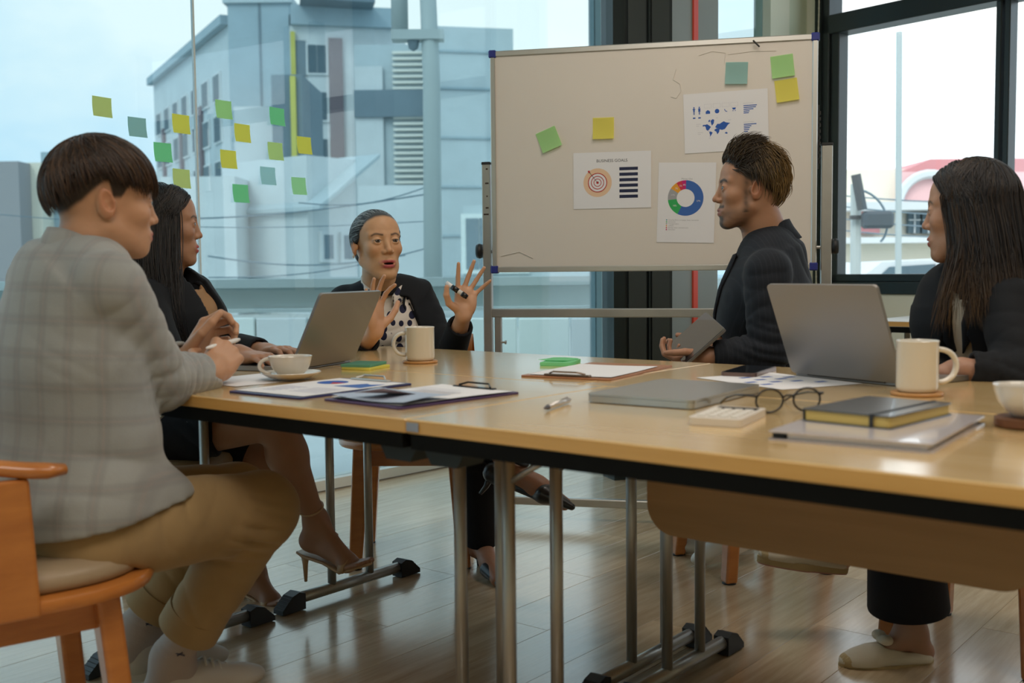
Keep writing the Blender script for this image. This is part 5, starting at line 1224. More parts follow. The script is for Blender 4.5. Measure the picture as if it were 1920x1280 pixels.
def sneaker(M, parent, L_=.27, col='m_sneak', sole='m_sole', name='shoe'):
    k = L_/.27; P = lambda x, y, z: M @ Vector((x*k, y*k, z*k)); R_ = np.array([[M[i][j] for j in range(3)] for i in range(3)]); R_ = R_/np.linalg.norm(R_, axis=0)
    S = SDF(); S.cone(P(0, -.055, .045), P(0, .02, .05), .034*k, .034*k, .02); S.cone(P(0, .02, .055), P(0, .12, .032), .036*k, .029*k, .02); S.ell(P(0, .135, .030), (.037*k, .048*k, .024*k), R_, .02)
    S.cone(P(0, -.045, .05), P(0, -.04, .085), .036*k, .037*k, .015); S.box(P(0, .03, -.04), (.09*k, .2*k, .05*k), R_, .001, .003, 's'); S.cone(P(0, -.045, .075), P(0, -.04, .12), .030*k, .032*k, .003, 's')
    V, Q = S.mesh(.0042); up = link(name, np_mesh(name, V, Q), col, parent)
    ol = [(.036*math.cos(a)*(1.05 if math.sin(a) > 0 else .92)*k, (.035+(.125 if math.sin(a) > 0 else .118)*math.sin(a))*k) for a in np.linspace(0, 2*pi, 32, endpoint=False)]
    so = MB().prism(ol, 0, .022*k, M).build('sole', sole, up, True, angle=.8)
    lc = MB()
    for i in range(5):
        y = .035+i*.017; z = .088-i*.0085; lc.tube([P(-.022, y, z-.004), P(-.004, y+.004, z+.008), P(.004, y+.004, z+.008), P(.022, y, z-.004)], .0030*k, 6)
    lc.build('laces', 'm_lace', up, True); return up
pm('m_sneak', (.60, .55, .48), .5, bump=(150, .1)); pm('m_sole', (.66, .62, .54), .6); pm('m_lace', (.70, .67, .60), .7)
def plainpart(name, S, mat, parent, h=.006, fl=None, noise=0, seed=0, col=None, attr=False):
    V, Q = S.mesh(h)
    if fl or noise: V = folds(V, Q, fl or [], noise, seed)
    return link(name, np_mesh(name, V, Q, col), mat, parent)
def hemband(p, d, r0, r1, ln, mat, parent, name='cuff', over_=.004, th=.004):
    # crisp band round the end of a trouser leg; d points out of the opening
    d = Vector(d).normalized(); M = frame(Vector(p), z=d, x=(.9, .2, .1)); 
    return MB().lathe([(r0-.010, -ln*1.02), (r0, -ln), ((r0+r1)/2+.001, -ln*.5), (r1, over_*.5), (r1-.001, over_), (r1-th, over_), (r1-th*1.3, -ln*.4)], 40, M).build(name, mat, parent, True, angle=1.0)
def person(label, loc): return thing('person', label, 'person', (loc[0], loc[1], 0), 0, None, world=True)
def lerp(a, b, t): return Vector(a)*(1-t)+Vector(b)*t
# cloth materials
def cloth(name, c, rough=.85, sheen=.2, bump=(420, .25), stripe=None, var=None):
    m = pm(name, c, rough, sheen=sheen, spec=.25, var=var or (7, .10)); nt = m.node_tree; b = nt.nodes['Principled BSDF']; tc = N(nt, 'ShaderNodeTexCoord')
    n1 = N(nt, 'ShaderNodeTexNoise', i_Scale=bump[0], i_Detail=2.0); n2 = N(nt, 'ShaderNodeTexNoise', i_Scale=14.0, i_Detail=4.0); ad = N(nt, 'ShaderNodeMath', operation='MULTIPLY_ADD'); ad.inputs[1].default_value = 3.0
    L(nt, tc, 'Object', n1, 'Vector'); L(nt, tc, 'Object', n2, 'Vector'); L(nt, n2, 'Fac', ad, 0); L(nt, n1, 'Fac', ad, 2)
    bp = N(nt, 'ShaderNodeBump', i_Strength=bump[1], i_Distance=.002); L(nt, ad, 'Value', bp, 'Height'); L(nt, bp, 'Normal', b, 'Normal')
    return m
def lines(nt, vec_node, out, axis_vec, period, width, soft=.3):
    # mask of thin lines perpendicular to a direction
    d = N(nt, 'ShaderNodeVectorMath', operation='DOT_PRODUCT'); d.inputs[1].default_value = axis_vec; L(nt, vec_node, out, d, 0)
    dv = N(nt, 'ShaderNodeMath', operation='DIVIDE'); dv.inputs[1].default_value = period; L(nt, d, 'Value', dv, 0)
    fr = N(nt, 'ShaderNodeMath', operation='FRACT'); L(nt, dv, 'Value', fr, 0); pp = N(nt, 'ShaderNodeMath', operation='PINGPONG'); pp.inputs[1].default_value = .5; L(nt, fr, 'Value', pp, 0)
    mr = N(nt, 'ShaderNodeMapRange'); mr.inputs['From Min'].default_value = width*(1+soft); mr.inputs['From Max'].default_value = width*(1-soft); L(nt, pp, 'Value', mr, 'Value'); return mr
def over(nt, b, mask, col, amount):
    src = b.inputs['Base Color'].links[0].from_socket if b.inputs['Base Color'].links else None
    mx = N(nt, 'ShaderNodeMix', data_type='RGBA'); mu = N(nt, 'ShaderNodeMath', operation='MULTIPLY'); mu.inputs[1].default_value = amount; nt.links.new(mask.outputs[0], mu.inputs[0]); nt.links.new(mu.outputs[0], mx.inputs['Factor'])
    if src: nt.links.new(src, mx.inputs['A'])
    else: mx.inputs['A'].default_value = b.inputs['Base Color'].default_value
    mx.inputs['B'].default_value = (*col, 1); nt.links.new(mx.outputs['Result'], b.inputs['Base Color'])
# ================================================================ the young man in the checked blazer (near left)
SK_A = (.50, .27, .155); SK_B = (.40, .21, .125); SK_C = (.58, .33, .18); SK_D = (.42, .22, .13); SK_E = (.50, .27, .17)
def crossfolds(a, b, n=3, amp=.004, lam=.035, R=.06, sk=.35):
    a, b = Vector(a), Vector(b); d = (b-a).normalized(); o_ = []
    for i in range(n): p = a.lerp(b, (i+.5)/n); o_.append((p, R, d+Vector((sk*math.sin(i*2.1), sk*math.cos(i*1.7), .2)), lam*(1+.2*math.sin(i*3)), amp))
    return o_
def strand_cap(H, rad, bound, n, col, seed, crown=(180, 1.2), lift=(.0, .05), r=(.0014, .0006), jit=.12, over_=.0, azr=(-180, 180), elw=None, curlf=0.0, k=9, wild=0.0, hook=0):
    st = Strands(); g = np.random.RandomState(seed); cd = dirv(*crown); tt = np.linspace(0, 1, k)
    for i in range(n):
        az = g.uniform(*azr); e = float(np.interp(abs(az), *bound))+g.uniform(-.09, .10)-over_
        d1 = dirv(az, e); d0 = cd+g.randn(3)*jit; d0 /= np.linalg.norm(d0); a = g.uniform(0, .65)**1.0; b_ = min(1, a+g.uniform(.35, .75))
        if g.rand() < .35: b_ = 1
        dd = slerp(d0, d1, a+(b_-a)*tt); lf = g.uniform(*lift)+np.sin(tt*pi)*g.uniform(0, .012)-.03*(tt**3)*(b_ >= 1)+wild*g.uniform(0, 1)**2*tt**1.5
        P_ = cap_pt(H, dd, rad, lf); sw = g.randn(3)*curlf; P_ = P_+np.outer(np.sin(tt*pi*g.uniform(1, 2)), sw)
        c = np.array(col[g.randint(len(col))])*g.uniform(.7, 1.25); st.add(P_, r[0]*g.uniform(.7, 1.3), r[1], c)
    return st
def person_A():
    p = person('young man in a grey checked blazer and khaki trousers seated at the near table edge', (-.85, 2.1))
    f = Vector((.72, .69, 0)).normalized(); sd = Vector((f.y, -f.x, 0))
    nb = at(163, 462, 2.10); pel = at(150, 965, 2.06); pel = Vector((pel.x-.02, pel.y-.02, .50))
    shR, shL = at(200, 540, 1.99), at(80, 535, 2.25); elR = at(296, 714, 2.13); wrR = at(396, 699, 2.31); elL = at(235, 705, 2.50); wrL = at(352, 672, 2.42)
    ch = at(138, 640, 2.10); wa = at(140, 820, 2.07)
    hipR, hipL = pel+sd*.09+f*.02, pel-sd*.09+f*.02
    knR, knL = at(488, 946, 2.31), at(440, 925, 2.50); anR, anL = at(322, 1232, 2.38), at(262, 1175, 2.50)
    # head
    H = Head(at(198, 383, 2.12), R3(face_dir((.87, .50), -.05), roll=.02), .94, nose=.66, width=1.0, zc=.80)
    bound = ([0, 25, 42, 58, 66, 78, 86, 94, 105, 125, 150, 180], [.10, .08, .06, .05, -.25, -.28, .15, .15, -.05, -.38, -.60, -.66])
    neck = [H.P(0, -.022, -.03), lerp(H.P(0, -.03, -.09), nb, .5), nb-Vector((0, 0, .05))]
    V, Q, C = head_mesh(H, neck, [.052, .051, .058], None, lambda V: paint_head(H, V, SK_A, hair=(.030, .018, .012), bound=bound, brow=(.02, .012, .01)))
    S = SDF(); S.cone(nb-Vector((0, 0, .16)), wa, .085, .11, .03); S.cone(wa, pel, .11, .12, .03); S.cone(shR-Vector((0,0,.03)), shL-Vector((0,0,.03)), .035, .035, .03)
    for a, b_, c in ((shR, elR, wrR), (shL, elL, wrL)): S.cone(a, b_, .042, .036, .02); S.cone(b_, c, .036, .026, .02)
    for a, b_, c in ((hipR, knR, anR), (hipL, knL, anL)): S.cone(a, b_, .075, .05, .02); S.cone(b_, c, .048, .036, .02)
    Vb, Qb = S.mesh(.014)
    Hn = SDF()
    hR = hand(Hn, wrR, at(432, 646, 2.40)-wrR, (.30, -.9, .25), 'R', {'i': (72, 70, 30), 'm': (78, 85, 40), 'r': (80, 88, 40), 'p': (80, 85, 40)}, {'i': 3, 'm': 1, 'r': -1, 'p': -3}, ((.75, .55, -.45), (.25, .85, -.5), (-.2, .9, -.35)), 1.03, 1.12)
    Hn.cone(wrR-(wrR-elR).normalized()*.10, wrR, .036, .027, .01); Hn.cone(wrR, hR['P']((0, .02, 0)), .026, .024, .012)
    V1, Q1 = Hn.mesh(.0028)
    Hn = SDF(); wl_ = wrL
    hL = hand(Hn, wl_, at(380, 636, 2.45)-wl_, (-.75, .55, .35), 'L', {'i': (40, 55, 25), 'm': (50, 60, 30), 'r': (55, 65, 30), 'p': (55, 65, 30)}, None, ((.55, .75, -.5), (.2, .95, -.3), (.0, .98, -.1)), 1.0, 1.1)
    Hn.cone(wl_-(wl_-elL).normalized()*.09, wl_, .035, .027, .01)
    V2, Q2 = Hn.mesh(.0030)
    Va, Qa, Ca = join([(V, Q, C), (Vb, Qb, skincol(Vb, SK_A)), (V1, Q1, skincol(V1, SK_A)), (V2, Q2, skincol(V2, SK_A))])
    link('body', np_mesh('body', Va, Qa, Ca), 'm_skin', p)
    eyes(H, p, H.R[:, 1])
    # hair
    rad = (.089, .109, .106); bb = ([0, 25, 42, 58, 72, 90, 108, 128, 150, 180], [.00, -.03, -.08, .0, .10, .20, .02, -.25, -.45, -.52])
    top = lambda az, el: .05*np.clip(np.sin(el), 0, 1)**2+.03*(abs(az) > 100)*np.clip(el+.1, 0, .5)
    cs = cap_shell(H, rad, bb, (.022, .013, .009), .86, top=top)
    cols = [(.035, .018, .010), (.055, .028, .014), (.020, .012, .009), (.085, .045, .022), (.03, .016, .010)]
    s1_ = strand_cap(H, rad, bb, 1500, cols, 5, (178, 1.15), (.045, .085), (.0019, .0008), .13, .03, k=10)
    # lock over the forehead
    hv, hq, hc = join([cs, s1_.out()]); link('hair', np_mesh('hair', hv, hq, hc), 'm_hair', p)
    # shirt collar strip, blazer
    m = cloth('m_blazer', (.30, .31, .30), .85, .3); nt = m.node_tree; b = nt.nodes['Principled BSDF']; tc = N(nt, 'ShaderNodeTexCoord')
    side3 = tuple(sd*.8+f*.6)
    for per, wd, col_, am in ((.052, .035, (.40, .33, .30), .32), (.052, .16, (.17, .17, .17), .28)):
        over(nt, b, lines(nt, tc, 'Object', side3, per, wd), col_, am); over(nt, b, lines(nt, tc, 'Object', (.05, .05, 1), per*1.15, wd), col_, am)
    T_ = Torso([(pel+Vector((0, 0, .015))-f*.01, .185, .150), (lerp(pel, wa, .5), .178, .140), (wa+f*.01, .172, .132), (lerp(wa, ch, .55)-f*.01, .185, .128), (ch-f*.01, .195, .125), (lerp(ch, nb, .60)-f*.02, .165, .095), (nb-Vector((0, 0, .055))-f*.01, .085, .070)], sd); T_.front = f
    S = SDF(); T_.prims(S, 0, .045)
    S.cone(shR+Vector((0, 0, .005)), nb-Vector((0, 0, .04)), .060, .055, .05); S.cone(shL+Vector((0, 0, .005)), nb-Vector((0, 0, .04)), .060, .055, .05)
    S.cone(shR+sd*.012, elR, .066, .060, .012); S.cone(elR, lerp(elR, wrR, .97), .057, .043, .018); S.cone(shL, elL, .066, .056, .03); S.cone(elL, lerp(elL, wrL, .95), .055, .043, .018)
    # skirt of the blazer and pocket flap
    S.cone(hipR+sd*.01+Vector((0, 0, .03)), lerp(hipR, knR, .30)+sd*.0+Vector((0, 0, .03)), .100, .090, .05)
    S.cone(nb+Vector((0, 0, -.10)), nb+Vector((0, 0, .08)), .058, .060, .01, 's')
    Mh_ = R3(f+Vector((0, 0, .13))); S.box(Vector((pel.x, pel.y, .527))-Vector(Mh_[:, 2])*.10+f*.02, (.4, .4, .10), Mh_, .001, .004, 's'); S.econe(pel-Vector((0, 0, .1)), pel+Vector((0, 0, .04)), (.175, .14), (.170, .135), sd, .004, 's')
    for w_, e_ in ((wrR, elR), (wrL, elL)): cut(S, lerp(e_, w_, .95), (w_-e_), .043)
    fl = crossfolds(shR, elR, 3, .0040, .050, .08)+[(elR, .075, (elR-wrR), .026, .0055), (lerp(elR, wrR, .35)+Vector((0, 0, .03)), .07, (elR-wrR)+Vector((0, 0, .06)), .030, .0050)]+[(lerp(elR, wrR, .7), .05, (elR-wrR), .022, .003),
        (shR+Vector((-.05, .0, -.13)), .06, (.55, .1, .8), .035, .005), (wa+sd*.14-Vector((0, 0, .02)), .09, (.25, .2, 1), .09, .004), (lerp(wa, pel, .5)+sd*.1, .10, (.9, .2, .4), .09, .003)]
    o = plainpart('blazer', S, 'm_blazer', p, .0055, fl, .0012, 4)
    collar(nb-Vector((0, 0, .030))-f*.012, Vector((.02, 0, 1))+f*.22, f, 'm_blazer', p, .060, .098, .052, .030, 50)
    S = SDF(); q = T_.surf(.13, .22, .004) if False else lerp(pel, wa, .35)+sd*.155+f*.04
    S.box(q, (.004, .062, .022), R3(f), .003, .002); plainpart('pocket_flap', S, 'm_blazer', p, .004)
    # trousers
    cloth('m_khaki', (.36, .245, .115), .8, .15, (500, .2))
    S = SDF(); S.ell(pel+f*.02, (.165, .145, .105), R3(f), .03)
    for a, k_, an in ((hipR, knR, anR), (hipL, knL, anL)):
        S.cone(a, k_+Vector((0, 0, -.012)), .098, .080, .04); hem = lerp(k_, an, .80 if an is anR else .86); S.cone(k_+Vector((0, 0, -.012)), hem, .079, .062, .03)
        cut(S, hem-(an-k_).normalized()*.004, an-k_, .062, .05, .005, .07)
    S.box(Vector((pel.x-.1, pel.y-.1, .37)), (.25, .25, .065), None, .001, .02, 's')
    HB = [(lerp(k_, an, .80 if an is anR else .86), an-k_) for k_, an in ((knR, anR), (knL, anL))]
    kb = lerp(hipR, knR, .86)+Vector((0, 0, -.055))
    fl = [(kb+sd*.05, .065, Vector((.35, .2, 1)), .032, .006), (lerp(knR, anR, .22)-f*.04+sd*.03, .065, Vector((.2, .2, 1)), .036, .006), (lerp(hipR, knR, .6), .10, (.75, .3, -.6), .07, .002), (lerp(hipR, knR, .25)+Vector((0, 0, .05)), .09, (.9, .3, .2), .04, .005),
          (lerp(knR, anR, .65), .09, (.9, .2, .35), .05, .003), (lerp(hipL, knL, .86)+Vector((0, 0, -.05)), .085, Vector((.35, .2, 1)), .03, .006), (lerp(knL, anL, .5), .1, (.8, .3, .5), .05, .004)]
    plainpart('trousers', S, 'm_khaki', p, .0055, fl, .0018, 9)
    for hp, hd in HB: hemband(hp, hd, .0680, .0700, .052, 'm_khaki', p)
    # socks and shoes
    pm('m_sockw', (.44, .37, .33), .9, bump=(350, .4)); pm('m_mark', (.10, .09, .12), .8)
    for an, kn, toe in ((anR, knR, Vector((.75, .62, 0))), (anL, knL, Vector((.70, .68, 0)))):
        toe.normalize(); fl_ = Vector((an.x, an.y, 0)); up = (kn-an).normalized(); hz = max(0, an.z-.115)
        S = SDF(); S.cone(lerp(an, kn, .20), an, .042, .040, .02); S.cone(an, fl_+toe*.045+Vector((0, 0, .055+hz)), .040, .030, .03); S.cone(an, fl_-toe*.03+Vector((0, 0, .06+hz)), .04, .034, .02); S.box(lerp(an, kn, .20)+up*.055, (.07, .07, .05), R3(up, (1, 0, 0)), .001, .003, 's')
        so = plainpart('sock', S, 'm_sockw', p, .0045, [(lerp(an, kn, .1), .05, up, .02, .0012)])
        Mx = R3(up, (1, 0, 0)); mk = MB(); c_ = lerp(an, kn, .07)+Vector((.012, -.0415, 0)); mk.box((0, 0, 0), (.034, .002, .003), T(c_) @ RY(.3)).box((.004, 0, -.004), (.014, .002, .0035), T(c_) @ RY(-.5)); mk.build('sock_mark', 'm_mark', so)
        sneaker(T(Vector((an.x, an.y, hz*.6))-toe*-.035) @ RZ(math.atan2(-toe.x, toe.y)) @ RX(-.12*(hz > .02)), p, .28)
    # stylus held in the fist: a thing of its own
    a, b_ = at(386, 653, 2.33), at(449, 636, 2.44)
    d_ = (b_-a); tag(MB().tube([a, a+d_*.04, a+d_*.2, a+d_*.9, b_], [.001, .0035, .0052, .0052, .003], 12).build('stylus', pm('m_stylus', (.78, .76, .72), .3).name, None, True), 'white stylus held in the fist of the young man', 'pen')
    armchair((-.94, 2.0), math.atan2(-f.x, f.y)-.12, 'wooden armchair with tan leather seat under the young man in the blazer')
person_A()
# ================================================================ the older woman speaking (centre)
def lapels(T_, parent, mat, nb, f, sd, edge, top_t, w=.045, side_sign=(1, -1), notch=.55, off=.016):
    # edge: function t -> lateral x of the opening edge; sheets folded back over the front
    for sg in side_sign:
        P_ = []
        for q in np.linspace(0, 1, 14):
            t = 1-(1-top_t)*q if False else .93-(.93-top_t)*q
            x = edge(q); ww = w*(math.sin(min(1, q/.42)*pi/2))*(1-max(0, (q-.45)/.55)**1.3) if q < .999 else 0
            ww = max(ww, .003)
            P_.append([T_.surf(sg*(x-.004), t, off*.2), T_.surf(sg*x, t, off), T_.surf(sg*(x+ww*.5), t+.004, off+.003), T_.surf(sg*(x+ww), t+.012, off*.9)])
        solid(MB().grid(P_).build('lapel', mat, parent, True), .0035)
def person_C():
    p = person('older woman with slicked grey hair, black blazer and polka dot blouse raising both hands', (-.4, 3.7))
    f = Vector((.22, -.975, 0)).normalized(); sd = Vector((f.y, -f.x, 0))     # sd = her right = image left
    nb = at(716, 532, 3.66); pel = at(748, 772, 3.76); pel.z = .54
    shR, shL = at(646, 566, 3.68), at(783, 563, 3.74); elR, wrR = at(640, 690, 3.52), at(703, 622, 3.28); elL, wrL = at(842, 676, 3.60), at(869, 592, 3.40)
    ch = at(731, 610, 3.70); wa = at(742, 700, 3.74)
    hipR, hipL = pel+sd*.08, pel-sd*.08; knL, anL = at(892, 790, 3.36), at(903, 1020, 3.50); knR, anR = at(905, 775, 3.50), at(958, 880, 3.16)
    H = Head(at(707, 460, 3.57), R3(face_dir((.50, -.866), .08), roll=.03), .97, nose=.70, jaw=.97, mouth=.0036, width=1.04, zc=1.08, eye=1.25)
    bound = ([0, 20, 40, 58, 74, 86, 100, 120, 150, 180], [.66, .63, .50, .22, -.20, -.30, -.20, -.35, -.55, -.6])
    neck = [H.P(0, -.020, -.03), lerp(H.P(0, -.025, -.09), nb, .5), nb-Vector((0, 0, .05))]
    V, Q, C = head_mesh(H, neck, [.050, .049, .056], None, lambda V: paint_head(H, V, SK_C, lipw=1.18, lip=(.40, .07, .08), hair=(.05, .05, .05), bound=bound, brow=(.05, .03, .022), browthick=1.15), .0024)
    S = SDF(); S.cone(nb-Vector((0, 0, .15)), wa, .08, .09, .03); S.cone(wa, pel, .10, .11, .03)
    for a, b_, c in ((shR, elR, wrR), (shL, elL, wrL)): S.cone(a-Vector((0, 0, .02)), b_, .035, .030, .02); S.cone(b_, c, .030, .022, .02)
    for a, b_, c in ((hipR, knR, anR), (hipL, knL, anL)): S.cone(a, b_, .070, .045, .02); S.cone(b_, c, .045, .030, .02)
    Vb, Qb = S.mesh(.014)
    Hn = SDF(); hl = hand(Hn, wrL, Vector((.10, .03, 1)), (-.12, 1, .0), 'L', {'i': (4, 8, 4), 'm': (2, 5, 3), 'r': (2, 8, 4), 'p': (6, 12, 6)}, {'i': 4, 'm': -15, 'r': -27, 'p': -43}, ((.86, .50, -.42), (.40, .90, -.45), (.05, .98, -.15)), .93, .98)
    Hn.cone(lerp(elL, wrL, .6), wrL, .030, .0235, .01); Hn.cone(wrL, hl['P']((0, .02, 0)), .0235, .022, .01); V1, Q1 = Hn.mesh(.0024)
    Hn = SDF(); hr = hand(Hn, wrR, Vector((.06, -.12, 1)), (-.82, .55, .05), 'R', {'i': (22, 20, 10), 'm': (8, 12, 8), 'r': (2, 8, 6), 'p': (-4, 10, 8)}, {'i': 8, 'm': 2, 'r': -6, 'p': -16}, ((.80, .58, -.25), (.62, .78, -.10), (.50, .85, .05)), .93, 1.0)
    Hn.cone(lerp(elR, wrR, .55), wrR, .031, .024, .01); Hn.cone(wrR, hr['P']((0, .02, 0)), .024, .022, .01); V2, Q2 = Hn.mesh(.0026)
    # bare feet inside the pumps
    Hn = SDF(); 
    for kn, an, toe in ((knL, anL, at(932, 1088, 3.30)), (knR, anR, at(1058, 944, 3.08))):
        Hn.cone(lerp(an, kn, .35), an, .040, .032, .01); Hn.cone(an, lerp(an, toe, .55), .034, .030, .02); Hn.cone(an+Vector((-.02, .01, -.02)), an, .028, .03, .01); Hn.cone(lerp(an, toe, .5), toe, .030, .020, .02)
    V3, Q3 = Hn.mesh(.005)
    def hc(V): return skincol(V, (.60, .34, .21))
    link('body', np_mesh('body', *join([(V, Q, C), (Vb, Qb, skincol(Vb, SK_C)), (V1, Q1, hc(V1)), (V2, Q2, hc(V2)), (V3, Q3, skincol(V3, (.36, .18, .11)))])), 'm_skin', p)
    eyes(H, p, H.R@np.array((.10, 1, .25)))
    # slicked hair and small bun
    rad = (.0795, .099, .0915); bb = bound; cs = cap_shell(H, rad, bb, (.045, .048, .05), .93, nv=16)
    st = Strands(); g = np.random.RandomState(11); tt = np.linspace(0, 1, 11); end = dirv(180, -.15)
    for i in range(1150):
        az = g.uniform(-125, 125); e = float(np.interp(abs(az), *bb))+abs(g.randn())*.10; d0 = dirv(az, min(e, 1.45)); a = g.uniform(0, .5)*(g.rand() < .6); dd = slerp(d0, end+g.randn(3)*.08, a+(1-a)*tt*g.uniform(.5, 1))
        gr = g.rand(); c = (.30, .33, .34) if gr > .72 else (.13, .145, .15) if gr > .4 else (.04, .045, .05)
        st.add(cap_pt(H, dd, rad, .004+g.uniform(0, .018)*np.ones(11)+.008*np.sin(tt*pi)), .0012, .0008, np.array(c)*g.uniform(.7, 1.2))
    B_ = SDF(); B_.ell(H.P(0, -.118, -.02), (.034, .026, .034), H.R, .01); Vn, Qn = B_.mesh(.004)
    link('hair', np_mesh('hair', *join([cs, (Vn, Qn, np.tile((.06, .065, .07), (len(Vn), 1))), st.out()])), 'm_hair', p)
    er = MB(); pm('m_pearl', (.75, .72, .66), .15, .6)
    for q in range(7): a = q/7*2*pi; er.lathe([(0, -.003), (.003, 0), (0, .003)], 8, T(Vector(H.P(.0845, .000+.005*math.cos(a), -.034+.005*math.sin(a)))))
    er.lathe([(0, -.004), (.004, 0), (0, .004)], 8, T(Vector(H.P(.086, .0, -.034)))).build('earring', 'm_pearl', p)
    # blouse
    T_ = Torso([(pel, .150, .115), (lerp(pel, wa, .6), .140, .110), (wa, .142, .112), (lerp(wa, ch, .6), .160, .118), (ch+f*.012, .170, .120), (lerp(ch, nb, .62), .150, .080), (nb-Vector((0, 0, .030)), .060, .054)], sd); T_.front = f
    m = cloth('m_dots', (.74, .68, .62), .7, .1, (300, .15)); nt = m.node_tree; b = nt.nodes['Principled BSDF']; tc = N(nt, 'ShaderNodeTexCoord')
    mp = N(nt, 'ShaderNodeMapping'); mp.inputs['Rotation'].default_value = (0, 0, .22); mp.inputs['Scale'].default_value = (1.08, 0.0, .84); L(nt, tc, 'Object', mp, 'Vector')
    vo = N(nt, 'ShaderNodeTexVoronoi', i_Scale=30.0, i_Randomness=.62); L(nt, mp, 'Vector', vo, 'Vector'); mk = N(nt, 'ShaderNodeMapRange'); mk.inputs['From Min'].default_value = .385; mk.inputs['From Max'].default_value = .365; L(nt, vo, 'Distance', mk, 'Value'); over(nt, b, mk, (.012, .014, .045), 1.0)
    S = SDF(); T_.prims(S, -.012, .04); S.cone(nb-Vector((0, 0, .03)), nb+Vector((0, 0, .05)), .052, .052, .004, 's')
    plainpart('blouse', S, 'm_dots', p, .005, [(ch+f*.11-Vector((0, 0, .05)), .09, sd*.4+Vector((0, 0, 1)), .05, .004), (wa+f*.1, .10, sd+Vector((0, 0, .3)), .045, .004)], .0012, 2)
    upn = (H.P(0, 0, .1)-H.P(0, 0, 0)); collar(nb-Vector((0, 0, .006))+f*.004, Vector((0, 0, 1))+f*.12, f, 'm_dots', p, .060, .080, .040, .016, 24, 'shirt_collar')
    for sg in (1, -1):   # collar points
        a0 = T_.surf(sg*.014, .955, .006); P_ = [[T_.surf(sg*.010, .975, .012), T_.surf(sg*.040, 1.0, .014)], [T_.surf(sg*.022, .93, .012), T_.surf(sg*.052, .96, .010)], [T_.surf(sg*.034, .865, .006), T_.surf(sg*.044, .865, .005)]]
        solid(MB().grid(P_).build('collar_point', 'm_dots', p), .002)
    bt = MB()
    for t_ in (.86, .76, .66, .56): q = T_.surf(.0, t_, -.006); bt.lathe([(0, -.001), (.0055, -.001), (.0055, .0015), (0, .002)], 12, frame(q, z=f, x=sd))
    bt.build('button', 'm_pearl', p, kind='stuff')
    P_ = [[T_.surf(x, t_, -.0095) for x in (-.013, .013)] for t_ in np.linspace(.50, .93, 12)]; solid(MB().grid(P_).build('placket', 'm_dots', p, True), .002)
    # blazer
    cloth('m_black_blazer', (.007, .0085, .0115), .8, .03, (500, .15))
    S = SDF(); T_.prims(S, .006, .045)
    for sh, el, wr in ((shR, elR, wrR), (shL, elL, wrL)):
        S.cone(sh, nb-Vector((0, 0, .05))+f*-.01, .050, .040, .04); S.cone(sh, el, .056, .050, .02); S.cone(el, lerp(el, wr, .82), .050, .042, .012)
    e0, e1 = T_.surf(0, .97, -.02), T_.surf(0, .20, -.02)
    # opening: wide wedge at the front
    for t_ in np.linspace(.0, 1.0, 30):
        wx = .054+.078*(1-t_)**.7
        for x_ in np.linspace(-wx+.018, wx-.018, 13): S.ell(T_.surf(x_, t_, .022), (.019, .060, .026), R3(f), .004, 's')
    S.econe(T_.surf(0, .02, .03), T_.surf(0, .86, .03), (.112, .070), (.048, .060), sd, .004, 's')
    S.cone(nb-Vector((0, 0, .10)), nb+Vector((0, 0, .08)), .054, .058, .008, 's')
    for el, wr, r_ in ((elR, wrR, .042), (elL, wrL, .042)): cut(S, lerp(el, wr, .80), wr-el, r_, .05, .005, .055)
    fl = crossfolds(shR, elR, 2, .003, .04, .06)+crossfolds(shL, elL, 2, .003, .04, .06)+[(elL, .07, wrL-elL, .025, .004), (elR, .07, wrR-elR, .025, .004), (shL-Vector((0, 0, .08)), .07, (.7, 0, .7), .035, .004)]
    plainpart('blazer', S, 'm_black_blazer', p, .005, fl, .001, 3)
    lapels(T_, p, 'm_black_blazer', nb, f, sd, lambda q: .058+.068*q**.8, .30, .046, off=.016)
    collar(nb-Vector((0, 0, .022))-f*.006, Vector((0, 0, 1))+f*.10, f, 'm_black_blazer', p, .070, .096, .036, .022, 50)
    # trousers
    cloth('m_black_trouser', (.006, .007, .011), .8, .02)
    S = SDF(); S.ell(pel, (.16, .13, .10), R3(f), .03)
    for a, k_, an, t_ in ((hipL, knL, anL, .95), (hipR, knR, anR, .72)):
        S.cone(a, k_, .085, .066, .03); hem = lerp(k_, an, t_); S.cone(k_, hem, .064, .060, .02); cut(S, hem, an-k_, .058, .04, .004, .07); hemband(hem, an-k_, .0615, .064, .04, 'm_black_trouser', p, 'trouser_hem')
    plainpart('trousers', S, 'm_black_trouser', p, .007, [(lerp(knL, anL, .3), .1, Vector((.1, 0, 1)), .05, .004)], .001, 5)
    # pumps
    pm('m_pump', (.012, .013, .016), .35, coat=.2)
    for an, toe, dn in ((anL, at(936, 1094, 3.28), Vector((0, 0, -1))), (anR, at(1072, 950, 3.06), Vector((-.5, .1, -.85)))):
        d = (toe-an); side_ = d.cross(dn).normalized(); heel = an-d.normalized()*.045+dn.normalized()*.035; dn = dn.normalized()
        S = SDF(); ball = lerp(an, toe, .60)+dn*.006; S.cone(heel, heel+d.normalized()*.02, .030, .028, .01); S.econe(ball, toe, (.040, .030), (.012, .010), side_, .02); S.cone(heel+dn*.012, ball+dn*.012, .016, .018, .02)
        S.cone(an-dn*.03, lerp(an, ball, .62)-dn*.022, .034, .024, .004, 's')
        o = plainpart('shoe', S, 'm_pump', p, .0035)
        MB().tube([heel+dn*.015, heel+dn*.05+d.normalized()*.004, heel+dn*.078], [.013, .008, .0055], 10).build('heel', 'm_pump', o, True)
        up_ = -dn; MB().tube([an+up_*.035+(side_*math.cos(a)+d.normalized()*math.sin(a))*.035 for a in np.linspace(0, 2*pi, 20)], .0055, 8).build('ankle_strap', 'm_pump', o, True)
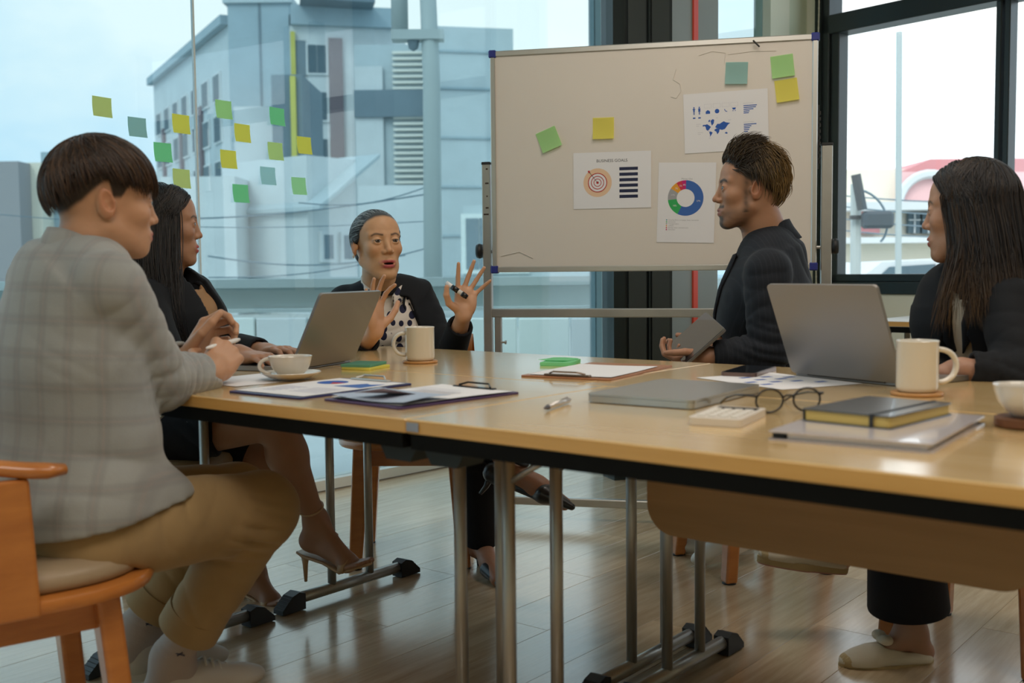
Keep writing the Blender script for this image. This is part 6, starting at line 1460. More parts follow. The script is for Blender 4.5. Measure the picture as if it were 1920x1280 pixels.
    # marker between thumb and palm
    c_ = hl['P']((.028, .083, -.022)); d_ = Vector((.9, -.25, -.62)).normalized(); a = Vector(c_)-d_*.045+Vector((0, -.008, 0))
    t = thing('marker_pen', 'short black and white marker held in the raised hand of the older woman', 'pen', tuple(a), world=True)
    MB().tube([a, a+d_*.012, a+d_*.062], .0078, 12).build('barrel', pm('m_marker', (.75, .76, .78), .25).name, t, True); MB().tube([a+d_*.062, a+d_*.072, a+d_*.082], [.0088, .0088, .007], 12).build('cap', 'm_black_gloss', t, True)
    MB().tube([a+d_*.022, a+d_*.048], .0084, 12).build('label_band', 'm_black_gloss', t, True)
    armchair((-.345, 3.66), pi, 'wooden armchair with ribbed grey cushion under the older woman', 'm_ribbed')
person_C()
# ================================================================ the woman with long black hair (far left)
def longhair(H, rad, bound, cols, seed, n, drops, crown=(180, 1.35), r=(.0016, .0010), lift=(.02, .06), wave=.004, azr=(-180, 180), part=0.0, sweep=True):
    # strands over the cap that then fall along given drop functions drop(az) -> list of world points
    st = Strands(); g = np.random.RandomState(seed)
    for i in range(n):
        az = g.uniform(*azr); e = float(np.interp(abs(az), *bound)); cd = dirv(*crown)+g.randn(3)*.10; cd[0] += part
        a = g.uniform(0, .35) if g.rand() < .7 else g.uniform(0, .8); d1 = dirv(az, e+g.uniform(-.02, .12))
        if sweep and i % 3 == 0:
            sg = 1 if g.rand() < .5 else -1; az = sg*g.uniform(64, 112); cd = dirv(sg*g.uniform(2, 42), g.uniform(.68, 1.25)); d1 = dirv(az, float(np.interp(abs(az), *bound))); a = 0
        dd = slerp(cd, d1, a+(1-a)*np.linspace(0, 1, 9))
        P_ = list(cap_pt(H, dd, rad, g.uniform(*lift)*np.ones(9)))
        fall = drops(az, g); L0 = P_[-1]; pts = P_+[L0*.0+q for q in fall]
        pts = np.array(pts); # smooth by Chaikin
        for _ in range(2):
            q = np.empty((2*len(pts)-2, 3)); q[0::2] = pts[:-1]*.75+pts[1:]*.25; q[1::2] = pts[:-1]*.25+pts[1:]*.75; pts = np.concatenate([pts[:1], q, pts[-1:]])
        pts = pts[::2] if len(pts) > 40 else pts; k = len(pts); t = np.linspace(0, 1, k); w = np.clip((t-.35)/.65, 0, 1)
        ph = g.uniform(0, 6); ax_ = g.randn(3)*.6+np.array((1, .3, 0)); pts = pts+np.outer(wave*w*np.sin(t*g.uniform(9, 16)+ph), ax_)
        c = np.array(cols[g.randint(len(cols))])*g.uniform(.7, 1.3); st.add(pts, r[0]*g.uniform(.7, 1.3), r[1], c)
    return st
def person_B():
    p = person('woman with long wavy black hair and black skirt typing on the left laptop', (-.98, 3.05))
    f = Vector((.97, -.22, 0)).normalized(); sd = Vector((f.y, -f.x, 0))
    nb = at(312, 520, 3.06); pel = at(318, 812, 3.08); pel.z = .53
    shR, shL = at(272, 566, 2.90), at(362, 548, 3.22); elR, wrR = at(318, 686, 2.76), at(447, 664, 2.74); elL, wrL = at(405, 648, 3.12), at(497, 660, 2.90)
    ch = at(322, 600, 3.06); wa = at(320, 720, 3.07); hipR, hipL = pel+sd*.09, pel-sd*.09
    knR, anR = at(520, 782, 2.88), at(592, 975, 3.04); knL, anL = at(487, 858, 3.14), at(476, 1072, 3.20)
    H = Head(at(311, 424, 3.05), R3(face_dir((.96, .26), -.02), roll=0), .93, nose=.66, jaw=.92, width=.98, ear=False)
    bound = ([0, 25, 45, 60, 75, 90, 110, 140, 180], [.62, .56, .42, .20, -.1, -.35, -.5, -.6, -.6])
    neck = [H.P(0, -.020, -.03), lerp(H.P(0, -.025, -.09), nb, .5), nb-Vector((0, 0, .05))]
    V, Q, C = head_mesh(H, neck, [.047, .046, .054], None, lambda V: paint_head(H, V, SK_B, lip=(.40, .06, .07), hair=(.02, .018, .018), bound=bound, brow=(.02, .015, .012)), .0028)
    S = SDF(); S.cone(nb-Vector((0, 0, .15)), wa, .08, .09, .03); S.cone(wa, pel, .10, .11, .03)
    for a, b_, c in ((shR, elR, wrR), (shL, elL, wrL)): S.cone(a-Vector((0, 0, .02)), b_, .035, .030, .02); S.cone(b_, c, .030, .022, .02)
    Vb, Qb = S.mesh(.014)
    S = SDF()
    for a, k_, an in ((hipR, knR, anR), (hipL, knL, anL)):
        S.cone(a, k_, .078, .058, .03); S.cone(k_, lerp(k_, an, .35)-f*.012, .054, .053, .02); S.cone(lerp(k_, an, .35)-f*.012, lerp(k_, an, .88), .052, .030, .03); S.cone(lerp(k_, an, .88), an, .030, .031, .01)
    def foot(S, an, heel, ball, toe, up):
        d = (toe-heel).normalized(); s_ = d.cross(up).normalized(); S.cone(an, heel+(an-heel)*.35, .031, .028, .015); S.cone(heel+(an-heel)*.3, ball+up*.012, .026, .022, .03); S.cone(an, ball+up*.014, .028, .018, .03)
        S.cone(ball+up*.008-s_*.018, ball+up*.006+s_*.018, .016, .015, .02)
        for q, (x, l_) in enumerate(((-.024, .90), (-.010, 1.0), (.003, .95), (.015, .86), (.026, .75))):
            b0 = ball+s_*x+up*.006+d*.012; S.cone(b0, b0+(toe-ball)*l_*.85, .0085 if q else .0105, .0065 if q else .0088, .004)
        return d, s_
    fR = dict(an=anR, heel=at(578, 1030, 3.07), ball=at(652, 1062, 2.99), toe=at(688, 1054, 2.95), up=Vector((.1, -.1, 1)).normalized())
    fL = dict(an=anL, heel=at(462, 1100, 3.22), ball=at(508, 1132, 3.16), toe=at(537, 1126, 3.13), up=Vector((0, 0, 1)))
    ds = [foot(S, *[q[k_] for k_ in ('an', 'heel', 'ball', 'toe', 'up')]) for q in (fR, fL)]
    V3, Q3 = S.mesh(.0042)
    Hn = SDF(); cr = {'i': (10, 32, 20), 'm': (12, 34, 20), 'r': (14, 34, 20), 'p': (12, 32, 18)}
    for el, wr, tgt, sd_ in ((elR, wrR, at(500, 672, 2.70), 'R'), (elL, wrL, at(540, 655, 2.82), 'L')):
        d = (tgt-wr).normalized(); h_ = hand(Hn, wr, d, (0, 0, 1), sd_, cr, None, ((.65, .70, -.45), (.45, .85, -.5), (.35, .85, -.5)), .93, 1.0); Hn.cone(lerp(el, wr, .6), wr, .030, .024, .01); Hn.cone(wr, h_['P']((0, .02, 0)), .024, .022, .01)
    V1, Q1 = Hn.mesh(.0028)
    link('body', np_mesh('body', *join([(V, Q, C), (Vb, Qb, skincol(Vb, SK_B)), (V1, Q1, skincol(V1, SK_B)), (V3, Q3, skincol(V3, (.36, .185, .11)))])), 'm_skin', p)
    eyes(H, p, H.R[:, 1])
    # sandals
    pm('m_sandal', (.52, .34, .19), .45)
    for q, (d, s_), k_ in ((fR, ds[0], knR), (fL, ds[1], knL)):
        up, heel, ball, toe, an = q['up'], q['heel'], q['ball'], q['toe'], q['an']; cl = [heel-d*.030-up*.008, heel-up*.014, lerp(heel, ball, .5)-up*.010, ball-up*.010, toe+d*.006-up*.004]; P_ = []
        for c_, w_ in zip(cl, (.018, .026, .022, .036, .016)): P_.append([c_-s_*w_, c_-s_*w_*.6-up*.001, c_+s_*w_*.6-up*.001, c_+s_*w_])
        o = solid(MB().grid(P_).build('sandal', 'm_sandal', p, True), .007); hb = heel-up*.012-d*.012; ln = .085 if q is fR else max(.03, hb.z-.002)
        hd = -up if q is fR else Vector((0, 0, -1)); hd = (hd+d*.12).normalized(); MB().tube([hb, hb+hd*ln*.4, hb+hd*ln], [.014, .008, .0045], 10).build('heel', 'm_sandal', o, True)
        b2 = ball+d*.004; MB().grid([[b2+s_*x*1.06+up*z-d*.011, b2+s_*x*1.06+up*z+d*.011] for x, z in ((-.036, -.008), (-.033, .012), (-.018, .026), (0, .030), (.018, .026), (.032, .012), (.035, -.008))]).build('toe_strap', 'm_sandal', o, True); solid(bpy.data.objects[o.children[-1].name] if False else [c for c in bpy.data.objects if c.parent == o][-1], .003)
        upl = (k_-an).normalized(); sx = upl.cross(d).normalized(); fx_ = sx.cross(upl); MB().tube([an+upl*.045+(sx*math.cos(a)+fx_*math.sin(a))*.034 for a in np.linspace(0, 2*pi, 22)], .0032, 8).tube([an+upl*.045-fx_*.032, an-fx_*.036-up*.01, heel-d*.026+up*.010], .0032, 8).tube([an+upl*.03-fx_*.034, lerp(an, ball, .45)+up*.012-s_*.030, lerp(heel, ball, .62)-s_*.026-up*.004], .003, 8).build('ankle_strap', 'm_sandal', o, True)
    # clothes
    cloth('m_tan', (.36, .20, .09), .7, .1)
    T_ = Torso([(pel, .150, .120), (lerp(pel, wa, .6), .130, .108), (wa, .128, .105), (lerp(wa, ch, .6), .148, .112), (ch+f*.012, .158, .118), (lerp(ch, nb, .62), .145, .080), (nb-Vector((0, 0, .035)), .060, .054)], sd); T_.front = f
    S = SDF(); T_.prims(S, -.010, .04); S.cone(nb-Vector((0, 0, .09))+f*.03, nb+Vector((0, 0, .08))+f*.03, .062, .070, .006, 's'); plainpart('blouse', S, 'm_tan', p, .006, [(ch+f*.1, .1, sd*.5+Vector((0, 0, 1)), .045, .004)])
    S = SDF(); T_.prims(S, .006, .045)
    for sh, el, wr in ((shR, elR, wrR), (shL, elL, wrL)): S.cone(sh, nb-Vector((0, 0, .05)), .050, .040, .04); S.cone(sh, el, .055, .049, .02); S.cone(el, lerp(el, wr, .92), .049, .038, .012)
    for t_ in np.linspace(.0, 1.0, 28):
        wx = .036+.03*(1-t_)
        for x_ in np.linspace(-wx+.018, wx-.018, 9): S.ell(T_.surf(x_, t_, .022), (.019, .060, .028), R3(f), .004, 's')
    S.cone(nb-Vector((0, 0, .10)), nb+Vector((0, 0, .08)), .054, .058, .008, 's')
    for el, wr in ((elR, wrR), (elL, wrL)): cut(S, lerp(el, wr, .90), wr-el, .038, .04, .005, .05)
    S.box(Vector((pel.x, pel.y, .40)), (.3, .3, .09), None, .001, .006, 's')
    plainpart('blazer', S, 'm_black_blazer', p, .0062, crossfolds(shL, elL, 2, .004, .04, .06)+[(elL, .07, wrL-elL, .025, .004), (elR, .07, wrR-elR, .025, .004)], .001, 6)
    lapels(T_, p, 'm_black_blazer', nb, f, sd, lambda q: .040+.028*q, .30, .045, off=.015)
    S = SDF(); S.ell(pel+f*.02-Vector((0, 0, .01)), (.165, .15, .10), R3(f), .04)
    for a, k_, t_ in ((hipR, knR, .76), (hipL, knL, .70)): S.cone(a, lerp(a, k_, t_), .092, .076, .05)
    for a, k_ in ((hipR, knR),): S.box(lerp(a, k_, .72)+(k_-a).normalized()*.14, (.2, .2, .14), R3((k_-a), (0, 0, 1))@np.array([[1, 0, 0], [0, 0, 1], [0, -1, 0]]).T if False else None, .001, .006, 's')
    plainpart('skirt', S, 'm_black_trouser', p, .007, [(lerp(hipR, knR, .4), .1, (.6, .2, .6), .05, .004)])
    # hair: cap and long waves over the near shoulder
    rad = (.086, .106, .098); bb = ([0, 25, 45, 60, 75, 90, 110, 140, 180], [.66, .55, .30, .0, -.10, -.10, -.10, -.10, -.10])
    cs = cap_shell(H, rad, bb, (.012, .011, .012), .95, nv=16)
    lv = [(Vector(H.P(.002, -.012, .012)), .084, .098), (at(303, 480, 3.03), .084, .098), (at(306, 530, 3.01), .082, .092), (at(316, 580, 2.97), .066, .070), (at(330, 625, 2.95), .042, .045), (at(340, 655, 2.94), .018, .02)]
    F_ = fall(H, lv, 62, 298, (.011, .010, .011)); F2 = fall(H, [(c_, a_*.8, b_*.8) for c_, a_, b_ in lv], 70, 290, (.008, .008, .008))
    st = longhair(H, rad, bb, [(.012, .011, .012), (.022, .018, .017), (.03, .022, .018), (.010, .010, .012)], 8, 1100, fall_drop(H, lv[1:], 3), (180, 1.3), (.0018, .0010), (.01, .05), .0055, azr=(58, 302))
    link('hair', np_mesh('hair', *join([cs, F_, F2, st.out()])), 'm_hair', p)
    armchair((-1.02, 3.09), -pi/2-.12, 'wooden armchair with tan seat under the long-haired woman')
# ================================================================ the bearded man (far side)
def person_D():
    p = person('bearded man with tousled brown hair in a dark pinstriped blazer holding a tablet', (.83, 3.4))
    f = Vector((-.97, .24, 0)).normalized(); sd = Vector((f.y, -f.x, 0))     # sd = his right = away from us
    nb = at(1436, 432, 3.30); pel = at(1478, 790, 3.44); pel.z = .54
    shL, shR = at(1440, 512, 3.12), at(1420, 505, 3.46); elL, wrL = at(1442, 660, 3.08), at(1322, 668, 3.10); elR, wrR = at(1405, 655, 3.46), at(1345, 648, 3.36)
    ch = at(1440, 545, 3.30); wa = at(1455, 665, 3.38); hipL, hipR = pel-sd*.09, pel+sd*.09
    knL, anL = Vector((.42, 3.30, .50)), Vector((.76, 3.47, .14)); knR, anR = Vector((.42, 3.62, .50)), Vector((.735, 3.66, .10))
    H = Head(at(1403, 357, 3.27), R3(face_dir((-1, .04), .0), roll=0), .965, nose=.84, jaw=1.02, eye=1.15)
    bound = ([0, 20, 38, 52, 66, 80, 96, 112, 140, 180], [.62, .56, .45, .30, .02, -.12, -.02, -.42, -.58, -.60])
    neck = [H.P(0, -.025, -.03), lerp(H.P(0, -.035, -.09), nb, .5), nb-Vector((0, 0, .05))+f*.01]
    V, Q, C = head_mesh(H, neck, [.056, .055, .060], None, lambda V: paint_head(H, V, SK_D, lip=(.36, .15, .12), hair=(.03, .022, .016), bound=bound, brow=(.015, .012, .01), browthick=1.6, beard=(.045, .032, .024)), .0025)
    S = SDF(); S.cone(nb-Vector((0, 0, .16)), wa, .09, .10, .03); S.cone(wa, pel, .10, .12, .03)
    for a, b_, c in ((shR, elR, wrR), (shL, elL, wrL)): S.cone(a-Vector((0, 0, .02)), b_, .040, .034, .02); S.cone(b_, c, .034, .026, .02)
    for a, k_, an in ((hipR, knR, anR), (hipL, knL, anL)): S.cone(a, k_, .07, .05, .02); S.cone(k_, an, .05, .038, .02)
    Vb, Qb = S.mesh(.014); Hn = SDF()
    TA, TB, TC_ = at(1254, 649, 3.25), at(1325, 586, 3.24), at(1361, 618, 3.04); TD = TA+TC_-TB; tcn_ = (TA+TC_)/2; tn = (TB-TA).cross(TD-TA).normalized()
    if tn.y > 0: tn = -tn
    # near hand grips the lower edge, thumb in front
    g1 = lerp(TA, TD, .55)
    h1 = hand(Hn, wrL, (g1-wrL)+Vector((0, 0, -.01)), Vector((.0, -.25, -1)), 'L', {'i': (30, 45, 25), 'm': (32, 50, 25), 'r': (35, 50, 28), 'p': (35, 50, 28)}, None, ((.70, .62, -.10), (.30, .95, .0), (.05, 1, -.10)), .92, 1.08)
    Hn.cone(lerp(elL, wrL, .5), wrL, .034, .027, .01); Hn.cone(wrL, h1['P']((0, .02, 0)), .027, .024, .01)
    h2 = hand(Hn, wrR, at(1275, 664, 3.30)-wrR, Vector((.1, .15, -1)), 'R', {'i': (15, 20, 12), 'm': (18, 22, 12), 'r': (22, 25, 14), 'p': (25, 28, 16)}, None, ((.8, .55, -.3), (.5, .8, -.35), (.3, .9, -.3)), 1.0, 1.08)
    Hn.cone(lerp(elR, wrR, .5), wrR, .034, .027, .01); Hn.cone(wrR, h2['P']((0, .02, 0)), .027, .024, .01); V1, Q1 = Hn.mesh(.003)
    link('body', np_mesh('body', *join([(V, Q, C), (Vb, Qb, skincol(Vb, SK_D)), (V1, Q1, skincol(V1, (.42, .215, .13)))])), 'm_skin', p)
    eyes(H, p, H.R[:, 1], (.03, .018, .01))
    # hair: full on top, swept up and back, lighter golden ends at the back
    rad = (.084, .106, .099); bb = ([0, 20, 38, 52, 66, 80, 96, 112, 140, 180], [.62, .56, .46, .36, .28, .30, .36, .0, -.40, -.52])
    top = lambda az, el: .16*np.clip(np.sin(el)-.15, 0, 1)**1.2+.10*(abs(az) > 120)*np.clip(el+.25, 0, .6)+.10*(abs(az) < 60)*np.clip(el-.55, 0, .5)
    cs = cap_shell(H, rad, bb, (.028, .020, .014), .86, top=top)
    st = Strands(); g = np.random.RandomState(21); k = 10; tt = np.linspace(0, 1, k)
    for i in range(1700):
        az = g.uniform(-180, 180); e0 = float(np.interp(abs(az), *bb)); el0 = g.uniform(e0, 1.45); d0 = dirv(az, el0)
        back = abs(az) > 75
        swp = g.uniform(14, 34)*(1 if az >= 0 else -1); d1 = dirv(az+swp*.3, el0-g.uniform(.4, .9)) if back else slerp(d0, dirv(180+g.randn()*22, .55), np.array([g.uniform(.22, .5)]))[0]
        base = float(top(az, el0)); out_ = g.uniform(.02, .09)+.12*(g.rand()**5)+(.09*g.rand() if abs(az) < 62 and el0 < 1.1 else 0); dd = slerp(d0, d1, tt); elv = np.arcsin(np.clip(dd[:, 2], -1, 1))
        e_ = np.array([top(az, q) for q in elv]); lf = e_+out_*np.sin(tt*pi*.62)+(0 if back else .07*tt**2*(el0 > .6))
        P_ = cap_pt(H, dd, rad, lf); P_ = P_+np.outer(np.sin(tt*2*pi)*.002, g.randn(3)); P_[:, 2] += (tt**1.6)*g.uniform(-.002, .016)*(el0 > .9)
        gold = np.clip((abs(az)-80)/50, 0, 1)*(.35+.65*g.rand())+.25*g.rand()*(el0 > .5); c0 = np.array((.035, .025, .017)); c1 = np.array((.30, .18, .055)); c = c0*(1-gold)+c1*gold
        c = c[None]*(1-.4*(1-tt))[:, None]*g.uniform(.7, 1.25); st.add(P_, .0017, .0006, c)
    for i in range(420):
        sg = 1 if g.rand() < .5 else -1; az = g.uniform(46, 98); el0 = g.uniform(.26, .75); d0 = dirv(sg*az, el0); d1 = dirv(sg*(az+g.uniform(16, 38)), el0-g.uniform(.05, .3)); dd = slerp(d0, d1, tt)
        st.add(cap_pt(H, dd, rad, g.uniform(-.03, .04)+.03*np.sin(tt*pi)), .0015, .0006, np.array((.035, .025, .017))*g.uniform(.6, 1.4))
    link('hair', np_mesh('hair', *join([cs, st.out()])), 'm_hair', p)
    # blazer with pinstripes
    m = cloth('m_pin', (.011, .014, .020), .8, .05, (500, .15)); nt = m.node_tree; b = nt.nodes['Principled BSDF']; tc = N(nt, 'ShaderNodeTexCoord'); over(nt, b, lines(nt, tc, 'Object', (1, .25, 0), .0125, .10, .6), (.05, .055, .07), .15)
    T_ = Torso([(pel+Vector((0, 0, .0)), .165, .145), (lerp(pel, wa, .6)+f*.015, .160, .145), (wa+f*.025, .165, .145), (lerp(wa, ch, .6)+f*.02, .180, .138), (ch+f*.005, .185, .128), (lerp(ch, nb, .60)-f*.010, .155, .092), (nb-Vector((0, 0, .05))-f*.005, .075, .066)], sd); T_.front = f
    S = SDF(); T_.prims(S, 0, .045)
    for sh, el, wr in ((shR, elR, wrR), (shL, elL, wrL)): S.cone(sh, nb-Vector((0, 0, .055)), .056, .046, .05); S.cone(sh, el, .070, .058, .014); S.cone(el, lerp(el, wr, .88), .056, .043, .015)
    S.cone(nb-Vector((0, 0, .12))+f*.03, nb+Vector((0, 0, .08))+f*.02, .056, .060, .01, 's')
    for t_ in np.linspace(.4, .97, 14): S.ell(T_.surf(0, t_, .012), (.030*(t_), .03, .03), R3(f), .006, 's')
    for el, wr in ((elR, wrR), (elL, wrL)): cut(S, lerp(el, wr, .86), wr-el, .043, .04, .005, .055)
    S.box(Vector((pel.x, pel.y, .39)), (.3, .3, .09), None, .001, .006, 's')
    fl = crossfolds(shL, elL, 3, .0035, .05, .07)+[(elL, .08, (.3, 0, 1), .03, .006), (elL+Vector((-.05, 0, .02)), .07, (1, 0, .2), .028, .004), (wa-Vector((0, .1, 0)), .1, (.5, 0, 1), .05, .005), (lerp(ch, nb, .5)-f*.12, .1, (.7, .2, .8), .05, .004)]
    plainpart('blazer', S, 'm_pin', p, .0058, fl, .001, 12)
    collar(nb-Vector((0, 0, .026))-f*.012, Vector((0, 0, 1))+f*.32, f, 'm_pin', p, .060, .090, .040, .026, 46)
    lapels(T_, p, 'm_pin', nb, f, sd, lambda q: .040-.022*q, .42, .05, off=.016)
    pm('m_shirt_dark', (.05, .055, .06), .8); S = SDF(); T_.prims(S, -.012, .04); S.cone(nb-Vector((0, 0, .03)), nb+Vector((0, 0, .08)), .055, .06, .004, 's'); plainpart('shirt', S, 'm_shirt_dark', p, .010)
    S = SDF(); S.ell(pel, (.16, .14, .10), R3(f), .03)
    for a, k_, an in ((hipL, knL, anL), (hipR, knR, anR)): S.cone(a, k_, .088, .07, .03); hem = lerp(k_, an, .86); S.cone(k_, hem, .068, .058, .02); cut(S, hem, an-k_, .056, .04, .004, .07)
    plainpart('trousers', S, 'm_black_trouser', p, .009)
    pm('m_sneakw', (.70, .72, .68), .5)
    sneaker(T((anR.x+.01, anR.y, 0)) @ RZ(pi/2), p, .27, 'm_sneakw'); sneaker(T((anL.x, anL.y, .07)) @ RZ(pi/2-.1) @ RX(-.42), p, .27, 'm_sneakw')
    # tablet
    t = thing('tablet', 'grey tablet with glossy screen held in the hands of the bearded man', 'tablet', tuple(tcn_), world=True)
    xm = (TB-TA); M = frame(tcn_, x=xm, y=(TA-TD)); w_, h_ = xm.length, (TA-TD).length; sgn = 1 if (M.to_3x3() @ Vector((0, 0, 1))).y < 0 else -1
    pm('m_tabglass', (.02, .02, .022), .04, coat=1.0); MB().prism(rr_poly(w_, h_, .010), -.004, .004, M).build('body', 'm_laptop', t); MB().prism(rr_poly(w_*.985, h_*.975, .009), *sorted((sgn*.004, sgn*.0052)), M).build('screen', 'm_tabglass', t)
    armchair((.76, 3.52), pi/2+.30, 'wooden armchair under the bearded man, only its legs in view')
# ================================================================ the dark-haired woman at the right
def person_E():
    p = person('woman with long dark straight hair in a black blazer seated at the right laptop', (1.15, 2.55))
    f = Vector((-.80, -.60, 0)).normalized(); sd = Vector((f.y, -f.x, 0))    # her right = away
    nb = at(1838, 508, 2.55); pel = at(1880, 860, 2.66); pel.z = .53
    shR, shL = at(1800, 556, 2.72), at(1892, 570, 2.40); elR, wrR = at(1762, 690, 2.58), at(1688, 682, 2.42); elL, wrL = at(1915, 712, 2.28), at(1802, 692, 2.30)
    ch = at(1842, 600, 2.55); wa = at(1862, 740, 2.60); hipR, hipL = pel+sd*.09, pel-sd*.09
    knL, anL = at(1688, 885, 2.58), at(1706, 1184, 2.62); knR, anR = at(1640, 850, 2.72), at(1555, 1008, 2.84)
    H = Head(at(1815, 398, 2.52), R3(face_dir((-.86, .51), -.04), roll=0), .95, nose=.70, jaw=.94, ear=False)
    bound = ([0, 25, 45, 60, 75, 90, 110, 140, 180], [.62, .58, .45, .25, -.1, -.3, -.5, -.6, -.6])
    neck = [H.P(0, -.020, -.03), lerp(H.P(0, -.025, -.09), nb, .5), nb-Vector((0, 0, .05))]
    V, Q, C = head_mesh(H, neck, [.047, .046, .054], None, lambda V: paint_head(H, V, SK_E, lip=(.42, .09, .09), hair=(.03, .025, .022), bound=bound, brow=(.03, .02, .015)), .0028)
    S = SDF(); S.cone(nb-Vector((0, 0, .15)), wa, .08, .09, .03); S.cone(wa, pel, .10, .11, .03)
    for a, b_, c in ((shR, elR, wrR), (shL, elL, wrL)): S.cone(a-Vector((0, 0, .02)), b_, .035, .030, .02); S.cone(b_, c, .030, .022, .02)
    for a, k_, an in ((hipR, knR, anR), (hipL, knL, anL)): S.cone(a, k_, .070, .045, .02); S.cone(k_, an, .045, .032, .02)
    Vb, Qb = S.mesh(.013)
    Hn = SDF(); cr = {'i': (10, 32, 20), 'm': (12, 34, 20), 'r': (14, 34, 20), 'p': (12, 32, 18)}
    for el, wr, tgt, sd_ in ((elR, wrR, at(1648, 690, 2.36), 'R'), (elL, wrL, at(1758, 696, 2.34), 'L')):
        h_ = hand(Hn, wr, tgt-wr, (0, 0, 1), sd_, cr, None, ((.65, .70, -.45), (.45, .85, -.5), (.35, .85, -.5)), .92, 1.0); Hn.cone(lerp(el, wr, .6), wr, .030, .024, .01); Hn.cone(wr, h_['P']((0, .02, 0)), .024, .022, .01)
    for an, kn, d in ((anL, knL, Vector((-.97, -.12, 0))), (anR, knR, Vector((-.96, .0, .20)))):
        d.normalize(); z0 = an.z-.09; Hn.cone(lerp(an, kn, .3), an, .036, .031, .02); Hn.cone(an-d*.01, an+d*.085-Vector((0, 0, .056)), .032, .018, .03); Hn.cone(an-d*.035-Vector((0, 0, .05)), an, .028, .03, .02)
    V1, Q1 = Hn.mesh(.0032)
    link('body', np_mesh('body', *join([(V, Q, C), (Vb, Qb, skincol(Vb, SK_E)), (V1, Q1, skincol(V1, (.40, .22, .15)))])), 'm_skin', p)
    eyes(H, p, H.R[:, 1])
    # hair
    rad = (.088, .108, .100); bb = ([0, 25, 45, 60, 75, 90, 110, 140, 180], [.66, .58, .35, .05, -.10, -.10, -.10, -.10, -.10]); cs = cap_shell(H, rad, bb, (.018, .016, .016), .95, nv=16)
    lv = [(Vector(H.P(-.002, -.014, .012)), .086, .100), (at(1838, 450, 2.50), .086, .100), (at(1846, 505, 2.49), .090, .100), (at(1852, 560, 2.47), .094, .098), (at(1856, 605, 2.46), .090, .094)]
    F_ = fall(H, lv[:4], 80, 302, (.016, .014, .014)); lf_ = [(Vector(H.P(-.002, -.014, .012)), .086, .100), (at(1838, 450, 2.50), .086, .100), (at(1830, 505, 2.49), .090, .095), (at(1812, 570, 2.47), .092, .085), (at(1804, 615, 2.46), .085, .080)]
    st = longhair(H, rad, bb, [(.011, .011, .013), (.018, .015, .015), (.026, .018, .013), (.012, .012, .015)], 9, 1250, fall_drop(H, lv[1:], 3), (180, 1.35), (.0017, .0010), (.01, .05), .0018, azr=(80, 296))
    st2 = longhair(H, rad, bb, [(.02, .015, .013), (.05, .030, .017)], 19, 130, fall_drop(H, lf_[1:], 3, .008), (180, 1.35), (.0016, .0009), (.01, .05), .003, azr=(280, 304))
    st.V += st2.V; st.Q += [q+st.n for q in st2.Q]; st.C += st2.C
    V9, Q9, C9 = st.out(); w9 = np.clip((.985-V9[:, 2]+.03)/.18, 0, 1)**1.3*.75*(.4+.6*np.abs(np.sin(V9[:, 0]*130))); C9 = C9*(1-w9[:, None])+np.array((.20, .105, .03))*w9[:, None]  # strands turn golden brown downwards: brown tips and sun-lit edges painted into the colour
    link('hair', np_mesh('hair', *join([cs, F_, (V9, Q9, C9)])), 'm_hair', p)
    cloth('m_cream_top', (.66, .58, .46), .7, .1)
    T_ = Torso([(pel, .150, .120), (lerp(pel, wa, .6), .135, .112), (wa, .132, .112), (lerp(wa, ch, .6), .148, .106), (ch, .158, .106), (lerp(ch, nb, .62), .145, .080), (nb-Vector((0, 0, .035)), .060, .054)], sd); T_.front = f
    S = SDF(); T_.prims(S, -.010, .04); S.cone(nb-Vector((0, 0, .04))+f*.02, nb+Vector((0, 0, .08))+f*.03, .055, .060, .006, 's'); plainpart('blouse', S, 'm_cream_top', p, .007)
    collar(nb-Vector((0, 0, .012)), Vector((0, 0, 1))+f*.15, f, 'm_cream_top', p, .060, .080, .030, .018, 34, 'shirt_collar')
    S = SDF(); T_.prims(S, .008, .045)
    for sh, el, wr in ((shR, elR, wrR), (shL, elL, wrL)): S.cone(sh, nb-Vector((0, 0, .05)), .052, .042, .04); S.cone(sh, el, .060, .055, .02); S.cone(el, lerp(el, wr, .90), .055, .042, .014)
    for t_ in np.linspace(.62, 1.0, 14):
        wx = .030+.012*(1-t_)
        for x_ in np.linspace(-wx+.018, wx-.018, 8): S.ell(T_.surf(x_, t_, .022), (.019, .060, .028), R3(f), .004, 's')
    S.cone(nb-Vector((0, 0, .10)), nb+Vector((0, 0, .08)), .054, .058, .008, 's')
    for el, wr in ((elR, wrR), (elL, wrL)): cut(S, lerp(el, wr, .86), wr-el, .042, .04, .005, .052)
    S.box(Vector((pel.x, pel.y, .40)), (.3, .3, .09), None, .001, .006, 's')
    plainpart('blazer', S, 'm_black_blazer', p, .0062, crossfolds(shL, elL, 2, .0025, .06, .07)+[(elL, .08, (.5, .2, 1), .045, .004), (lerp(elL, wrL, .5), .06, wrL-elL, .03, .003), (lerp(wa, ch, .5)-sd*.1, .1, (.5, .2, 1), .05, .005)], .001, 6)
    lapels(T_, p, 'm_black_blazer', nb, f, sd, lambda q: .034-.020*q, .60, .045, off=.016)
    S = SDF(); S.ell(pel, (.16, .13, .10), R3(f), .03)
    S.cone(hipL, knL, .085, .070, .03); hem = lerp(knL, anL, .82); S.cone(knL, hem, .070, .092, .02); cut(S, hem, anL-knL, .094, .06, .004, .10); hemband(hem, anL-knL, .0840, .0975, .17, 'm_black_trouser', p, 'trouser_hem', .012)
    S.cone(hipR, knR, .085, .070, .03); hem = lerp(knR, anR, .70); S.cone(knR, hem, .068, .080, .02); cut(S, hem, anR-knR, .08, .05, .004, .09); hemband(hem, anR-knR, .079, .085, .05, 'm_black_trouser', p, 'trouser_hem', .010)
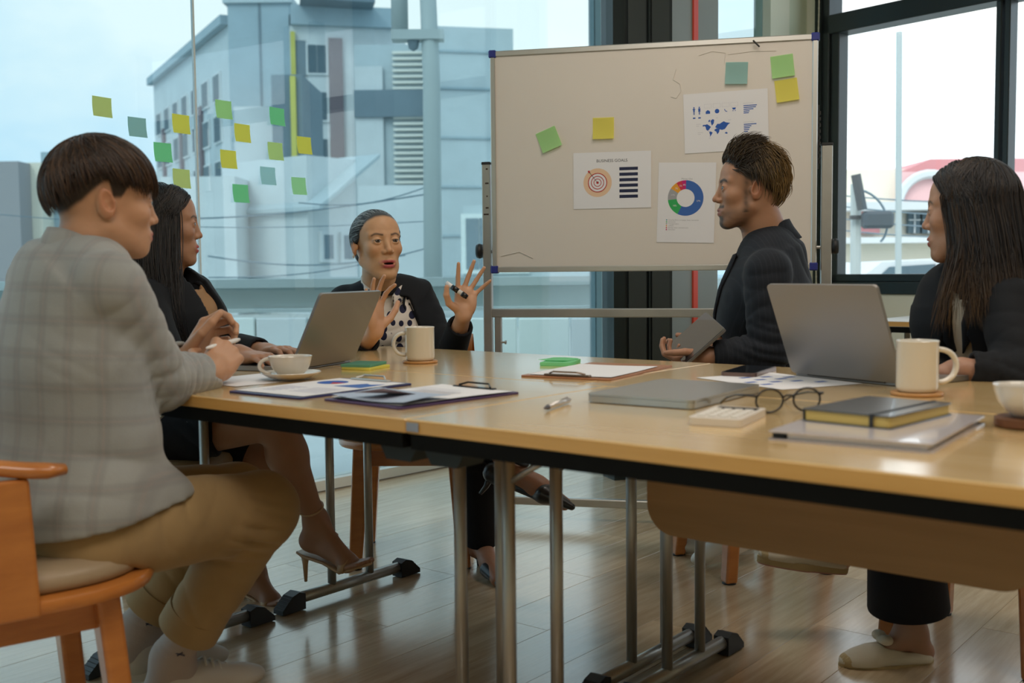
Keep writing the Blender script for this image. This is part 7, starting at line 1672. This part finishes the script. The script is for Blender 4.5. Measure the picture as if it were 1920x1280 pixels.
    plainpart('trousers', S, 'm_black_trouser', p, .007, [(lerp(knL, anL, .6), .14, (1, .2, .1), .07, .006)], .001, 5)
    # slip-on espadrilles with bow
    pm('m_canvas', (.66, .60, .48), .7, bump=(300, .3)); pm('m_straw', (.50, .38, .20), .85, bump=(120, .8, .004)); pm('m_pinksole', (.50, .25, .20), .6)
    for an, d, nm_ in ((anL, Vector((-.97, -.10, 0)), 0), (anR, Vector((-.95, .02, .13)), 1)):
        d.normalize(); s_ = Vector((0, 0, 1)).cross(d).normalized(); up = d.cross(s_); M = frame(an-up*(.088)+d*.0, x=d, z=up); ol = []
        for a in np.linspace(0, 2*pi, 36, endpoint=False): ca, sa = math.cos(a), math.sin(a); ol.append((.055+(.128 if ca > 0 else .118)*ca, sa*.038*(1.08 if ca > 0 else .86)))
        so = MB().prism(ol, 0, .018, M).build('sole', 'm_straw', p, True, angle=.8); MB().prism([(x*.98+.001, y*.96) for x, y in ol], -.0035, .0002, M).build('outsole', 'm_pinksole', so, True, angle=.8)
        S = SDF(); R_ = np.array([[M[i][j] for j in range(3)] for i in range(3)]); Pm = lambda x, y, z: M @ Vector((x, y, z))
        S.ell(Pm(.125, 0, .022), (.056, .040, .024), R_, .02); S.econe(Pm(-.035, 0, .024), Pm(.10, 0, .03), (.034, .020), (.039, .026), s_, .02); S.cone(Pm(.06, 0, .035), Pm(.13, 0, .026), .032, .026, .02)
        S.box(Pm(.05, 0, -.035), (.2, .1, .05), R_, .001, .002, 's'); S.econe(Pm(-.045, 0, .062), Pm(.055, 0, .066), (.030, .030), (.028, .022), s_, .006, 's')
        o = plainpart('shoe_upper', S, 'm_canvas', p, .0036); S = SDF(); S.ell(Pm(.150, 0, .022), (.030, .033, .021), R_, .01); plainpart('toe_cap', S, 'm_straw', o, .004)
        S = SDF(); c_ = Pm(.070, -.002, .070); S.ell(c_+d*.004, (.011, .012, .011), R_, .004)
        for sg in (-1, 1): S.ell(c_+s_*sg*.020+up*.006, (.017, .019, .013), R_, .004)
        plainpart('bow', S, 'm_canvas', o, .003)
    armchair((1.20, 2.72), math.atan2(.80, -.60)+.15, 'wooden armchair under the dark haired woman at the right laptop')
person_B(); person_D(); person_E()
